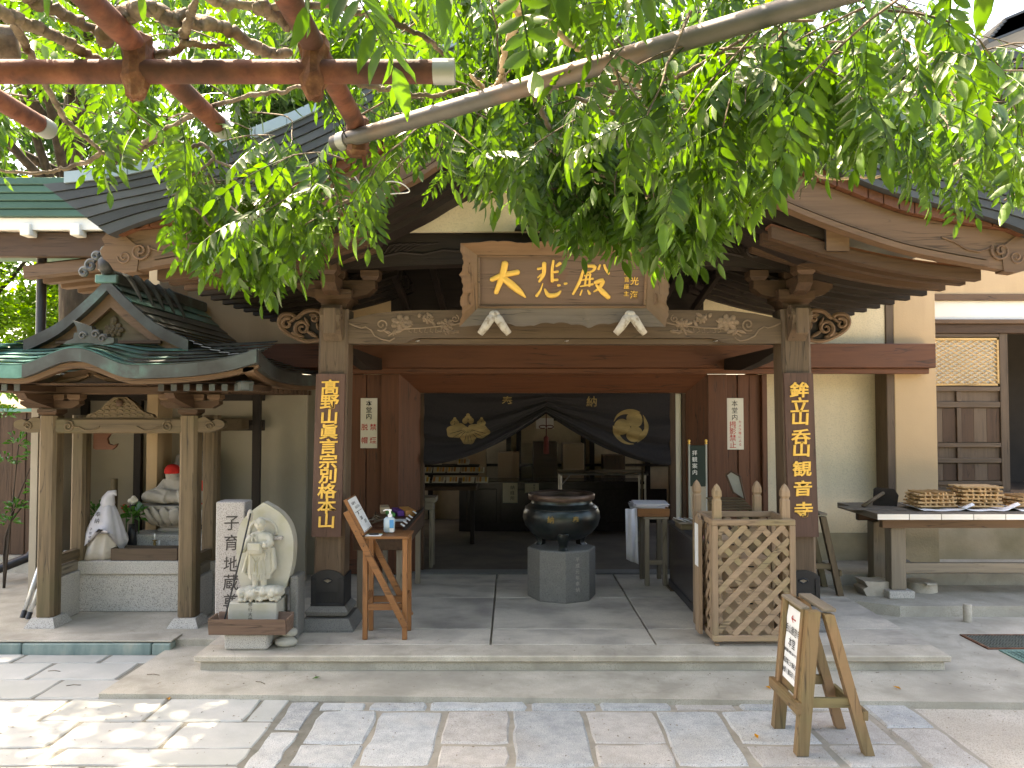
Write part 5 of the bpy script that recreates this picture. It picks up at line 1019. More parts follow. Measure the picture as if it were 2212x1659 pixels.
vp = thing('votive_plaque', 'pentagonal framed plaque leaning above the wooden rack', 'plaque', (ax(1590, 1090, 6.2), 6.2, az(1090, 6.2)))
pg = [(-.055, .10), (0, .155), (.06, .125), (.085, -.10), (.0, -.05)]; pg = [(-.075, .135), (-.035, .165), (.035, .125), (.075, -.06), (-.02, -.005)]
pc = at(1588, 1062, 6.2); b = MB(); b.prism([(pc.x + x, pc.z + z) for x, z in pg], 6.19, 6.2); b.build('glass', M_GALV, vp)
b = MB(); b.tube([Vector((pc.x + x, 6.188, pc.z + z)) for x, z in pg + pg[:1]], .009, 6); b.build('frame', w_brown('x'), vp)
rk = thing('wooden_rack', 'small slatted wooden rack on the back of the lattice pen', 'rack', (ax(1590, 1100, 6.0), 6.0, PZ)); ra0, ra1 = ax(1545, 1095, 5.95), ax(1625, 1095, 5.95); rz = az(1100, 5.95)
for i in range(5): b = MB(); b.box(ra0, ra1, 5.90 + i * .07, 5.955 + i * .07, rz + .012 * i, rz + .012 + .012 * i, .002); b.build('slat', w_tan('x'), rk)
for x in (ra0 + .01, ra1 - .04):
    for y in (5.91, 6.2): b = MB(); b.box(x, x + .03, y, y + .03, PZ, rz - .001 + (y - 5.91) * .12, .002); b.build('leg', w_tan('z'), rk)

# ---- lattice pen
LX0, LX1, LY0, LY1, LZ0, LZ1 = 1.372, 1.945, 5.32, 5.75, .165, .992
pen = thing('lattice_pen', 'square garden-lattice pen with pointed corner posts hiding cartons', 'lattice pen', ((LX0 + LX1) / 2, (LY0 + LY1) / 2, PZ))
def lattice(o, ux, L, inv):
    """panel of crossed laths; o lower corner, ux unit vector along it, L length; inv outward normal"""
    o, ux, nv = Vector(o), Vector(ux), Vector(inv); H_ = LZ1 - LZ0; fw = .04
    def P(x, z, d=0.): return o + ux * x + Vector((0, 0, z)) + nv * d
    for (x0, z0, x1, z1) in ((0, fw / 2, L, fw / 2), (0, H_ - fw / 2, L, H_ - fw / 2)): b = MB(); b.bar(P(x0, z0), P(x1, z1), .03, fw, .003); b.build('frame_rail', w_lattice('x'), pen)
    for x in (fw / 2, L - fw / 2): b = MB(); b.bar(P(x, fw + .001), P(x, H_ - fw - .001), .03, fw, .003, up=ux); b.build('frame_stile', w_lattice('z'), pen)
    x0, x1, z0, z1 = fw, L - fw, fw, H_ - fw
    for sgn, dd in ((1, .0045), (-1, -.0045)):
        c = -(H_) if sgn > 0 else 0; st_ = .132; k = 0
        while True:
            c0 = (-H_ * 1.05 + .05 + k * st_) if sgn > 0 else (.06 + k * st_); k += 1
            # line z = sgn*1.0*(x - c0)
            pts = []
            for x in (x0, x1):
                z = sgn * (x - c0)
                if z0 <= z <= z1: pts.append((x, z))
            for z in (z0, z1):
                x = c0 + z / sgn
                if x0 < x < x1: pts.append((x, z))
            if (sgn > 0 and c0 > L) or (sgn < 0 and c0 > L + H_): break
            pts = sorted(pts)
            if len(pts) < 2 or (pts[-1][0] - pts[0][0]) < .03: continue
            a_, c_ = pts[0], pts[-1]; b = MB(); b.bar(P(*a_, dd), P(*c_, dd), .009, .040, .0015); b.build("lath", w_lattice('x'), pen)
lattice((LX0, LY0, LZ0), (1, 0, 0), LX1 - LX0, (0, -1, 0)); lattice((LX0 + .015, LY1, LZ0), (0, -1, 0), LY1 - LY0 - .02, (-1, 0, 0)); lattice((LX1 - .015, LY0 + .02, LZ0), (0, 1, 0), LY1 - LY0 - .02, (1, 0, 0)); lattice((LX1, LY1, LZ0), (-1, 0, 0), LX1 - LX0, (0, 1, 0))
for x, y, zt_ in ((LX0 + .05, LY0 + .05, az(1046, LY0)), (LX1 - .05, LY0 + .05, az(1046, LY0)), (LX0 + .02, LY1 + .07, az(1038, LY1)), (LX1 - .1, LY1 + .07, az(1040, LY1))):
    b = MB(); h = .027; q_ = lambda h, z: [Vector((x + sx_ * h, y + sy_ * h, z)) for sx_, sy_ in ((-1, -1), (1, -1), (1, 1), (-1, 1))]
    b.loft([q_(h, PZ + .02), q_(h, zt_ - .115), q_(h * .8, zt_ - .105), q_(h * .8, zt_ - .098), q_(h * 1.05, zt_ - .085), q_(h * 1.0, zt_ - .05), q_(h * .55, zt_ - .018), q_(h * .05, zt_)]); b.build('corner_post', w_lattice('z'), pen)
for x in (LX0 + .02, LX1 - .05): b = MB(); b.box(x, x + .03, LY0 + .0, LY0 + .03, PZ, LZ0 - .022, .003); b.build('foot', w_lattice('z'), pen)
pb = thing('post_notice', 'white notice on a pointed board fixed to the left of the lattice pen', 'notice', (LX0 - .03, 5.52, PZ + .03)); b = MB()
b.prism([(5.50, PZ + .03), (5.62, PZ + .03), (5.62, LZ1 - .03), (5.56, LZ1 + .01), (5.50, LZ1 - .03)], LX0 - .045, LX0 - .022, f=lambda p: Vector((p.y, p.x, p.z))); b.build('board', w_lattice('z'), pb)
b = MB(); b.box(LX0 - .049, LX0 - .0455, 5.515, 5.605, .63, .93); b.build('sheet', M_PAPER, pb)
for i, (x, y, w, d, h) in enumerate(((1.47, 5.42, .36, .26, .36), (1.52, 5.45, .30, .22, .20), (1.45, 5.44, .16, .2, .13))):
    z0 = (.135, .50, .705)[i]; b = MB(); b.box(x, x + w, y, y + d, z0, z0 + h, .004); ct = thing('carton', ('large cardboard carton at the bottom of the lattice pen', 'second cardboard carton stacked inside the lattice pen', 'small open carton on top inside the lattice pen')[i], 'carton', (x + w / 2, y + d / 2, z0), group='cartons inside the lattice pen'); b.build('box', M_CARD, ct)
    b = MB(); b.tube([Vector((x + w * .5 - .03, y - .002, z0 + h * .72)), Vector((x + w * .5 + .03, y - .002, z0 + h * .72))], .012, 8, squash=.3); b.build('hand_hole_shade', M_INK, ct)  # black spot paints the shade of the hand hole
b = MB(); b.bar((1.60, 5.40, .24), (1.68, 5.40, .24), .002, .03); b.build('printed_mark', M_REDINK, ct) if False else None

# ---- folding A-frame signs
def a_frame(name, label, loc, rotz, w, H_, spread, wm, pad, lean=.07):
    t = thing(name, label, 'sign stand', loc, R(rotz), w=False)
    def leg(x, y0, y1, z1, nm, sec=(.055, .06)):
        b = MB(); d = Vector((0, y1 - y0, z1)); hx = sec[0] / 2; n_ = sec[1] / 2
        b.loft([[Vector((x - hx, y0 - n_, 0)), Vector((x + hx, y0 - n_, 0)), Vector((x + hx, y0 + n_, 0)), Vector((x - hx, y0 + n_, 0))], [Vector((x - hx, y1 - n_, z1)), Vector((x + hx, y1 - n_, z1)), Vector((x + hx, y1 + n_, z1)), Vector((x - hx, y1 + n_, z1))]]); b.build(nm, wm('z'), t)
    for s in (-1, 1): leg(s * w / 2, 0, lean, H_, 'front_leg'); leg(s * (w / 2), spread, lean + .075, H_ - .015, 'rear_leg', (.05, .05))
    def fy(z): return lean * z / H_
    b = MB(); z0, z1 = H_ * .36, H_; x0 = w / 2 - .028
    rings = [[Vector((-x0, fy(z) - .02, z)), Vector((x0, fy(z) - .02, z)), Vector((x0, fy(z), z)), Vector((-x0, fy(z), z))] for z in (z0, z1)]; b.loft(rings); pn = b.build('display_panel', wm('x'), t)
    for s in (-1, 1): b = MB(); b.bar((s * (x0 - .012), fy(z0) - .032, z0), (s * (x0 - .012), fy(z1) - .032, z1), .028, .022, .003, up=(0, 1, 0)); b.build('panel_frame', wm('z'), pn)
    b = MB(); b.bar((-x0, fy(z1) - .03, z1 + .006), (x0, fy(z1) - .03, z1 + .006), .05, .014, .003); b.build('panel_cap', w_pale('x'), pn)
    b = MB(); b.bar((-w / 2 + .0, lean + .085, H_ + .002), (w / 2, lean + .085, H_ + .002), .07, .018, .003); b.build('rear_cap', w_pale('x'), t)
    b = MB(); zb = H_ * .33; b.bar((-w / 2 - .035, fy(zb) - .045, zb), (w / 2 + .035, fy(zb) - .045, zb), .03, .055, .003); b.build('front_rail', wm('x'), t)
    for s in (-1, 1): b = MB(); zb = H_ * .36; b.bar((s * w / 2, fy(zb) + .03, zb), (s * w / 2, spread - (spread - lean - .075) * .36 - .0, zb), .022, .05, .003); b.build('side_rail', wm('y'), t)
    b = MB(); zb = H_ * .28; yy = spread - (spread - lean - .075) * .28 + .035; b.bar((-w / 2 - .03, yy, zb), (w / 2 + .03, yy, zb), .025, .05, .003); b.build('rear_rail', wm('x'), t)
    pw, pz0, pz1 = w / 2 - .06, H_ * .42, H_ * .95
    b = MB(); b.loft([[Vector((-pw, fy(z) - .0225 - .004 * math.sin(3 * i), z)), Vector((pw, fy(z) - .0225 - .006 * math.sin(2 * i + 1) ** 2, z)), Vector((pw, fy(z) - .0205, z)), Vector((-pw, fy(z) - .0205, z))] for i, z in enumerate([pz0 + (pz1 - pz0) * k / 6 for k in range(7)])]); sh = b.build('sheet', M_PAPER, pn)
    return t, pn, fy, pw, pz0, pz1
t, pn, fy, pw, pz0, pz1 = a_frame('a_frame_sign', 'wooden A-frame sign with red arrow standing on the granite path', (1.465, 4.128, 0.002), -90, .335, .72, .34, w_green, 0)
hh = pz1 - pz0
def ptx(txt, fz, sz, m_=M_INK, bold=.01, wx=.78):
    z = pz1 - hh * fz; b = MB(); letters(b, txt, T(0, fy(z) - .029, z) @ RX(-5.5), sz, sz * wx * 1.03, vertical=False, bold=bold, depth=.0006, wx=wx); b.build('lettering', m_, pn)
ptx('呑山観音寺', .30, .05, bold=0, wx=.8); ptx('本堂', .465, .058, wx=.8, bold=0); ptx('観音様は本堂においでです', .60, .0185, wx=.8); ptx('篠栗第三六番札所', .745, .032, wx=.72, bold=.0); ptx('納経(御朱印)所', .875, .034, wx=.72, bold=.0)
z = pz1 - hh * .14; b = MB(); b.bar((-.03, fy(z) - .029, z), (.03, fy(z) - .029, z), .001, .006, 0)
b.build('arrow_shaft', M_REDINK, pn)
for s in (-1, 1): b = MB(); b.bar((-.03, fy(z) - .029, z), (-.008, fy(z) - .029, z + s * .018), .001, .006, 0); b.build('arrow_barb', M_REDINK, pn)
a_frame('a_frame_sign', 'smaller wooden A-frame sign behind the right porch pillar', (2.585, 6.92, PZ), -90, .34, .70, .27, w_tan, 0, .05)

# ---- long bench table with bundled prayer sticks
TZ = .872; tb = thing('bench_table', 'long grey table with white-painted plank ends by the side wall', 'table', (4.6, 6.9, .118)); X0 = 3.07
for i in range(16):
    b = MB(); b.box(X0 + i * .27 + .0015, X0 + (i + 1) * .27 - .0015, 6.5, 7.3, TZ - .052, TZ - .002 * (i % 2), .004); pk = b.build('plank', wood('grey_table_plank', (.17, .145, .115), 'y', k=.7), tb)
    b = MB(); b.box(X0 + i * .27 + .003, X0 + (i + 1) * .27 - .003, 6.497, 6.5, TZ - .05, TZ - .004); b.build('painted_end', M_WHITEPAINT, pk)
b = MB(); b.box(X0 + .12, 7.4, 6.66, 6.72, TZ - .145, TZ - .054, .004); b.build('front_beam', w_barge('x'), tb); b = MB(); b.box(X0 + .12, 7.4, 7.12, 7.18, TZ - .145, TZ - .054, .004); b.build('rear_beam', w_brown('x'), tb)
lxx = ax(1944, 1200, 6.7)
for x in (lxx, lxx + 2.6):
    for y in (6.72, 7.05):
        b = MB(); b.box(x - .065, x + .065, y - .0, y + .12, .185, TZ - .146 if y < 7 else TZ - .147, .006); lg = b.build('leg', w_pale('z'), tb)
        b = MB(); b.box(x - .11, x + .11, y - .05, y + .16, .119, .184, .006); b.build('stone_foot', M_GRANITE, lg)
b = MB(); b.box(lxx + .066, lxx + 2.53, 6.75, 6.80, .325, .41, .004); b.build('lower_rail', w_pale('x'), tb)
# scraper
sc = thing('wooden_scraper', 'wooden scraper with a slanted handle lying on the bench table', 'scraper', (ax(1905, 1085, 7.0), 7.0, TZ)); c0 = at(1905, 1075, 7.05)
b = MB(); b.prism([(-.10, 0), (.10, 0), (.115, .10), (.08, .155), (-.07, .165), (-.09, .15)], -.011, .011, f=lambda p: Matrix.Translation((c0.x + .01, 7.02, TZ + .001)) @ RZ(-25) @ RX(-6) @ p); b.build('blade', w_dark('x'), sc)
b = MB(); b.tube([Vector((c0.x - .26, 6.86, TZ + .018)), Vector((c0.x - .01, 7.0, TZ + .12))], .017, 8); b.build('handle', w_tan('x'), sc, smooth=True)
b = MB(); b.box(c0.x - .45, c0.x + .06, 6.72, 6.95, TZ + .001, TZ + .008, .002, None); simple('thin_board', 'thin dark board flat on the bench table under the scraper handle', 'board', b, wood('grey_table_plank', (.17, .145, .115), 'y', k=.7))
# stick stacks on newspaper
me_stick = None
for i, (u, lay, nper, ang) in enumerate(((2012, 8, 9, 4), (2108, 11, 10, -5), (2215, 6, 9, 6), (2330, 8, 9, -3))):
    cx = ax(u, 1100, 6.86); cy = 6.87
    b = MB(); pr = random.Random(i)
    b.grid(lambda s, t: Vector((cx - .24 + .5 * s + .04 * t, cy - .22 + .36 * t, TZ + .003 + .05 * max(0, s - .75) * 4 * (1 - t) * (1 + .5 * math.sin(9 * t)) + .006 * math.sin(7 * s + i) ** 2 + (.03 * max(0, .12 - s) * 8))), 14, 8)
    o = simple('newspaper', ('crumpled newspaper under the left stick stack', 'crumpled newspaper under the tall stick stack', 'crumpled newspaper under the low stick stack', 'crumpled newspaper under the rightmost stick stack')[i], 'newspaper', b, M_PAPER, 'newspapers under the sticks', smooth=True); o.modifiers.new('thick', 'SOLIDIFY').thickness = .002
    stt = thing('stick_stack', ('left stack of crossed prayer sticks beside the scraper', 'tallest stack of crossed prayer sticks on the bench table', 'low stack of crossed prayer sticks at the picture edge', 'farthest right stack of crossed prayer sticks')[i], 'stick stack', (cx, cy, TZ + .012), R(ang), 'stacks of prayer sticks', w=False)
    if me_stick is None:
        q_ = MB(); q_.box(-.17, .17, -.0075, .0075, 0, .0158, .0015); oo = q_.build('stick', w_stick('x'), stt); me_stick = oo.data; C.objects.unlink(oo); bpy.data.objects.remove(oo)
    for l in range(lay):
        for k in range(nper if l % 2 == 0 else 6):
            o = link('stick', me_stick, stt); t_ = (k + .5) / (nper if l % 2 == 0 else 6) - .5 + pr.uniform(-.02, .02)
            if l % 2 == 0: o.location = (pr.uniform(-.02, .02), t_ * .24, l * .0164 + .01); o.rotation_euler = (0, 0, pr.uniform(-.05, .05))
            else: o.location = (t_ * .30, pr.uniform(-.02, .02), l * .0164 + .01); o.rotation_euler = (0, 0, math.pi / 2 + pr.uniform(-.05, .05)); o.scale = (.8, 1, 1)
# masonry lying under the table
b = MB(); p = onz(1905, 1288, .119); b.prism([(-.13, 0), (.13, 0), (.14, .11), (.05, .125), (-.02, .12), (-.15, .13), (-.12, .08), (-.16, .06)], 0, .2, f=lambda q_: Vector((p.x + q_.x, p.y + q_.y, .119 + q_.z))); simple('broken_block', 'broken concrete block left of the bench table leg', 'block', b, M_CONC)
b = MB(); p = onz(1998, 1284, .119); b.lathe([(0, .119), (.135, .119), (.13, .20), (.12, .205), (0, .205)], 28, (p.x + .05, p.y + .16, 0)); simple('round_block', 'round concrete base lying behind the bench table leg', 'block', b, M_CONC, autosm=40)
b = MB(); p = onz(2006, 1262, .21); b.box(p.x - .03, p.x + .06, p.y - .03, p.y + .03, .2055, .222, .003); simple('stone_chip', 'small flat chip of stone on the round concrete base', 'stone', b, M_CONC2)
b = MB(); b.box(ax(1895, 1230, 7.5), ax(1895, 1230, 7.5) + .3, 7.42, 7.62, .2225, .30, .02); simple('post_footing', 'dark stone footing under the brown corner post', 'footing', b, M_GRANITE_D)

# ---- side hall to the right with panelled doors
sh_ = thing('side_hall', 'tan-walled side hall with panelled sliding doors at the right', 'hall', (5.6, 8.2, .2)); YD = 7.95
sx0 = pxb; zl0, zl1 = az(720, YD), az(700, YD)
b = MB(); b.box(sx0, 13, YD - .05, YD + .1, zl1, az(697, YD) + .03, .004); b.build('lintel_rail', w_barge('x'), sh_); b = MB(); b.box(sx0, 13, YD - .02, YD + .1, zl0, zl1 - .001, .004); b.build('lintel', w_brown('x'), sh_)
b = MB(); b.box(sx0, 13, YD, YD + .06, az(695, YD), az(650, YD)); b.build('white_band', M_WHITEPL, sh_)
b = MB(); b.box(sx0 - .02, 13, YD - .04, YD + .1, az(650, YD), az(636, YD), .004); b.build('wall_ledge', w_barge('x'), sh_)
b = MB(); b.box(3.0, 13, YD - .02, YD + .3, az(636, YD) + .001, 4.3); b.build('upper_wall', M_TAN, sh_)
zs0 = az(1062, YD); b = MB(); b.box(sx0, 13, YD - .1, YD + .2, zs0 - .06, zs0, .005); b.build('sill', w_old('x'), sh_)
b = MB(); b.box(sx0, 13, YD - .06, YD + .1, .22, zs0 - .061); b.build('plinth_wall', M_PLASTER_DIRTY, sh_)
dx0, dx1 = sx0 + .0, ax(2180, 900, YD)
dr = MB(); dr.box(dx0, dx1, YD + .03, YD + .045, zs0 + .001, zl0 - .001); door = dr.build('sliding_door', w_old('z'), sh_)
def fr(x0, x1, z0, z1, m, nm='door_rail'): q_ = MB(); q_.box(x0, x1, YD + .0, YD + .029, z0, z1, .003); q_.build(nm, m, door)
fr(dx1 - .085, dx1, zs0 + .001, zl0 - .001, w_old('z'), 'door_stile'); hz = lambda v: az(v, YD)
fr(dx0, dx1 - .087, hz(728), zl0 - .002, w_old('x')); dm = (dx0 + dx1 - .085) / 2
for v0, v1 in ((845, 835), (880, 868), (966, 957), (1000, 990), (1048, 1040), (1062, 1055)): fr(dx0, dx1 - .087, hz(v0), hz(v1), w_old('x'))
for v0, v1 in ((867, 846), (956, 881), (989, 967), (1039, 1001)): fr(dm - .022, dm + .022, hz(v0), hz(v1), w_old('z'), 'door_muntin')
for x0, x1 in ((dx0 + .004, dm - .03), (dm + .03, dx1 - .09)):
    for v0, v1 in ((955, 882), (1038, 1002)):
        w_ = (x1 - x0) / 3
        for k in range(3): q_ = MB(); q_.box(x0 + k * w_ + .001, x0 + (k + 1) * w_ - .001, YD + .018, YD + .0295, hz(v0), hz(v1), .001); q_.build('door_board', w_old('z') if k % 2 else w_brown('z'), door)
lz0, lz1, l0, l1 = hz(833), hz(730), dx0 + .0, dx1 - .092
b = MB(); b.box(l0, l1, YD + .022, YD + .0295, lz0, lz1); b.build('paper_pane', M_PAPER_W, door)
yl = wood('yellow_new_lattice', (.62, .40, .17), 'x', k=.85)
for (x0, x1, z0, z1) in ((l0, l1, lz0, lz0 + .022), (l0, l1, lz1 - .022, lz1), (l1 - .022, l1, lz0, lz1)): q_ = MB(); q_.box(x0, x1, YD - .002, YD + .012, z0, z1, .002); q_.build('lattice_frame', yl, door)
for sgn in (1, -1):
    c = -2.
    sl = .56
    while c < 2:
        pts = []
        for x in (l0, l1 - .02):
            z = (lz0 + lz1) / 2 + sgn * sl * (x - l0 - c)
            if lz0 + .02 <= z <= lz1 - .02: pts.append((x, z))
        for z in (lz0 + .02, lz1 - .02):
            x = l0 + c + (z - (lz0 + lz1) / 2) / (sgn * sl)
            if l0 < x < l1 - .02: pts.append((x, z))
        pts.sort()
        if len(pts) > 1 and pts[-1][0] - pts[0][0] > .02: q_ = MB(); q_.bar((pts[0][0], YD + .006 + .004 * sgn, pts[0][1]), (pts[-1][0], YD + .006 + .004 * sgn, pts[-1][1]), .006, .009, 0); q_.build('lattice_bar', yl, door)
        c += .083
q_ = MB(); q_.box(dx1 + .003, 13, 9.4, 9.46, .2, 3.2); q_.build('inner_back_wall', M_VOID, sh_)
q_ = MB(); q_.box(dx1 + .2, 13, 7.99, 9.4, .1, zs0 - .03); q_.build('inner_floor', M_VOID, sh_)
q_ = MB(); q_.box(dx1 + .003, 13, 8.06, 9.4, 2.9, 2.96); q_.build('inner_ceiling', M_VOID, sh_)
# upper storey and roofs of the side hall
ye = 8.4
for k in range(5): q_ = MB(); z = az(205 - 17 * k, ye); q_.box(ax(2020, 200, ye) - .05 * k, 14, ye - .03 * k, ye + 3, z + .003, z + .083, .004); q_.build('eave_course', M_ROOF, sh_)
q_ = MB(); q_.box(ax(1960, 250, 9.0), 14, 9.0, 9.1, 3.4, az(205, ye)); q_.build('upper_storey_wall', M_TAN, sh_)
for u in (2010, 2140, 2300): q_ = MB(); x = ax(u, 280, 8.9); q_.box(x - .07, x + .07, 8.85, 8.99, 3.4, az(215, ye), .006); q_.build('upper_post', w_brown('z'), sh_)
for z in (az(330, 8.9), az(262, 8.9)): q_ = MB(); q_.box(ax(1960, 250, 8.9), 14, 8.80, 8.845, z - .06, z + .06, .005); q_.build('upper_beam', w_barge('x'), sh_)
for k in range(7):
    y0 = ye + .3 + .02 * k; p0, p1 = at(2085 + 6 * k, 126 - 7 * k, 9.2), at(2560, -60 - 7 * k, 9.2); q_ = MB(); q_.bar(p0, p1, .9, .06, .004); q_.build('gable_roof_course', M_ROOF, sh_)
# ================================================================== SMALL SHRINE AT LEFT, JIZO STATUE, STELE
SX = -3.055
shr = thing('small_shrine', 'small wooden shrine with a green copper roof left of the porch', 'shrine', (SX, 6.4, .08))
def fuse(o, vox=.007, smooth=3):
    m = o.modifiers.new('fuse', 'REMESH'); m.mode = 'VOXEL'; m.voxel_size = vox; m.use_smooth_shade = True
    s_ = o.modifiers.new('soft', 'SMOOTH'); s_.factor = .5; s_.iterations = smooth; return o
PX = (-3.60, -2.51); zb0, zb1 = 1.563, 1.68
for x in PX:
    for y, h in ((6.03, .068), (6.45, .06)):
        b = MB(); b.loft([ring8(x, y, .15 if y < 6.2 else .5, h, .022), ring8(x, y, zb1 + .02, h, .022)]); po = b.build('post', w_tan('z'), shr)
        if y < 6.2: b = MB(); b.loft([[Vector((x + sx_ * h_, y + sy_ * h_, z)) for sx_, sy_ in ((-1, -1), (1, -1), (1, 1), (-1, 1))] for h_, z in ((.12, .081), (.085, .149))]); b.build('stone_foot', M_GRANITE, po)
    # side: low rail and granite cheek between the posts
    b = MB(); b.box(x - .03, x + .03, 6.10, 6.39, .52, .60, .006); b.build('side_rail', w_tan('y'), shr); b = MB(); b.box(x - .028, x + .028, 6.10, 6.39, .43, .505, .006); b.build('side_sill', w_pale('y'), shr)
    b = MB(); b.box(x - .05, x + .05, 6.10, 6.37, .081, .428, .004); b.build('stone_cheek', M_GRANITE, shr)
    b = MB(); b.box(x - .045, x + .045, 6.10, 7.3, zb0, zb1 - .01, .006); b.build('side_beam', w_tan('y'), shr)
b = MB(); b.box(PX[0] - .05, PX[1] + .05, 5.975, 6.085, zb0, zb1, .012); fb = b.build('front_beam', w_tan('x'), shr)
for s, x in ((-1, PX[0]), (1, PX[1])):
    b = MB(); pr = smoothline([(.06, 0, 1.572), (.15, 0, 1.568), (.21, 0, 1.585), (.27, 0, 1.615), (.265, 0, 1.655), (.21, 0, 1.672), (.17, 0, 1.66), (.12, 0, 1.69), (.06, 0, 1.675)], 30); b.prism([(x + s * p.x, p.z) for p in pr], 5.985, 6.07); no_ = b.build('cloud_nosing', w_tan('x'), fb)
    b = MB(); b.tube([Vector((x + s * p.x, 5.982, p.z)) for p in spiral(.16, 1.62, .035, .006, 0, 1.5, 0)], .007, 6); b.build('spiral', w_tan('x'), no_)
    b = MB(); c = x - s * .16
    b.tube([Vector((c + s * p.x, 5.972, 1.62 + p.z)) for p in spiral(0, 0, .045, .008, 1., 1.6, 0)], .008, 6); b.tube([Vector((c - s * q_, 5.972, 1.60 + .02 * math.sin(q_ * 30))) for q_ in (.03, .08, .13, .18, .24)], .007, 6); b.build('scroll_carving', w_tan('x'), fb)
    # bracket set over each post
    for yy, nm in ((6.03, 0),):
        b = MB(); b.loft([[Vector((x + sx_ * h_, yy + sy_ * h_, z)) for sx_, sy_ in ((-1, -1), (1, -1), (1, 1), (-1, 1))] for h_, z in ((.05, 1.70), (.075, 1.725), (.075, 1.75))]); bc = b.build('bearing_block', w_brown('x'), shr)
        b = MB(); L = .23; b.prism([(x - L, 1.815), (x - L, 1.79), (x - L * .75, 1.757), (x + L * .75, 1.757), (x + L, 1.79), (x + L, 1.815)], yy - .04, yy + .04); b.build('bracket_arm', w_brown('x'), bc)
        for dx in (-.19, -.065, .065, .19): b = MB(); b.loft([[Vector((x + dx + sx_ * h_, yy + sy_ * h_, z)) for sx_, sy_ in ((-1, -1), (1, -1), (1, 1), (-1, 1))] for h_, z in ((.033, 1.817), (.05, 1.835), (.05, 1.865))]); b.build('bearing_cup', w_barge('x'), bc)
        b = MB(); b.prism([(5.62, 1.87), (5.66, 1.83), (5.78, 1.80), (5.99, 1.757), (5.99, 1.86)], x - .035, x + .035, f=lambda p: Vector((p.y, p.x, p.z))); b.build('projecting_arm', w_brown('y'), bc)
# frog-leg strut with wave carving
b = MB(); fl = [(-.27, 1.683), (-.25, 1.71), (-.17, 1.735), (-.11, 1.80), (-.05, 1.845), (.05, 1.845), (.11, 1.80), (.17, 1.735), (.25, 1.71), (.27, 1.683)]
b.prism([(SX + x, z) for x, z in fl], 6.0, 6.05); ks = b.build('frog_leg_strut', w_tan('x'), shr)
for r_ in range(5):
    for k in range(9 - 2 * r_ if r_ < 4 else 2):
        n_ = 9 - 2 * r_ if r_ < 4 else 2; xx = SX + (k - (n_ - 1) / 2) * .052; b = MB(); b.tube([Vector((xx + .025 * math.cos(a), 5.998, 1.695 + r_ * .03 + .018 * math.sin(a))) for a in [i * .52 for i in range(7)]], .006, 5); b.build('wave_carving', w_tan('x'), ks)
b = MB(); b.ball((SX, 5.99, 1.80), (.03, .02, .03), 10, 8); b.build('carved_boss', w_brown('x'), ks, smooth=True)
b = MB(); b.box(PX[0] - .3, PX[1] + .3, 6.0, 6.06, 1.867, 1.93, .006); b.build('eave_purlin', w_brown('x'), shr)
b = MB(); b.prism([(SX - .42, 1.925), (SX - .3, 1.95), (SX - .18, 2.02), (SX, 2.05), (SX + .18, 2.02), (SX + .3, 1.95), (SX + .42, 1.925)], 5.60, 5.66); b.build('curved_eave_panel', w_brown('x'), shr)
b = MB()
for s in (-1, 1): b.tube([Vector((SX + s * x, 5.59, z)) for x, z in ((.02, 2.0), (.1, 1.97), (.2, 1.955), (.3, 1.94))], [.012, .016, .012, .006], 6)
b.build('dragon_carving', w_barge('x'), shr)
# roof
EY, GY, BYk = 5.45, 5.80, 7.55; HW = 1.245
TAB = [(0, 2.73), (.1, 2.625), (.23, 2.505), (.38, 2.385), (.62, 2.265), (.9, 2.155), (1.08, 2.09), (1.245, 2.04)]
tabs = [(p.x, p.z) for p in smoothline([(x, 0, z) for x, z in TAB], 60)]
def upturn(d, y): return .115 * max(0, d / HW) ** 4 * (math.exp(-((y - EY) / .30)) + .7 * math.exp(-((BYk - y) / .3)))
def mainz(d, y): return lerp(tabs, d) + upturn(d, y)
ND = 15
for s in (-1, 1):
    for i in range(ND):
        d0, d1 = HW * i / ND, HW * (i + 1) / ND
        def ys_(d): return GY if d < .62 else GY - (GY - EY) * ((d - .62) / (HW - .62)) ** .8
        b = MB(); NY = 14; lift = .015
        f = lambda u_, v_: (lambda d: (lambda y: Vector((SX + s * d, y, mainz(d, y) + lift * v_)))(ys_(d) + (BYk - ys_(d)) * u_))(d0 + (d1 - d0) * v_ + (.012 if v_ == 1 else 0))
        b.grid(f, NY, 1); o = b.build('copper_course', M_VERD if (s < 0 or i < 2) else M_VERD_D, shr); o.modifiers.new('sheet', 'SOLIDIFY').thickness = .006
def bump(x): q_ = (x - SX + .05) / .43; return (.5 + .5 * math.cos(math.pi * q_)) if abs(q_) < 1 else 0.
def frontz(x, y):
    t_ = (y - EY) / .47; d = abs(x - SX); base = 2.055 + .20 * t_ ** 1.15
    e = base + upturn(d, y) * 1.0; return e + .125 * bump(x) * max(0, 1 - t_ * .8) ** 1
NR = 6
for i in range(NR):
    y0, y1 = EY + .47 * i / NR, EY + .47 * (i + 1) / NR
    for seg in range(4):
        xa_, xb2 = SX - HW + 2 * HW * seg / 4, SX - HW + 2 * HW * (seg + 1) / 4
        b = MB(); b.grid(lambda u_, v_: (lambda x: Vector((x, y0 + (y1 - y0) * v_ * 1.08, frontz(x, y0 + (y1 - y0) * v_) - .013 * v_ + .013)))(xa_ + (xb2 - xa_) * u_), 12, 1)
        o = b.build('copper_course', M_VERD if seg < 3 else M_VERD_D, shr); o.modifiers.new('sheet', 'SOLIDIFY').thickness = .006
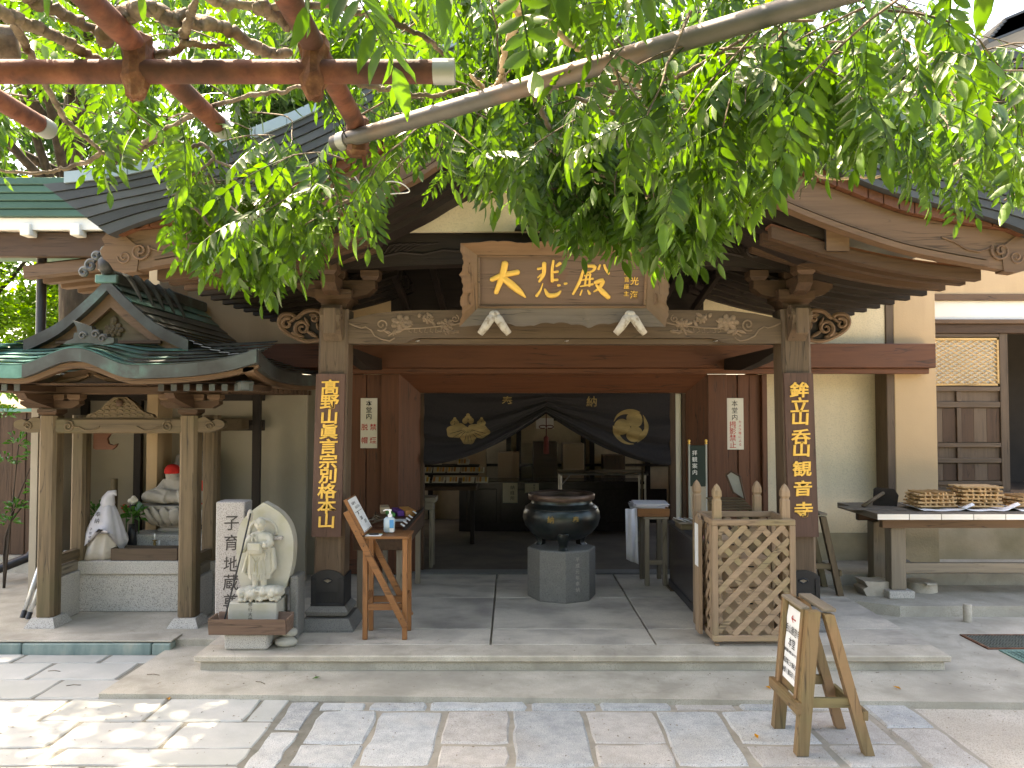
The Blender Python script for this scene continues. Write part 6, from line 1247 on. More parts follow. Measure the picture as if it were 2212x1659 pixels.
# thick copper eave edges and the curved board below
xs_ = [SX - HW + 2 * HW * i / 60 for i in range(61)]
for seg in range(6):
    part_ = xs_[seg * 10:seg * 10 + 11]; b = MB(); b.strip([(x, frontz(x, EY) - .088) for x in part_], [(x, frontz(x, EY) + .004) for x in part_], EY - .012, EY + .05); b.build('eave_edge', M_VERD if seg in (0, 1) else M_VERD_D, shr)
b = MB(); b.strip([(x, frontz(x, EY) - .125 - .01 * bump(x)) for x in xs_], [(x, frontz(x, EY) - .09) for x in xs_], EY + .03, EY + .10); b.build('eave_board', w_barge('x'), shr)
for s in (-1, 1):
    b = MB(); rings = []
    for k in range(21):
        y = EY + (BYk - EY) * k / 20; z = mainz(HW, y) if k else frontz(SX + s * HW, EY); x = SX + s * HW; rings.append([Vector((x, y, z - .09)), Vector((x + s * .012, y, z - .09)), Vector((x + s * .012, y, z + .004)), Vector((x - s * .06, y, z + .004)), Vector((x - s * .06, y, z - .09))])
    b.loft(rings); b.build('side_eave_edge', M_VERD_D, shr)
    b = MB(); rings = []
    for k in range(21):
        y = EY + .03 + (BYk - EY - .05) * k / 20; z = mainz(HW, y); x = SX + s * (HW - .03); rings.append([Vector((x, y, z - .13)), Vector((x, y, z - .092)), Vector((x - s * .08, y, z - .092)), Vector((x - s * .08, y, z - .13))])
    b.loft(rings); b.build('side_eave_board', w_barge('y'), shr)
    # soffit and rafters with capped ends
    b = MB(); b.grid(lambda u_, v_: Vector((SX + s * (HW - .05) * u_, EY + .06 + (BYk - EY - .1) * v_, 1.935 + .01 * u_)), 2, 2); b.build('soffit', w_brown('y'), shr)
    for k in range(8):
        x = SX + s * (.52 + .092 * k); b = MB(); b.box(x - .018, x + .018, 5.56, 6.0, 1.885, 1.93, .003); rf = b.build('rafter', w_brown('y'), shr); b = MB(); b.box(x - .021, x + .021, 5.55, 5.562, 1.882, 1.933, .002); b.build('copper_end_cap', M_VERD_D, rf)
    for k in range(14):
        y = 5.7 + .13 * k; b = MB(); b.box(min(SX + s * .6, SX + s * (HW - .12)), max(SX + s * .6, SX + s * (HW - .12)), y - .018, y + .018, 1.884, 1.929, .003); b.build('side_rafter', w_brown('x'), shr)
    b = MB(); c = Vector((SX + s * (HW - .13), EY + .13, 1.92)); b.box(-.05, .05, -.05, .05, -.035, .035, .006, Matrix.Translation(c) @ RZ(45)); b.build('corner_rafter_cap', M_VERD_D, shr)
    # verge band of the gable: dark layered strip + bargeboard
    dd = [.62 * k / 14 for k in range(15)]
    b = MB(); b.strip([(SX + s * d, mainz(d, GY) - .085 - .0 * d) for d in dd], [(SX + s * d, mainz(d, GY) + .006) for d in dd], GY - .03, GY + .06); b.build('gable_verge', M_VERD_D, shr)
    b = MB(); b.strip([(SX + s * d, mainz(d, GY) - .085 - .12 * max(.35, 1 - d * 1.2)) for d in dd], [(SX + s * d, mainz(d, GY) - .088) for d in dd], GY + .03, GY + .07); b.build('gable_barge_board', w_barge('x'), shr)
b = MB(); b.prism([(SX - .5, 2.20), (SX + .5, 2.20), (SX + .3, 2.36), (SX, 2.62), (SX - .3, 2.36)], GY + .10, GY + .14); b.build('gable_wall', w_tan('x'), shr)
gp = MB(); petalflower(gp, SX, 2.36, .07, GY + .09); gp.ball((SX, GY + .09, 2.43), (.03, .02, .04), 8, 6); gp.build('gable_pendant', w_tan('x'), shr)
b = MB(); b.box(SX - .4, SX + .4, GY + .0, GY + .06, 2.245, 2.27, .004); b.build('gable_sill', w_brown('x'), shr)
b = MB(); b.box(SX - .055, SX + .055, GY - .02, BYk, 2.705, 2.80, .012); rg = b.build('ridge', M_VERD_D, shr); b = MB(); b.box(SX - .085, SX + .085, GY - .045, GY + .0, 2.70, 2.765, .008); b.build('ridge_collar', M_VERD, rg)
b = MB(); b.box(SX - .05, SX + .05, GY - .10, GY + .02, 2.77, 2.90, .03); b.ball((SX, GY - .05, 2.93), (.04, .045, .05), 10, 8); b.build('ridge_finial', M_VERD_D, rg, autosm=50)
for s in (-1, 1):
    for cx, cz, r0 in ((.11, 2.83, .045), (.16, 2.78, .035), (.07, 2.90, .03)):
        b = MB(); b.tube([Vector((SX + s * p.x, GY - .05, p.z)) for p in spiral(cx, cz, r0, .01, 2.4, -1.2, 0)], .016, 6); b.build('ridge_scroll', M_VERD_D, rg)
for k in range(5):
    a0 = k * .09; b = MB(); b.tube([Vector((SX + .10 + .04 * k + .13 * t_, GY + .02 + .1 * k, 2.80 - .1 * t_ - .10 * t_ * t_ - .02 * k)) for t_ in (0, .3, .6, .9, 1.1)], [.02, .022, .018, .014, .006], 6); b.build('ridge_feather', M_VERD_D, rg)
# scroll crest standing on the eave bump
cr = thing_part = None
b = MB(); c0 = at(190, 735, 5.52)
sil = [(-.16, -.03), (-.14, -.01), (-.09, .01), (-.085, .05), (-.06, .055), (-.07, .10), (-.10, .14), (-.05, .125), (.0, .105), (.04, .10), (.045, .075), (.09, .075), (.095, .045), (.15, .045), (.155, .02), (.20, .015), (.20, -.02), (.12, -.035), (0, -.02)]
b.prism([(c0.x + x, c0.z + z) for x, z in sil], 5.49, 5.55); ec = b.build('eave_crest', M_VERD_D, shr)
for x, z in ((-.02, .03), (.07, .04), (.12, .01)): b = MB(); b.tube([Vector((c0.x + p.x, 5.487, c0.z + p.z)) for p in spiral(x, z, .028, .008, 0, 1.2, 0)], .008, 6); b.build('crest_scroll', M_VERD_D, ec)
# altar of granite and the back room
b = MB(); b.box(-3.64, -2.38, 6.40, 7.26, .081, .388, .006); b.build('altar_block', M_GRANITE, shr); b = MB(); b.box(-3.66, -2.36, 6.375, 7.27, .39, .50, .008); b.build('altar_slab', M_GRANITE, shr)
b = MB(); b.box(-4.1, -1.95, 7.30, 7.36, .081, 1.95); b.build('back_wall', M_GREYPL, shr)
b = MB(); b.box(-4.12, -4.06, 6.6, 7.3, .081, 1.95); b.build('side_wall', M_GREYPL, shr)
for x in (ax(299, 1000, 7.27), ax(552, 1000, 7.0), -4.03): y = 7.0 if x > -2.5 else 7.24; b = MB(); b.box(x - .035, x + .035, y, y + .055, .083, 1.94, .004); b.build('back_post', w_dark('z'), shr)
for z in (1.55, 1.83): b = MB(); b.box(-3.3 if z < 1.7 else -4.0, -2.32, 7.21, 7.239, z, z + .10, .004); b.build('back_rail', w_dark('x'), shr)
b = MB(); pr = [(0, 0), (0, -.14), (.02, -.15), (.16, -.15), (.185, -.13), (.20, -.10), (.165, -.115), (.125, -.10), (.115, -.06), (.14, -.02), (.22, -.005), (.26, 0)]
b.prism([(PX[0] + .09 + x, 1.562 + z) for x, z in pr], 6.46, 6.49); b.build('cusped_bracket', w_red('x'), shr)

# ---- figures and offerings inside
def u8(x): return 159.3 + x / 4.934
def v8(y): return 902.5 + y / 4.934
Ys = 6.92; cx = ax(u8(1120), 1088, Ys)
lot = thing('lotus_pedestal', 'carved stone lotus pedestal on the shrine altar', 'pedestal', (cx, Ys, .50)); b = MB(); b.box(cx - .36, cx + .36, Ys - .2, Ys + .2, .501, .66, .006); b.build('granite_block', M_GRANITE, lot)
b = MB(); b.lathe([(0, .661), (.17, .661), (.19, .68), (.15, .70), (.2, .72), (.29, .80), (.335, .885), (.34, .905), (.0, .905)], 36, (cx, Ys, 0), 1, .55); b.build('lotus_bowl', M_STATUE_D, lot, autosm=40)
for k in range(12):
    a = R(-90 + (k - 5.5) * 16); b = MB(); pts = [Vector((cx + math.cos(a) * r_, Ys + math.sin(a) * r_ * .55, z)) for r_, z in ((.22, .73), (.30, .80), (.345, .86), (.365, .90))]; b.tube(pts, [.03, .06, .055, .012], 8, squash=.4); b.build('lotus_petal', M_STATUE_D, lot, smooth=True)
sj = thing('seated_statue', 'seated stone figure in a red knitted cap inside the shrine', 'statue', (cx, Ys, .906))
b = MB(); z0 = .915
b.ball((cx, Ys, z0 + .06), (.30, .15, .075), 24, 12)
for s in (-1, 1): b.tube([Vector((cx + s * .05, Ys - .12, z0 + .05)), Vector((cx + s * .24, Ys - .06, z0 + .06)), Vector((cx + s * .10, Ys - .02, z0 + .12))], [.05, .07, .06], 10)
hx = ax(u8(1055), 1032, Ys); b.loft([[Vector((cx - .03 * t_ + rx * math.cos(a), Ys + .02 + ry * math.sin(a), z0 + z)) for a in [i * math.pi / 8 for i in range(16)]] for t_, z, rx, ry in ((0, .05, .19, .11), (.3, .12, .16, .10), (.8, .20, .13, .08), (1, .235, .05, .05))])
for s in (-1, 1): b.tube([Vector((cx + s * .11, Ys, z0 + .19)), Vector((cx + s * .17, Ys - .04, z0 + .11)), Vector((cx + s * .04, Ys - .13, z0 + .10))], [.04, .038, .03], 10)
b.ball((hx, Ys - .01, z0 + .25), (.058, .06, .07), 14, 10); b.ball((hx, Ys - .068, z0 + .243), (.011, .012, .014), 8, 6); b.tube([Vector((hx, Ys, z0 + .17)), Vector((hx, Ys, z0 + .24))], .035, 10)
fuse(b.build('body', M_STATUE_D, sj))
b = MB(); b.lathe([(.066, .262), (.068, .28), (.062, .31), (.045, .333), (.02, .343), (0, .345)], 18, (hx, Ys - .008, z0)); b.build('red_cap', M_REDCLOTH, sj, smooth=True)
b = MB(); b.prism([(cx + .17, z0 + .20), (cx + .30, z0 + .20), (cx + .30, z0 - .03), (cx + .2, z0 - .10)], Ys - .05, Ys - .03); o = b.build('red_bib', M_REDCLOTH, sj)
dk = thing('standing_statue', 'tall dark stone figure behind the seated one', 'statue', (cx + .03, 7.12, .50)); xx = cx + .05; b = MB()
b.loft([[Vector((xx + rx * math.cos(a), 7.12 + ry * math.sin(a), z)) for a in [i * math.pi / 8 for i in range(16)]] for z, rx, ry in ((.505, .22, .1), (.9, .20, .1), (1.2, .20, .1), (1.33, .16, .08), (1.37, .06, .05), (1.42, .055, .05))]); b.ball((xx, 7.12, 1.49), (.08, .08, .10), 14, 10); b.ball((xx, 7.04, 1.48), (.012, .014, .02), 8, 6); fuse(b.build('body', M_GRANITE_D, dk), .01)
# draped figure
dcx, dY = ax(225, 1150, 6.52), 6.53; dr_ = thing('draped_figure', 'small figure wrapped in white cotton cloths on the shrine altar', 'draped figure', (dcx, dY, .50))
def drape(prof, seed, folds, amp, low=None):
    r = random.Random(seed); ph = [r.uniform(0, 6.28) for _ in range(4)]; n = 48; rings = []
    for k, (rx, ry, z, ox) in enumerate(prof):
        rings.append([Vector((dcx + ox + (rx + amp * rx * (math.sin(folds * a + ph[0]) * .6 + math.sin(folds * 1.7 * a + ph[1]) * .4)) * math.cos(a), dY + (ry + amp * ry * math.sin(folds * a + ph[2])) * math.sin(a), z + (low(a) if low and k == 0 else 0))) for a in [2 * math.pi * i / n for i in range(n)]])
    b = MB(); b.loft(rings); return b
drape([(.20, .125, .503, -.035), (.165, .115, .58, -.02), (.13, .10, .68, -.0), (.10, .08, .78, .01)], 1, 9, .13).build('lower_cloth', M_CLOTH_C, dr_, smooth=True)
drape([(.185, .13, .65, -.01), (.155, .12, .72, -.005), (.118, .098, .81, .005), (.075, .07, .90, .015), (.045, .045, .955, .02)], 2, 5, .10, low=lambda a: -.085 * math.cos(3 * a + .8) - .03 * math.sin(a)).build('white_wrap', M_CLOTH_W, dr_, smooth=True)
b = MB(); b.tube([Vector((dcx + .02, dY, .93)), Vector((dcx + .02, dY, .96)), Vector((dcx + .025, dY, .995)), Vector((dcx + .045, dY, 1.035)), Vector((dcx + .085, dY - .01, 1.05)), Vector((dcx + .098, dY - .012, 1.02))], [.05, .058, .052, .036, .02, .004], 14); b.build('hood', M_CLOTH_W, dr_, smooth=True)
b = MB(); letters(b, '奉納', T(dcx - .012, dY - .098, .85) @ RX(-16), .045, .055, depth=.001); b.build('lettering', M_INK, dr_)
b = MB(); letters(b, '子育地蔵', T(dcx - .05, dY - .135, .71) @ RX(-14), .026, .032, depth=.001); b.build('lettering', M_INK, dr_)
b = MB(); b.box(ax(242, 1195, 6.42), ax(386, 1195, 6.42), 6.40, 6.54, .5015, .507); tr = thing('offering_box', 'long shallow wooden box along the altar front', 'box', (ax(314, 1195, 6.42), 6.47, .50)); b.build('base', w_tan('x'), tr)
x0, x1 = ax(242, 1195, 6.42), ax(386, 1195, 6.42)
for (a0, a1, c0_, c1_) in ((x0, x1, 6.395, 6.407), (x0, x1, 6.533, 6.545), (x0, x0 + .012, 6.408, 6.532), (x1 - .012, x1, 6.408, 6.532)): b = MB(); b.box(a0, a1, c0_, c1_, .5015, .60, .003); b.build('side', w_old('x'), tr)
b = MB(); p = ax(u8(400), 1060, 6.9); b.lathe([(0, .5015), (.03, .5015), (.03, 1.12), (.027, 1.125), (0, 1.125)], 14, (p, 6.95, 0)); simple('wooden_stake', 'round pale stake standing behind the draped figure', 'stake', b, w_tan('z'), autosm=40)
b = MB(); p = ax(u8(165), 1165, 6.75); b.box(p - .03, p + .03, 6.74, 6.755, .5015, .78, .002); t = thing('prayer_board', 'narrow white board with dark marks at the altar left edge', 'board', (p, 6.75, .5)); b.build('face', M_PAPER_W, t); b = MB(); letters(b, '奉納', T(p, 6.739, .66), .035, .05, depth=.001); b.build('lettering', M_INK, t)
def sprig(mb, c, r, n, L, seed, up=.4):
    q_ = random.Random(seed)
    for k in range(n):
        a = q_.uniform(0, 6.28); el = q_.uniform(-.2, 1.1); d = Vector((math.cos(a) * math.cos(el), math.sin(a) * math.cos(el) * .8, math.sin(el) * .8 + up * .3)).normalized(); s0 = Vector(c) + d * r * q_.uniform(.1, .7); sd_ = d.cross(Vector((0, 0, 1))).normalized() * L * .2; e = s0 + d * L; m_ = s0 + d * L * .5 + Vector((0, 0, .012))
        mb.add([s0, m_ - sd_, e - Vector((0, 0, L * .2)), m_ + sd_], [(0, 1, 2), (0, 2, 3)])
for i, (x, y, lab) in enumerate(((250, 1040, 'leafy green sprig in a vase left of the draped figure'), (625, 1070, 'leafy green sprig in a vase right of the draped figure'))):
    c = at(u8(x), v8(y), 6.7); t = thing('altar_sprig', lab, 'plant', (c.x, 6.7, .5), group='green sprigs on the altar'); b = MB(); sprig(b, c, .12, 34, .095, i); b.build('leaves', M_SHRUB, t); b = MB(); b.lathe([(0, .5015), (.03, .5015), (.04, .56), (.035, .66), (.028, c.z - .05), (0, c.z - .05)], 14, (c.x, 6.7, 0)); b.build('vase', M_BLACKP, t, smooth=True)
for i, (x, y, m_, cn) in enumerate(((560, 955, M_REDCLOTH, 'red'), (630, 885, M_PAPER_W, 'cream'), (640, 950, M_BLACKP, 'black'), (695, 945, M_GRATE_G, 'teal'))):
    c = at(u8(x), v8(y), 6.78); t = thing('paper_flower', '%s paper pompom flower behind the altar sprig' % cn, 'flower', c, group='paper flowers on the altar'); b = MB(); q_ = random.Random(i)
    for k in range(14): a = Vector((q_.gauss(0, 1), q_.gauss(0, 1), q_.gauss(0, 1))).normalized() * .028; b.ball(c + a, (.02, .02, .02), 6, 5)
    fuse(b.build('bloom', m_, t), .006, 1); b = MB(); b.tube([c, Vector((c.x, 6.79, .502))], .005, 5); b.build('stem', M_SHRUB, t)
for i, (x, h, m_, lab) in enumerate(((862, .13, M_GOLD, 'tall brass candlestick on the shrine altar'), (912, .075, M_BLACKMETAL, 'short dark candlestick with a white candle on the altar'))):
    c = at(u8(x), v8(1370), 6.62); t = thing('candlestick', lab, 'candlestick', (c.x, 6.62, .5), group='altar candlesticks'); b = MB(); b.lathe([(0, 0), (.028, 0), (.026, .01), (.01, .02), (.016, h * .4), (.009, h * .5), (.014, h * .8), (.007, h * .9), (.024, h), (.0, h + .003)], 14, (c.x, 6.62, .5015)); b.build('stick', mat('tarnished_brass', two((.22, .15, .06)), rough=.4, metal=.7, vary=.2) if i == 0 else m_, t, smooth=True); b = MB(); b.lathe([(0, h), (.007, h), (.006, h + .05), (0, h + .051)], 10, (c.x, 6.62, .5045)); b.build('candle', M_WHITEPLASTIC, t, smooth=True)

# ---- stele with engraved characters
st_x0, st_x1, stY = ax(465, 1200, 5.62), ax(528, 1200, 5.62), 5.62
stl = thing('stone_stele', 'tall pinkish granite stele engraved with five characters', 'stele', ((st_x0 + st_x1) / 2, stY + .08, PZ)); b = MB(); b.box(st_x0, st_x1, stY, stY + .16, PZ, az(1084, stY), .008); b.build('slab', M_STELE, stl)
for i, (ch_, v) in enumerate(zip('子育地蔵尊', (1130, 1172, 1218, 1258, 1300))):
    b = MB(); letters(b, ch_, T((st_x0 + st_x1) / 2 + .01, stY - .0005, az(v, stY)), .118, bold=.006, depth=.002, wx=.98, wz=1.02, slant=.04); b.build('engraved_character', mat('engraved_shadow', two((.07, .062, .058)), rough=.9, bump=0, vary=0), stl)

# ---- standing Jizo relief
JY = 5.42; ju = lambda x: 495.5 + x / 4.934; jv = lambda y: 1079.5 + y / 4.934
jx = ax(ju(350), 1180, JY)
jz = thing('jizo_statue', 'pale stone Jizo figure carved before a pointed halo slab', 'statue', (jx, JY, PZ))
def J(x, y, Y=JY): return at(ju(x), jv(y), Y)
b = MB(); ol = smoothline([(J(x, y).x, 0, J(x, y).z) for x, y in ((130, 1000), (75, 820), (60, 600), (66, 400), (105, 255), (190, 155), (270, 90), (345, 36))], 28) + smoothline([(J(x, y).x, 0, J(x, y).z) for x, y in ((352, 36), (450, 92), (545, 165), (620, 265), (662, 400), (668, 560), (648, 740), (580, 960))], 28)
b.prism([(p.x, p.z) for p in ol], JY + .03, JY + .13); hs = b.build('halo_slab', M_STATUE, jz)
b = MB(); b.tube([Vector((J(345, 330).x + .095 * math.cos(a), JY + .03, J(345, 345).z + .085 * math.sin(a))) for a in [i * math.pi / 10 for i in range(-1, 12)]], .012, 8); b.build('halo_ring', M_STATUE, jz, smooth=True)
b = MB()
hd = J(350, 245); b.ball((hd.x, JY - .045, hd.z), (.036, .038, .046), 18, 14)          # head
b.ball((hd.x - .004, JY - .083, hd.z - .004), (.006, .009, .010), 8, 6)               # nose
for s in (-1, 1):
    b.ball((hd.x + s * .037, JY - .04, hd.z - .003), (.006, .01, .016), 8, 6)       # ears
    b.ball((hd.x + s * .014, JY - .078, hd.z + .004), (.010, .006, .003), 8, 5)     # lids
b.ball((hd.x - .002, JY - .078, hd.z - .022), (.009, .007, .003), 8, 5)
b.tube([Vector((hd.x, JY - .03, hd.z - .03)), Vector((hd.x, JY - .02, hd.z - .07))], .022, 10)
def ring(px, py, wx, wy, Y=JY): c = J(px, py); return [Vector((c.x + wx * math.cos(a), Y - .02 + wy * math.sin(a), c.z)) for a in [i * math.pi / 10 for i in range(20)]]
b.loft([ring(350, 330, .03, .03), ring(350, 350, .07, .045), ring(345, 400, .088, .055), ring(340, 500, .085, .06), ring(340, 620, .085, .055), ring(340, 760, .088, .05), ring(340, 800, .07, .045)])
b.loft([ring(335, 640, .08, .05), ring(335, 760, .082, .052), ring(335, 830, .078, .045)])                                   # skirt
for s, px in ((-1, 295), (1, 380)): b.tube([J(px, 790) + Vector((0, -.03, 0)), J(px, 880) + Vector((0, -.03, 0)), J(px - 2, 920) + Vector((0, -.032, 0)), J(px - 10 if s < 0 else px + 6, 935) + Vector((0, -.06, 0))], [.025, .022, .022, .017], 10)
b.tube([J(265, 390) + Vector((0, -.03, 0)), J(220, 450) + Vector((0, -.045, 0)), J(205, 515) + Vector((0, -.075, 0))], [.034, .03, .02], 10); b.ball(J(200, 520) + Vector((0, -.085, 0)), (.016, .016, .014), 10, 8)
for k in range(4): b.tube([J(188, 508 + k * 9) + Vector((0, -.09, 0)), J(180, 510 + k * 9) + Vector((0, -.098, 0)), J(192, 514 + k * 9) + Vector((0, -.103, 0))], .0042, 6)
b.tube([J(195, 505) + Vector((0, -.095, 0)), J(180, 500) + Vector((0, -.10, 0))], .005, 6)
b.tube([J(425, 390) + Vector((0, -.03, 0)), J(455, 450) + Vector((0, -.05, 0)), J(425, 480) + Vector((0, -.085, 0))], [.034, .03, .022], 10); b.ball(J(420, 470) + Vector((0, -.095, 0)), (.018, .016, .014), 10, 8)
for k in range(4): b.tube([J(410 + k * 9, 462) + Vector((0, -.10, .002)), J(408 + k * 9, 445) + Vector((0, -.108, .002)), J(410 + k * 9, 436) + Vector((0, -.10, .002))], .004, 6)
b.ball(J(418, 438) + Vector((0, -.1, 0)), .011, 8, 6)
for (pts, w) in (([(225, 540), (200, 650), (165, 760), (200, 780), (240, 760)], .03), ([(470, 500), (480, 620), (490, 720), (450, 780), (420, 740)], .032)): b.tube([J(*p) + Vector((0, -.02, 0)) for p in pts], [w * .8, w, w * .9, w * .6, w * .4], 10, squash=.6)
fuse(b.build('body', M_STATUE, jz), .0032, 1)
b = MB(); c0_, c1_ = J(248, 440), J(395, 560); b.box(c0_.x, c1_.x, JY - .105, JY - .06, c1_.z, c0_.z, .012); b.build('alms_box', M_STATUE, jz, autosm=50)
b = MB(); c0_, c1_ = J(250, 435), J(380, 515); b.box(c0_.x, c1_.x, JY - .113, JY - .104, c1_.z, c0_.z, .004); b.build('box_flap', M_STATUE, jz)
b = MB()
for k in range(7): b.ball(J(285 + 3 * math.sin(k), 355 + k * 11) + Vector((0, -.078, 0)), .0075, 7, 5)
for k in range(6): b.ball(J(420 + 3 * math.sin(k), 530 + k * 18) + Vector((0, -.075, 0)), .0075, 7, 5)
b.build('beads', M_STATUE, jz, smooth=True, kind='stuff')
for k in range(5): b = MB(); q_ = 12 * k; b.tube([J(280 + k * 6, 590 + q_) + Vector((0, -.073, 0)), J(320, 640 + q_ * 1.4) + Vector((0, -.079, 0)), J(365 - k * 4, 590 + q_) + Vector((0, -.073, 0))], .0035, 5); b.build('robe_fold', M_STATUE, jz)
b = MB(); c0_ = J(565, 430)
for x0, x1 in ((J(150, 400).x, J(250, 400).x), (J(470, 400).x, J(562, 400).x)): q_ = MB(); q_.box(x0, x1, JY + .0, JY + .031, J(350, 432).z, J(350, 392).z, .004); q_.build('cross_peg', M_STELE, jz)
b = MB(); b.tube([J(262, 130) + Vector((0, -.07, 0)), J(190, 520) + Vector((0, -.11, 0)), J(25, 1250) + Vector((0, -.15, 0))], .0058, 7); sf = b.build('staff', M_BLACKMETAL, jz); b = MB(); b.ball(J(250, 170) + Vector((0, -.055, .01)), (.022, .014, .042), 10, 8); b.build('staff_head', M_STATUE_D, sf, smooth=True)
b = MB(); rk_ = random.Random(4)
for k in range(22): x = 165 + 385 * k / 21; c = J(x, 985 + rk_.uniform(-35, 25)); b.ball((c.x, JY - .03 + rk_.uniform(-.02, .02), c.z), (rk_.uniform(.035, .055), rk_.uniform(.05, .08), rk_.uniform(.03, .045)), 10, 7)
for k in range(60): x = 150 + 410 * rk_.random(); c = J(x, 935 + 115 * rk_.random()); b.ball((c.x, JY - .085 + rk_.uniform(-.012, .01), c.z), (rk_.uniform(.010, .022), .016, rk_.uniform(.008, .018)), 7, 5)
fuse(b.build('rock_base', M_STATUE, jz), .005, 0)
for k in range(15):
    t_ = k / 14; x0_ = 262 + 150 * t_; b = MB(); yo = -.075 + .02 * abs(t_ - .5)
    b.tube([J(x0_, 570 + 12 * (k % 3)) + Vector((0, yo, 0)), J(x0_ - 4 + 8 * t_, 680) + Vector((0, yo - .002, 0)), J(x0_ - 8 + 14 * t_, 790 + 10 * (k % 2)) + Vector((0, yo + .006, 0))], [.002, .0042, .0025], 5); b.build('robe_fold', M_STATUE, jz)
for k in range(9):
    x0_ = 268 + 17 * k; b = MB(); b.tube([J(x0_, 775) + Vector((0, -.066, 0)), J(x0_, 838) + Vector((0, -.068, 0))], .0045, 5); b.build('hem_pleat', M_STATUE, jz)
for k in range(5):
    b = MB(); b.tube([J(222 - 6 * k, 560 + 22 * k) + Vector((0, -.045, 0)), J(196 - 4 * k, 690 + 14 * k) + Vector((0, -.042, 0)), J(185, 775) + Vector((0, -.036, 0))], .0032, 5); b.build('sleeve_fold', M_STATUE, jz)
    b = MB(); b.tube([J(462 + 5 * k, 530 + 20 * k) + Vector((0, -.045, 0)), J(478 + 2 * k, 660 + 14 * k) + Vector((0, -.042, 0)), J(455, 775) + Vector((0, -.036, 0))], .0032, 5); b.build('sleeve_fold', M_STATUE, jz)
for s in (-1, 1): b = MB(); b.tube([hd + Vector((s * .005, -.0835, .010)), hd + Vector((s * .014, -.084, .014)), hd + Vector((s * .024, -.078, .010))], .0016, 5); b.build('brow', M_STATUE, jz)
for k in range(4): b = MB(); b.tube([J(285 + 14 * k, 345) + Vector((0, -.055, 0)), J(300 + 9 * k, 380) + Vector((0, -.076, 0)), J(330 + 4 * k, 425) + Vector((0, -.082, 0))], .003, 5); b.build('collar_fold', M_STATUE, jz)
zz = J(300, 1062).z; b = MB(); b.box(J(40, 1100).x, J(552, 1100).x, JY - .10, JY + .16, .30, zz, .006); b.build('pedestal', M_STATUE, jz)
b = MB(); letters(b, '修行大師', T(jx - .045, JY - .1005, (zz + .30) / 2 + .0), .03, .034, depth=.001); b.build('engraving', mat('engraved_shadow', two((.07, .062, .058)), rough=.9, bump=0, vary=0), jz)
b = MB(); b.box(J(20, 1100).x, J(600, 1100).x, JY - .06, JY + .2, PZ, .299, .008); b.build('plinth', M_STATUE_D, jz)
b = MB(); b.box(J(618, 1000).x, J(705, 1000).x, JY + .05, JY + .25, PZ, J(650, 830).z, .01); simple('side_block', 'dark squared stone standing right of the Jizo statue', 'block', b, M_GRANITE_D)
for i, (x, y, w, h) in enumerate(((650, 1300, .06, .07), (640, 1430, .08, .06))): c = J(x, y, JY - .02); b = MB(); b.ball((c.x, JY - .05 - .05 * i, PZ + .03 + .05 * (1 - i)), (w, .06, .035), 10, 7); simple('loose_stone', ('pale stone wedged beside the Jizo pedestal', 'mossy stone at the foot of the Jizo pedestal')[i], 'stone', b, M_STATUE, smooth=True)
# wooden trough and the granite block under it
ty = 5.19; t0, t1 = ax(449, 1345, ty), ax(622, 1345, ty); tg = thing('wooden_trough', 'long wooden trough in front of the Jizo statue', 'trough', ((t0 + t1) / 2, ty + .07, .245)); tw = wood('trough_timber', (.20, .125, .09), 'x')
b = MB(); b.box(t0 + .02, t1 - .02, ty + .01, ty + .15, .247, .258, .002); b.build('base', tw, tg)
for yy, d in ((ty, -1), (ty + .15, 1)):
    b = MB(); b.loft([[Vector((x, yy + d * .0, .247)), Vector((x, yy + d * .012, .247)), Vector((x, yy + d * .03, .352)), Vector((x, yy + d * .018, .352))] for x in (t0 + .01, t1 - .01)]); b.build('long_side', tw, tg)
for x, d in ((t0, 1), (t1, -1)): b = MB(); b.loft([[Vector((x + d * .012, yy, .247)), Vector((x + d * .026, yy, .247)), Vector((x + d * .012, yy, .35)), Vector((x, yy, .35))] for yy in (ty + .002, ty + .148)]); b.build('end_board', tw, tg)
b = MB(); g0, g1 = ax(483, 1385, 5.22), ax(578, 1385, 5.22); b.box(g0, g1, 5.22, 5.42, PZ, .244, .014); simple('granite_step_block', 'speckled granite block supporting the wooden trough', 'block', b, M_GRANITE)

# ---- left edge: board fence, downpipe, folded trestle
fn = thing('board_fence', 'dark vertical board fence at the left edge behind the shrine', 'fence', (-5.4, 8.0, .0)); x = -8.4; k = 0
while x < -4.62:
    w = .14; b = MB(); b.box(x + .002, x + w - .002, 8.0 - .006 * (k % 2), 8.03, .25, 1.72, .003); b.build('fence_board', w_brown('z'), fn); x += w; k += 1
b = MB(); b.box(-8.4, -4.6, 7.94, 8.06, 1.722, 1.76, .004); b.build('fence_cap', M_VERD, fn); b = MB(); b.box(-8.4, -4.6, 7.9, 8.1, -.02, .248, .006); b.build('fence_footing', M_CONC2, fn)
b = MB(); dx_ = ax(80, 1100, 7.6); b.tube([Vector((dx_, 7.6, 3.3)), Vector((dx_, 7.6, .4)), Vector((dx_ - .04, 7.55, .31)), Vector((dx_ - .3, 7.4, .2))], .045, 12); dp = thing('downpipe', 'black rainwater downpipe beside the shrine', 'downpipe', (dx_, 7.6, .1)); b.build('pipe', M_BLACKP, dp, autosm=50)
for z in (.75, 1.35): b = MB(); b.lathe([(.046, z), (.05, z), (.05, z + .02), (.046, z + .02)], 14, (dx_, 7.6, 0)); b.build('pipe_clip', M_STEEL, dp)
tl = thing('folded_trestle', 'folded aluminium trestle leaning behind the shrine post', 'trestle', (ax(58, 1330, 6.1), 6.1, .08))
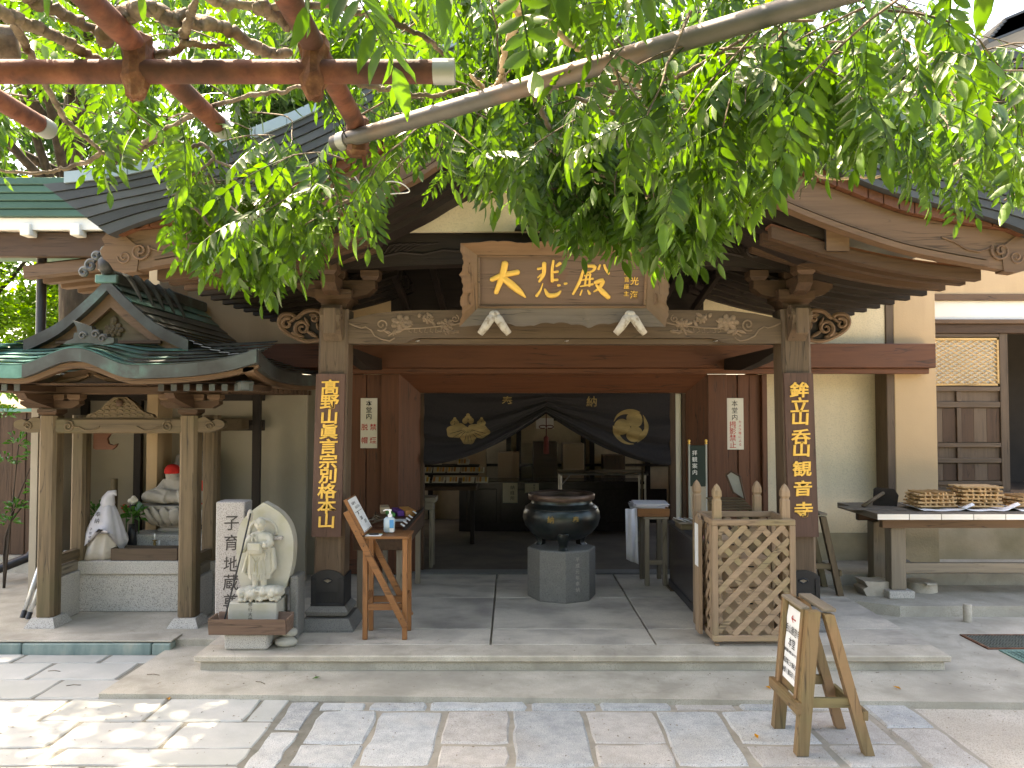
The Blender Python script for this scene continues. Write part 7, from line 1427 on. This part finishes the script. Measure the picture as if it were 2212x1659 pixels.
for k, (u0, v0, u1, v1) in enumerate(((48, 1335, 100, 1180), (60, 1338, 112, 1190), (118, 1235, 128, 1178), (135, 1238, 142, 1190))):
    y0_, y1_ = (6.08, 6.3) if k < 2 else (6.5, 6.6); p0, p1 = at(u0, v0, y0_), at(u1, v1, y1_); p0.z = max(p0.z, .095) if k < 2 else p0.z; b = MB(); b.tube([p0, p1], .017, 10); b.build('tube', M_ALU, tl, smooth=True)
    if k < 2: b = MB(); b.tube([p0, p0.lerp(p1, .1)], .02, 10); b.build('rubber_foot', M_BLACKP, tl)
b = MB(); b.bar(at(118, 1185, 6.5), at(146, 1205, 6.5), .03, .03); b.build('hinge', M_BLACKP, tl)
# ================================================================== PERGOLA
per = thing('pipe_pergola', 'rusty red and grey steel pipe pergola overhead', 'pergola', (-1.2, 1.0, 0))
def pipe(name, a, c, r, m, n=18, parent=per): b = MB(); b.tube([a, c], r, n); return b.build(name, m, parent, autosm=50)
PZ_ = 2.728
pe = at(960, 152, 2.2)
pipe('cross_pipe', Vector((-4.6, 2.2, PZ_)), Vector((pe.x - .03, 2.2, PZ_)), .034, M_RUST); pipe('pipe_sleeve', Vector((pe.x - .032, 2.2, PZ_)), Vector((pe.x + .03, 2.2, PZ_)), .0365, M_GALV)
YP = ((-1.75, 2.87), (-1.09, 2.87), (-.575, 2.95))
for x, ye_ in YP:
    z = PZ_ + .076; pipe('long_pipe', Vector((x, -1.2, z)), Vector((x, ye_ - .06, z)), .034, M_RUST); pipe('pipe_sleeve', Vector((x, ye_ - .065, z)), Vector((x, ye_, z)), .0365, M_GALV)
    b = MB(); r_ = random.Random(int(x * 100)); rings = []
    for k, (zz, w) in enumerate(((-.085, .014), (-.075, .024), (-.05, .030), (-.02, .039), (.03, .038), (.07, .042), (.10, .040), (.112, .02))): rings.append([Vector((x + w * 1.05 * math.cos(a) * r_.uniform(.8, 1.15), 2.2 + w * 1.15 * math.sin(a) * r_.uniform(.85, 1.15), PZ_ + zz + r_.uniform(-.006, .006))) for a in [i * math.pi / 6 for i in range(12)]])
    b.loft(rings); b.build('pipe_clamp', M_RUSTCLAMP, per)
ga_, gb_ = at(722, 310, 2.86), at(1790, -6, 1.845); dv = (gb_ - ga_).normalized()
pipe('diagonal_pipe', ga_, gb_ + dv * 1.6, .029, M_GREYPIPE)
b = MB(); c = Vector((-.575, 2.83, PZ_ + .05)); b.box(-.04, .04, -.035, .035, -.09, .06, .015, Matrix.Translation(c) @ RZ(20)); b.build('end_clamp', M_RUSTCLAMP, per); b = MB(); c2 = ga_ + dv * .055; b.tube([c2 - dv * .02, c2 + dv * .02], .034, 16); b.build('clamp_band', M_GALV, per, autosm=50)
b = MB(); b.tube([c + Vector((.02, .0, -.06)), c + Vector((.03, 0, -.13))], .008, 8); b.build('clamp_bolt', M_RUST, per)
for x, y in ((-4.5, 2.2), (-1.75, -1.1), (-.575, -1.1)): pipe('post', Vector((x, y, 0)), Vector((x, y, PZ_ + .04)), .045, M_RUST)
pq = gb_ + dv * 1.55; pipe('post', Vector((pq.x, pq.y, 0)), Vector((pq.x, pq.y, pq.z)), .045, M_GREYPIPE)
for k, (p0, p1, p2) in enumerate((((687, 150), (715, 230), (750, 300)), ((690, 155), (700, 205), (735, 270)))):
    b = MB(); b.tube([at(*p0, 2.22), at(*p1, 2.5), at(*p2, 2.8)], .0025, 5); b.build('tie_wire', M_BLACKMETAL, per)

# ================================================================== WISTERIA
def slope(v): b = (v - 829.5) / FPX; s, c = math.sin(PITCH), math.cos(PITCH); return (s - b * c) / (c + b * s)
def Yv(v, Z=2.80): return max(1.5, min((Z - 1.75) / max(slope(v), .05), 3.15))
wis = thing('wisteria', 'leafy wisteria vine spread over the pipe pergola', 'wisteria', (-2.9, 1.3, 0))
def c1(x, y): return (x / 2.929, y / 2.929)
def c2_(x, y): return (734.4 + x / 2.929, y / 2.929)
def c3(x, y): return (1468.8 + x / 2.929, y / 2.929)
VINES = [  # (points, radius in picture units, bark)
 ([c1(640, 260), c1(730, 150), c1(830, 80), c1(950, 55), c1(1080, 100), c1(1200, 135), c1(1330, 150), c1(1450, 195), c1(1600, 290), c1(1720, 345), c1(1850, 330)], 17, 0),
 ([c1(-200, 20), c1(0, 80), c1(180, 150), c1(350, 230), c1(480, 300), c1(620, 380), c1(760, 470)], 13, 0),
 ([c1(150, -60), c1(250, 20), c1(450, 110), c1(620, 210)], 14, 0),
 ([c1(60, 90), c1(140, 250), c1(220, 400), c1(310, 580), c1(400, 730), c1(520, 850), c1(600, 920), c1(660, 985)], 8, 0),
 ([c1(650, 970), c1(520, 1035), c1(380, 1075), c1(200, 1095), c1(-60, 1075)], 6.5, 0),
 ([c1(835, 995), c1(900, 920), c1(1020, 840), c1(1300, 690), c1(1600, 605), c1(1800, 570), c1(2020, 530)], 7, 0),
 ([c1(840, 985), c1(950, 910), c1(1080, 885), c1(1200, 930), c1(1290, 915), c1(1345, 1010), c1(1230, 1100), c1(1160, 1180), c1(1170, 1270), c1(1280, 1360), c1(1330, 1430)], 6, 0),
 ([c1(1345, 1010), c1(1500, 1070), c1(1650, 1110), c1(1800, 1165), c1(1900, 1250)], 4, 0),
 ([c1(960, 350), c1(1100, 330), c1(1180, 275), c1(1300, 290), c1(1450, 280)], 8, 0), ([c1(1160, 260), c1(1190, 130), c1(1240, -20)], 9, 0),
 ([c1(1290, -20), c1(1500, 30), c1(1800, 45), c1(2200, 25)], 9, 0), ([c1(1620, 40), c1(1740, 100), c1(1840, 190)], 14, 0),
 ([c2_(1010, -40), c2_(1080, 30), c2_(1135, 90), c2_(1085, 220), c2_(1045, 330), c2_(1025, 470), c2_(1060, 575)], 9, 1),
 ([c2_(1025, 480), c2_(990, 540), c2_(930, 570), c2_(870, 520), c2_(820, 470)], 6, 1),
 ([c2_(1130, 70), c2_(1190, 20), c2_(1330, 150), c2_(1430, 260), c2_(1560, 335), c2_(1710, 440), c2_(1850, 520), c2_(2000, 570), c2_(2177, 640)], 7, 1),
 ([c2_(-40, 0), c2_(80, 70), c2_(260, 110), c2_(430, 180), c2_(560, 250), c2_(660, 350)], 7, 0),
 ([c2_(40, 505), c2_(200, 550), c2_(400, 585), c2_(600, 605), c2_(780, 560)], 7, 0),
 ([c2_(1215, 590), c2_(1280, 720), c2_(1370, 880), c2_(1500, 1020), c2_(1650, 1105), c2_(1850, 1180), c2_(1980, 1250)], 6, 0),
 ([c2_(1380, 570), c2_(1700, 525), c2_(2000, 505), c3(0, 480), c3(170, 380), c3(300, 310), c3(450, 200), c3(560, 130)], 5, 0),
 ([c2_(1480, 610), c2_(1750, 720), c2_(1950, 800), c2_(2177, 910), c3(200, 970), c3(430, 1045), c3(620, 1078), c3(800, 1042)], 5.5, 0),
 ([c3(-120, 600), c3(150, 645), c3(340, 625), c3(450, 720), c3(600, 805), c3(680, 845), c3(720, 980), c3(800, 1050), c3(880, 1112), c3(1000, 1132), c3(1200, 1122), c3(1500, 1082), c3(1720, 1040), c3(1800, 1000), c3(1940, 1000)], 5.5, 1),
 ([c3(540, 742), c3(700, 692), c3(1000, 645), c3(1300, 600), c3(1540, 560), c3(1620, 512), c3(1800, 532)], 4.5, 1),
 ([c3(860, 1115), c3(770, 1200), c3(760, 1260)], 2.5, 0), ([c1(1560, 1110), c1(1700, 1200), c1(1850, 1180), c1(2100, 1160)], 2.5, 0)]
vine_nodes = []
for i, (pts, r_, bk_) in enumerate(VINES):
    rv = random.Random(i); oz = rv.uniform(-.02, .06)
    W = [at(u, v, Yv(v, 2.80 + oz)) for u, v in pts]; n = len(W) * 4; L = smoothline(W, n)
    n = len(W) * 7; L = smoothline(W, n); rb = r_ / FPX * 2.6
    b = MB(); b.tube([p + Vector((rv.gauss(0, 1), rv.gauss(0, 1), rv.gauss(0, 1))) * (.0015 + .10 * rb) for p in L], [max(.003, rb * (1 - .45 * k / n) * rv.uniform(.86, 1.1) * (1.22 if rv.random() < .09 else 1) * min(1, .3 + .35 * (n - k), .45 + .3 * k)) for k in range(n + 1)], 11); b.build('vine_branch', M_BARK_P if bk_ else M_BARK, wis, smooth=True); vine_nodes += L[::3]
b = MB(); b.tube(smoothline([(-2.9, 1.3, -.02), (-2.8, 1.4, .8), (-2.95, 1.6, 1.6), (-2.6, 1.9, 2.4), (-2.0, 2.1, 2.8), (-1.5, 2.3, 2.86)], 30), [.10 - .0017 * k for k in range(31)], 12); b.build('trunk', M_BARK, wis, smooth=True)
# --- compound leaves
def make_leaf(seed):
    r = random.Random(seed); V = []; Fc = []; L = 1.0; npair = r.choice([5, 6, 6, 7]); bend = r.uniform(.15, .45); side = r.uniform(-.15, .15)
    def rach(t): return Vector((t * L, side * t * t, -bend * t * t))
    def leaflet(o, d, up, ln, wd):
        d = d.normalized(); s_ = d.cross(up).normalized(); up = s_.cross(d); n0 = len(V); cu = r.uniform(.05, .22); tw = r.uniform(-.25, .25); wv = r.uniform(-.02, .02)
        prof = ((0, 0), (.14, .62), (.36, 1.), (.62, .86), (.84, .42), (1., 0))
        mids = [o + d * (ln * t) - up * (cu * ln * t * t) for t, w in prof]
        for (t, w), m_ in zip(prof, mids):
            if w == 0: V.append(m_)
            else:
                a = tw * t; ss = s_ * math.cos(a) + up * math.sin(a); ed = up * (ln * (.045 + wv * math.sin(9 * t)))
                V.extend((m_ - ss * wd * w + ed, m_, m_ + ss * wd * w + ed))
        # indices: 0 base; 1-3,4-6,7-9,10-12; 13 tip
        for a, c in ((0, 1), (0, 1)): pass
        Fc.extend([(n0, n0 + 1, n0 + 2), (n0, n0 + 2, n0 + 3)])
        for k in (1, 4, 7): Fc.extend([(n0 + k, n0 + k + 3, n0 + k + 4, n0 + k + 1), (n0 + k + 1, n0 + k + 4, n0 + k + 5, n0 + k + 2)])
        Fc.extend([(n0 + 10, n0 + 13, n0 + 11), (n0 + 11, n0 + 13, n0 + 12)])
    for k in range(npair):
        t = .24 + .70 * k / npair; o = rach(t); tg = (rach(t + .01) - o).normalized()
        for s in (-1, 1):
            dr_ = r.uniform(.35, 1.0); d = tg * r.uniform(.45, .75) + Vector((0, s, 0)) * 1. + Vector((0, 0, -dr_)); ln = r.uniform(.26, .33) * (1 - .25 * abs(k / npair - .5)); leaflet(o, d, Vector((0, -s * .3 * dr_, 1)) + Vector((r.uniform(-.3, .3), r.uniform(-.3, .3), 0)), ln, ln * r.uniform(.15, .185))
    leaflet(rach(.96), rach(1.) - rach(.93) + Vector((0, 0, -.03)), Vector((0, 0, 1)), .32, .056)
    n0 = len(V); K = 6
    for k in range(K + 1):
        p = rach(k / K * .97); w = .008 * (1 - .6 * k / K); V.extend((p + Vector((0, w, -w)), p + Vector((0, -w, -w)), p + Vector((0, 0, w))))
    for k in range(K):
        for j in range(3): Fc.append((n0 + k * 3 + j, n0 + k * 3 + (j + 1) % 3, n0 + k * 3 + 3 + (j + 1) % 3, n0 + k * 3 + 3 + j))
    return np.array([tuple(v) for v in V]), Fc
NV = 8; LV = [make_leaf(100 + k) for k in range(NV)]
VB = [(-300, 430), (0, 470), (30, 540), (62, 430), (75, 335), (115, 340), (135, 450), (200, 465), (262, 455), (290, 350), (318, 380), (340, 600), (400, 645), (480, 680), (560, 700), (640, 660), (700, 625), (790, 610), (835, 500), (862, 425), (905, 420), (935, 505), (955, 440), (985, 390), (1050, 480), (1100, 525), (1180, 535), (1250, 590), (1350, 615), (1450, 632), (1520, 625), (1600, 530), (1690, 480), (1745, 440), (1790, 400), (1850, 440), (1900, 395), (1950, 440), (2000, 470), (2080, 545), (2150, 500), (2212, 520), (2600, 520)]
def keep(u, v):
    if v > lerp(VB, u): return 0
    if 545 < u < 745 and 205 < v < 335: return .22
    if u < 600 and v < 330: return .5
    if u < 330: return .8
    if u > 1880 and v < 95: return .2 if u < 2110 else .04
    if u > 1900 and v < 330: return .6
    if 1700 < u and v > 330: return .7
    if 760 < u < 1000 and 260 < v: return .62
    return 1.
BANDS = [((-300, 152), (985, 150), 55, 2.2), ((205, 0), (475, 275), 45, 2.3), ((635, 0), (775, 295), 45, 2.3), ((722, 310), (1790, -6), 62, 2.5)]
for pts_, r_v, bk_v in VINES:
    if r_v >= 6: BANDS += [(a_, c_, r_v + 14, 2.8) for a_, c_ in zip(pts_, pts_[1:])]
def hides(u, v, y):
    for k, ((ua, va), (ub, vb_), w, yb) in enumerate(BANDS):
        du, dv_ = ub - ua, vb_ - va; t = max(0, min(1, ((u - ua) * du + (v - va) * dv_) / (du * du + dv_ * dv_))); 
        if y < yb + .4 and math.hypot(u - ua - du * t, v - va - dv_ * t) < w: return .93 if k < 4 else .8
    return 0
def proj(p):
    s, c = math.sin(PITCH), math.cos(PITCH); x, y, z = p[0], p[1], p[2] - EYE; f_ = y * c + z * s
    if f_ < .2: return None
    return 1106 + FPX * x / f_, 829.5 - FPX * (z * c - y * s) / f_
lr = random.Random(21); inst = []; twigs = []
def add_leaf(p, d, L, masked=True):
    d = d.normalized(); s_ = d.cross(Vector((0, 0, 1)))
    s_ = s_.normalized() if s_.length > .05 else Vector((1, 0, 0)); up = s_.cross(d); a = lr.uniform(-.5, .5); s_, up = s_ * math.cos(a) + up * math.sin(a), up * math.cos(a) - s_ * math.sin(a)
    M = np.array([[d.x, -s_.x, up.x], [d.y, -s_.y, up.y], [d.z, -s_.z, up.z]]) * L
    if masked:
        hid = 0
        for t in (.3, .6, 1.02):
            w_ = p + d * (L * t) - Vector((0, 0, .28 * L * t * t)); q_ = proj(w_)
            if q_ is None: return
            if -200 < q_[0] < 2420 and q_[1] > -100 and t > .5 and lr.random() > keep(q_[0], q_[1] + (34 if q_[1] > 330 else 0)) ** .5: return
            hid = max(hid, hides(q_[0], q_[1], w_.y))
        if lr.random() < hid: return
    inst.append((lr.randrange(NV), M, p, p.y))
def twig(p, d, n, step, masked=True):
    pts = [p]; d = d.normalized(); n0_ = len(inst); last = 0
    for k in range(n):
        d = (d + Vector((lr.gauss(0, .13), lr.gauss(0, .13), -.075))).normalized(); p = p + d * step; pts.append(p)
        if masked:
            q_ = proj(p)
            if q_ and q_[1] > lerp(VB, q_[0]) - 40: break
        m0_ = len(inst); az_ = lr.uniform(0, 6.28); side_ = Vector((math.cos(az_), math.sin(az_), 0)); ld = side_ * .75 + d * .45 + Vector((0, 0, lr.uniform(-.9, .12))); add_leaf(p, ld, lr.uniform(.17, .30), masked)
        if len(inst) > m0_: last = len(pts)
    if len(inst) - n0_ >= 3 and last > 2: twigs.append(pts[:last])
    elif len(inst) - n0_ < 2 and masked: del inst[n0_:]
# in view: twigs over the whole canopy, thicker where the photograph is
for k in range(320):
    u = lr.uniform(-150, 2360); v = lr.uniform(-160, lerp(VB, u) - 30)
    if lr.random() > keep(u, v): continue
    Y = Yv(v, lr.uniform(2.72, 3.05)) + abs(lr.gauss(0, .22)); p = at(u, v, Y)
    if p.y > 3.75: p = at(u, v, 3.6)
    twig(p, Vector((lr.gauss(0, 1), lr.gauss(0, .7), lr.uniform(-.25, .35))), lr.randint(5, 9), .065)
# hanging curtains at left, centre and centre right
for (u0, u1, v0, v1, n) in ((345, 800, 330, 560, 54), (1040, 1560, 300, 470, 56), (1240, 1560, 400, 520, 24), (1600, 2230, 60, 420, 58), (110, 330, 200, 400, 24), (880, 950, 300, 380, 5), (120, 260, 210, 350, 12), (-40, 60, 380, 470, 6), (1040, 1700, 20, 320, 30), (800, 1040, 60, 260, 22)):
    for k in range(n):
        u, v = lr.uniform(u0, u1), lr.uniform(v0, v1); p = at(u, v, min(3.45, Yv(v, 2.82) + lr.uniform(-.15, .35))); twig(p, Vector((lr.gauss(0, .7), lr.gauss(0, .5), lr.uniform(-.9, -.1))), lr.randint(4, 8), .06)
# leaves of the far side of the pergola, behind the pipes
for (u0, u1, v0, v1, n) in ((620, 1960, -60, 260, 150), (-60, 620, -60, 280, 62), (1900, 2260, 90, 330, 18)):
    for k in range(n):
        u, v = lr.uniform(u0, u1), lr.uniform(v0, v1); p = at(u, v, lr.uniform(3.15, 4.0)); twig(p, Vector((lr.gauss(0, 1), lr.gauss(0, .6), lr.uniform(-.3, .4))), lr.randint(5, 9), .068)
# the rest of the canopy, beyond the picture
for k in range(170):
    x, y = lr.uniform(-5.5, 4.2), lr.uniform(.4, 4.3); p = Vector((x, y, lr.uniform(2.85, 3.35))); q_ = proj(p)
    if q_ and -120 < q_[0] < 2330 and q_[1] > -150: continue
    twig(p, Vector((lr.gauss(0, 1), lr.gauss(0, 1), lr.uniform(-.1, .3))), lr.randint(5, 9), .07, masked=bool(q_ and q_[1] > -700))
# the nearest leaves in view as leaves of their own, the others as one mass
leafme = []
for V_, F_c in LV:
    me = bpy.data.meshes.new('leaf'); me.from_pydata(V_.tolist(), [], F_c); me.shade_smooth(); me.materials.append(M_LEAF); leafme.append(me)
def inview(it):
    q_ = proj(Vector(it[2]) + Vector(it[1][:, 0]) * .6); return q_ and 20 < q_[0] < 2190 and 10 < q_[1] < 700
order = sorted(range(len(inst)), key=lambda i: (0 if inview(inst[i]) else 1, inst[i][3])); single = set(order[:300]); wo = Vector(wis.location)
for i in order[:300]:
    k, M, p, _ = inst[i]; o = bpy.data.objects.new('compound_leaf', leafme[k]); C.objects.link(o); o.parent = wis
    o.matrix_local = Matrix(((*M[0], p.x - wo.x), (*M[1], p.y - wo.y), (*M[2], p.z - wo.z), (0, 0, 0, 1)))
VV, FF, n0 = [], [], 0
for i, (k, M, p, _) in enumerate(inst):
    if i in single: continue
    V_, F_c = LV[k]; VV.append(V_ @ M.T + np.array(p)); FF += [tuple(a + n0 for a in f) for f in F_c]; n0 += len(V_)
me = bpy.data.meshes.new('foliage'); me.from_pydata(np.concatenate(VV).tolist(), [], FF); me.shade_smooth(); me.materials.append(M_LEAF); link('foliage', me, wis, kind='stuff')
b = MB()
for pts in twigs: b.tube(pts, [.0045 - .0028 * k / len(pts) for k in range(len(pts))], 4, caps=False)
b.build('twig', M_BARK, wis, kind='stuff')
V_, F_c = LV[2]; b = MB(); yl_ = at(1650, 120, 2.6); pts = [yl_, yl_ + Vector((.006, 0, -.04)), yl_ + Vector((.012, 0, -.09)), yl_ + Vector((.0, 0, -.13))]; b.tube(pts, [.001, .016, .014, .001], 6, squash=.15); b.build('yellow_leaf', M_LEAF_Y, wis)
b = MB(); b.tube(smoothline([at(*q_, 3.2) for q_ in ((765, 380), (785, 405), (820, 418), (860, 418), (885, 414), (870, 398), (845, 392), (815, 398))], 30), .0025, 5); tag(base_origin(b.build('loose_string', M_ROPE, None)), 'loop of pale string dangling below the pergola clamp', 'string')
print('leaves', len(inst), 'twigs', len(twigs))

# ================================================================== TREES BEHIND
def leaf_cloud(clumps, per, size, seed, flat=.5):
    r = np.random.default_rng(seed); P = []
    for (c, rad) in clumps:
        d = r.normal(size=(per, 3)); d /= np.linalg.norm(d, axis=1)[:, None]; q = (r.random(per) ** .45)[:, None]; P.append(np.array(c) + d * q * np.array(rad))
    P = np.concatenate(P); n = len(P); a = r.normal(size=(n, 3)); a[:, 2] *= flat; a /= np.linalg.norm(a, axis=1)[:, None]
    up = r.normal(size=(n, 3)) * .6 + np.array([0, 0, 1.]); s = np.cross(a, up); s /= np.linalg.norm(s, axis=1)[:, None]; L = (size * r.uniform(.6, 1.3, n))[:, None]
    q0 = P - a * L * .5; q1 = P + s * L * .28 + np.array([0, 0, .05]) * L; q2 = P + a * L * .5 - np.array([0, 0, .12]) * L; q3 = P - s * L * .28 + np.array([0, 0, .05]) * L
    V = np.stack([q0, q1, q2, q3], 1).reshape(-1, 3); return V, [(4 * i, 4 * i + 1, 4 * i + 2, 4 * i + 3) for i in range(n)]
def tree(name, label, base, h, tr, clumps, per, size, m, seed, limbs, flat=.5, group='trees behind the temple'):
    t = thing(name, label, 'tree', base, group=group); base = Vector(base); r = random.Random(seed)
    b = MB(); tp = smoothline([base + Vector((0, 0, -.05)), base + Vector((.1, 0, h * .35)), base + Vector((-.1, .1, h * .7)), base + Vector((0, 0, h))], 16); b.tube(tp, [tr * (1 - .7 * k / 16) * (1.25 if k == 0 else 1) for k in range(17)], 14); b.build('trunk', M_TRUNK, t, smooth=True)
    for k, (c, rad) in enumerate(clumps[:limbs]):
        s0 = tp[min(16, 9 + k % 7)]; mid = s0.lerp(Vector(c), .5) + Vector((0, 0, -.25)); b = MB(); b.tube(smoothline([s0, mid, Vector(c)], 8), [tr * .24 * (1 - .085 * q_) for q_ in range(9)], 8); b.build('limb', M_TRUNK, t, smooth=True)
    V_, F_c = leaf_cloud(clumps, per, size, seed, flat); me = bpy.data.meshes.new('crown'); me.from_pydata(V_.tolist(), [], F_c); me.materials.append(m); link('crown', me, t)
    return t
rt_ = random.Random(2)
def clump_ball(c, R_, n, rad): 
    out = []
    for _ in range(n):
        d = Vector((rt_.gauss(0, 1), rt_.gauss(0, 1), rt_.gauss(0, .8))).normalized() * rt_.uniform(.3, 1); out.append(((c[0] + d.x * R_[0], c[1] + d.y * R_[1], c[2] + d.z * R_[2]), (rad * rt_.uniform(.7, 1.2), rad * rt_.uniform(.7, 1.2), rad * .5)))
    return out
tree('maple_tree', 'bright green tree with dark trunk rising behind the shrine roof', (-6.9, 12.0, 0), 7.5, .34, clump_ball((-6.0, 9.0, 7.9), (3.9, 3.4, 2.0), 62, .95), 430, .14, M_FOL1, 1, 12)
tree('conifer', 'dark feathery conifer rising behind the porch roof left', (-3.4, 16.5, 0), 10, .3, clump_ball((-3.6, 16, 8.0), (3.2, 2.2, 4.2), 64, .9), 620, .17, M_FOL2, 2, 10, flat=1.2)
tree('maple_tree', 'sunlit low yellow-green tree at the far left edge', (-10.5, 14.5, 0), 5.5, .22, clump_ball((-10.2, 14, 4.0), (3.0, 2.2, 2.9), 44, .8), 420, .15, M_FOL1, 3, 10)
tree('maple_tree', 'broad green tree above the middle of the roof', (1.2, 18.5, 0), 9, .3, clump_ball((1.0, 18, 9.2), (5.5, 2.5, 3.6), 70, 1.1), 460, .19, M_FOL1, 4, 10)
tree('conifer', 'dark tree filling the gap between shrine and fence', (-8.6, 17.5, 0), 8, .3, clump_ball((-8.4, 17, 5.4), (3.8, 2, 5.2), 70, 1.0), 520, .17, M_FOL2, 5, 8, flat=1.)
sb_ = thing('garden_shrub', 'leafy shrub in front of the board fence at the left edge', 'shrub', (-4.75, 7.2, .08)); b = MB(); sh_r = random.Random(8)
for (u, v, y) in ((40, 960, 7.3), (15, 1000, 7.3), (75, 985, 7.2), (30, 1100, 7.2), (20, 1130, 7.2), (85, 1060, 7.2), (150, 1010, 7.3), (150, 1100, 7.4), (10, 900, 7.4), (150, 945, 7.3)):
    c = at(u, v, y); sprig(b, c, .16, 26, .07, int(u + v), .2)
b.build('leaves', M_SHRUB, sb_)
for (u, v, y) in ((40, 960, 7.3), (75, 985, 7.2), (30, 1100, 7.2), (150, 1010, 7.3)): b = MB(); c = at(u, v, y); b.tube(smoothline([(-4.75, 7.25, .08), (-4.7, 7.25, .7), tuple(c)], 8), [.012 - .001 * k for k in range(9)], 6); b.build('stem', M_TRUNK, sb_)
# fallen leaves and twigs on the stone
for i, (u, v, z, lab, m) in enumerate(((367, 1509, 0, 'curled brown leaf at the apron kerb left', M_LEAF_Y), (775, 1508, 0, 'brown leaf against the apron kerb near the middle', M_LEAF_Y), (845, 1507, 0, 'yellow leaf against the apron kerb near the middle', M_LEAF_Y), (1231, 1509, 0, 'small yellow leaf at the apron kerb right', M_LEAF_Y), (1631, 1589, 0, 'yellow leaf lying beside the A-frame sign', M_LEAF_Y), (685, 1464, .03, 'small green leaf on the concrete apron', M_SHRUB), (1657, 1485, .03, 'yellow leaf on the apron behind the A-frame sign', M_LEAF_Y), (1934, 1485, .03, 'pale leaf on the apron at the right', M_LEAF_Y))):
    c = onz(u, v, z); b = MB(); q_ = random.Random(i); m_ = T(c.x, c.y - .02, z + .004) @ RZ(q_.uniform(0, 360)); b.add([m_ @ Vector(p) for p in ((-.03, 0, .002), (-.005, -.012, .008), (.03, 0, .004), (-.005, .012, .010), (0, 0, .0))], [(0, 1, 4), (1, 2, 4), (2, 3, 4), (3, 0, 4)]); tag(base_origin(b.build('fallen_leaf', m, None)), lab, 'leaf', 'fallen leaves')
for i, (u, v, z, lab) in enumerate(((116, 1451, 0, 'thin dark twig on the flagstones at the left'), (105, 1535, 0, 'curved twig on the flagstones near the sun patch'), (158, 1482, 0, 'short reddish twig on the flagstones left of the apron'), (562, 1476, .03, 'curled twig on the concrete apron'), (330, 1459, .03, 'small twig on the left corner of the apron'))):
    c = onz(u, v, z); b = MB(); q_ = random.Random(i + 40); a = q_.uniform(-.6, .6); d = Vector((math.cos(a), math.sin(a), 0)); b.tube([c - d * .04 + Vector((0, 0, .004)), c + Vector((0, .006, .007)), c + d * .045 + Vector((0, 0, .004))], .0022, 5); tag(base_origin(b.build('fallen_twig', M_BARK, None)), lab, 'twig', 'fallen twigs')

# unseen leaf screen added behind the viewer to block the low sky
cl_ = clump_ball((0, -17, 4.5), (20, 2.5, 4.5), 150, 2.2); V_, F_c = leaf_cloud(cl_, 260, .55, 77); me = bpy.data.meshes.new('added_leaf_screen'); me.from_pydata(V_.tolist(), [], F_c); me.materials.append(M_FOL2); o = link('added_leaf_screen', me, kind='stuff'); o['label'] = 'unseen leaf screen added behind the viewer to block low sky'; o['category'] = 'leaf screen'
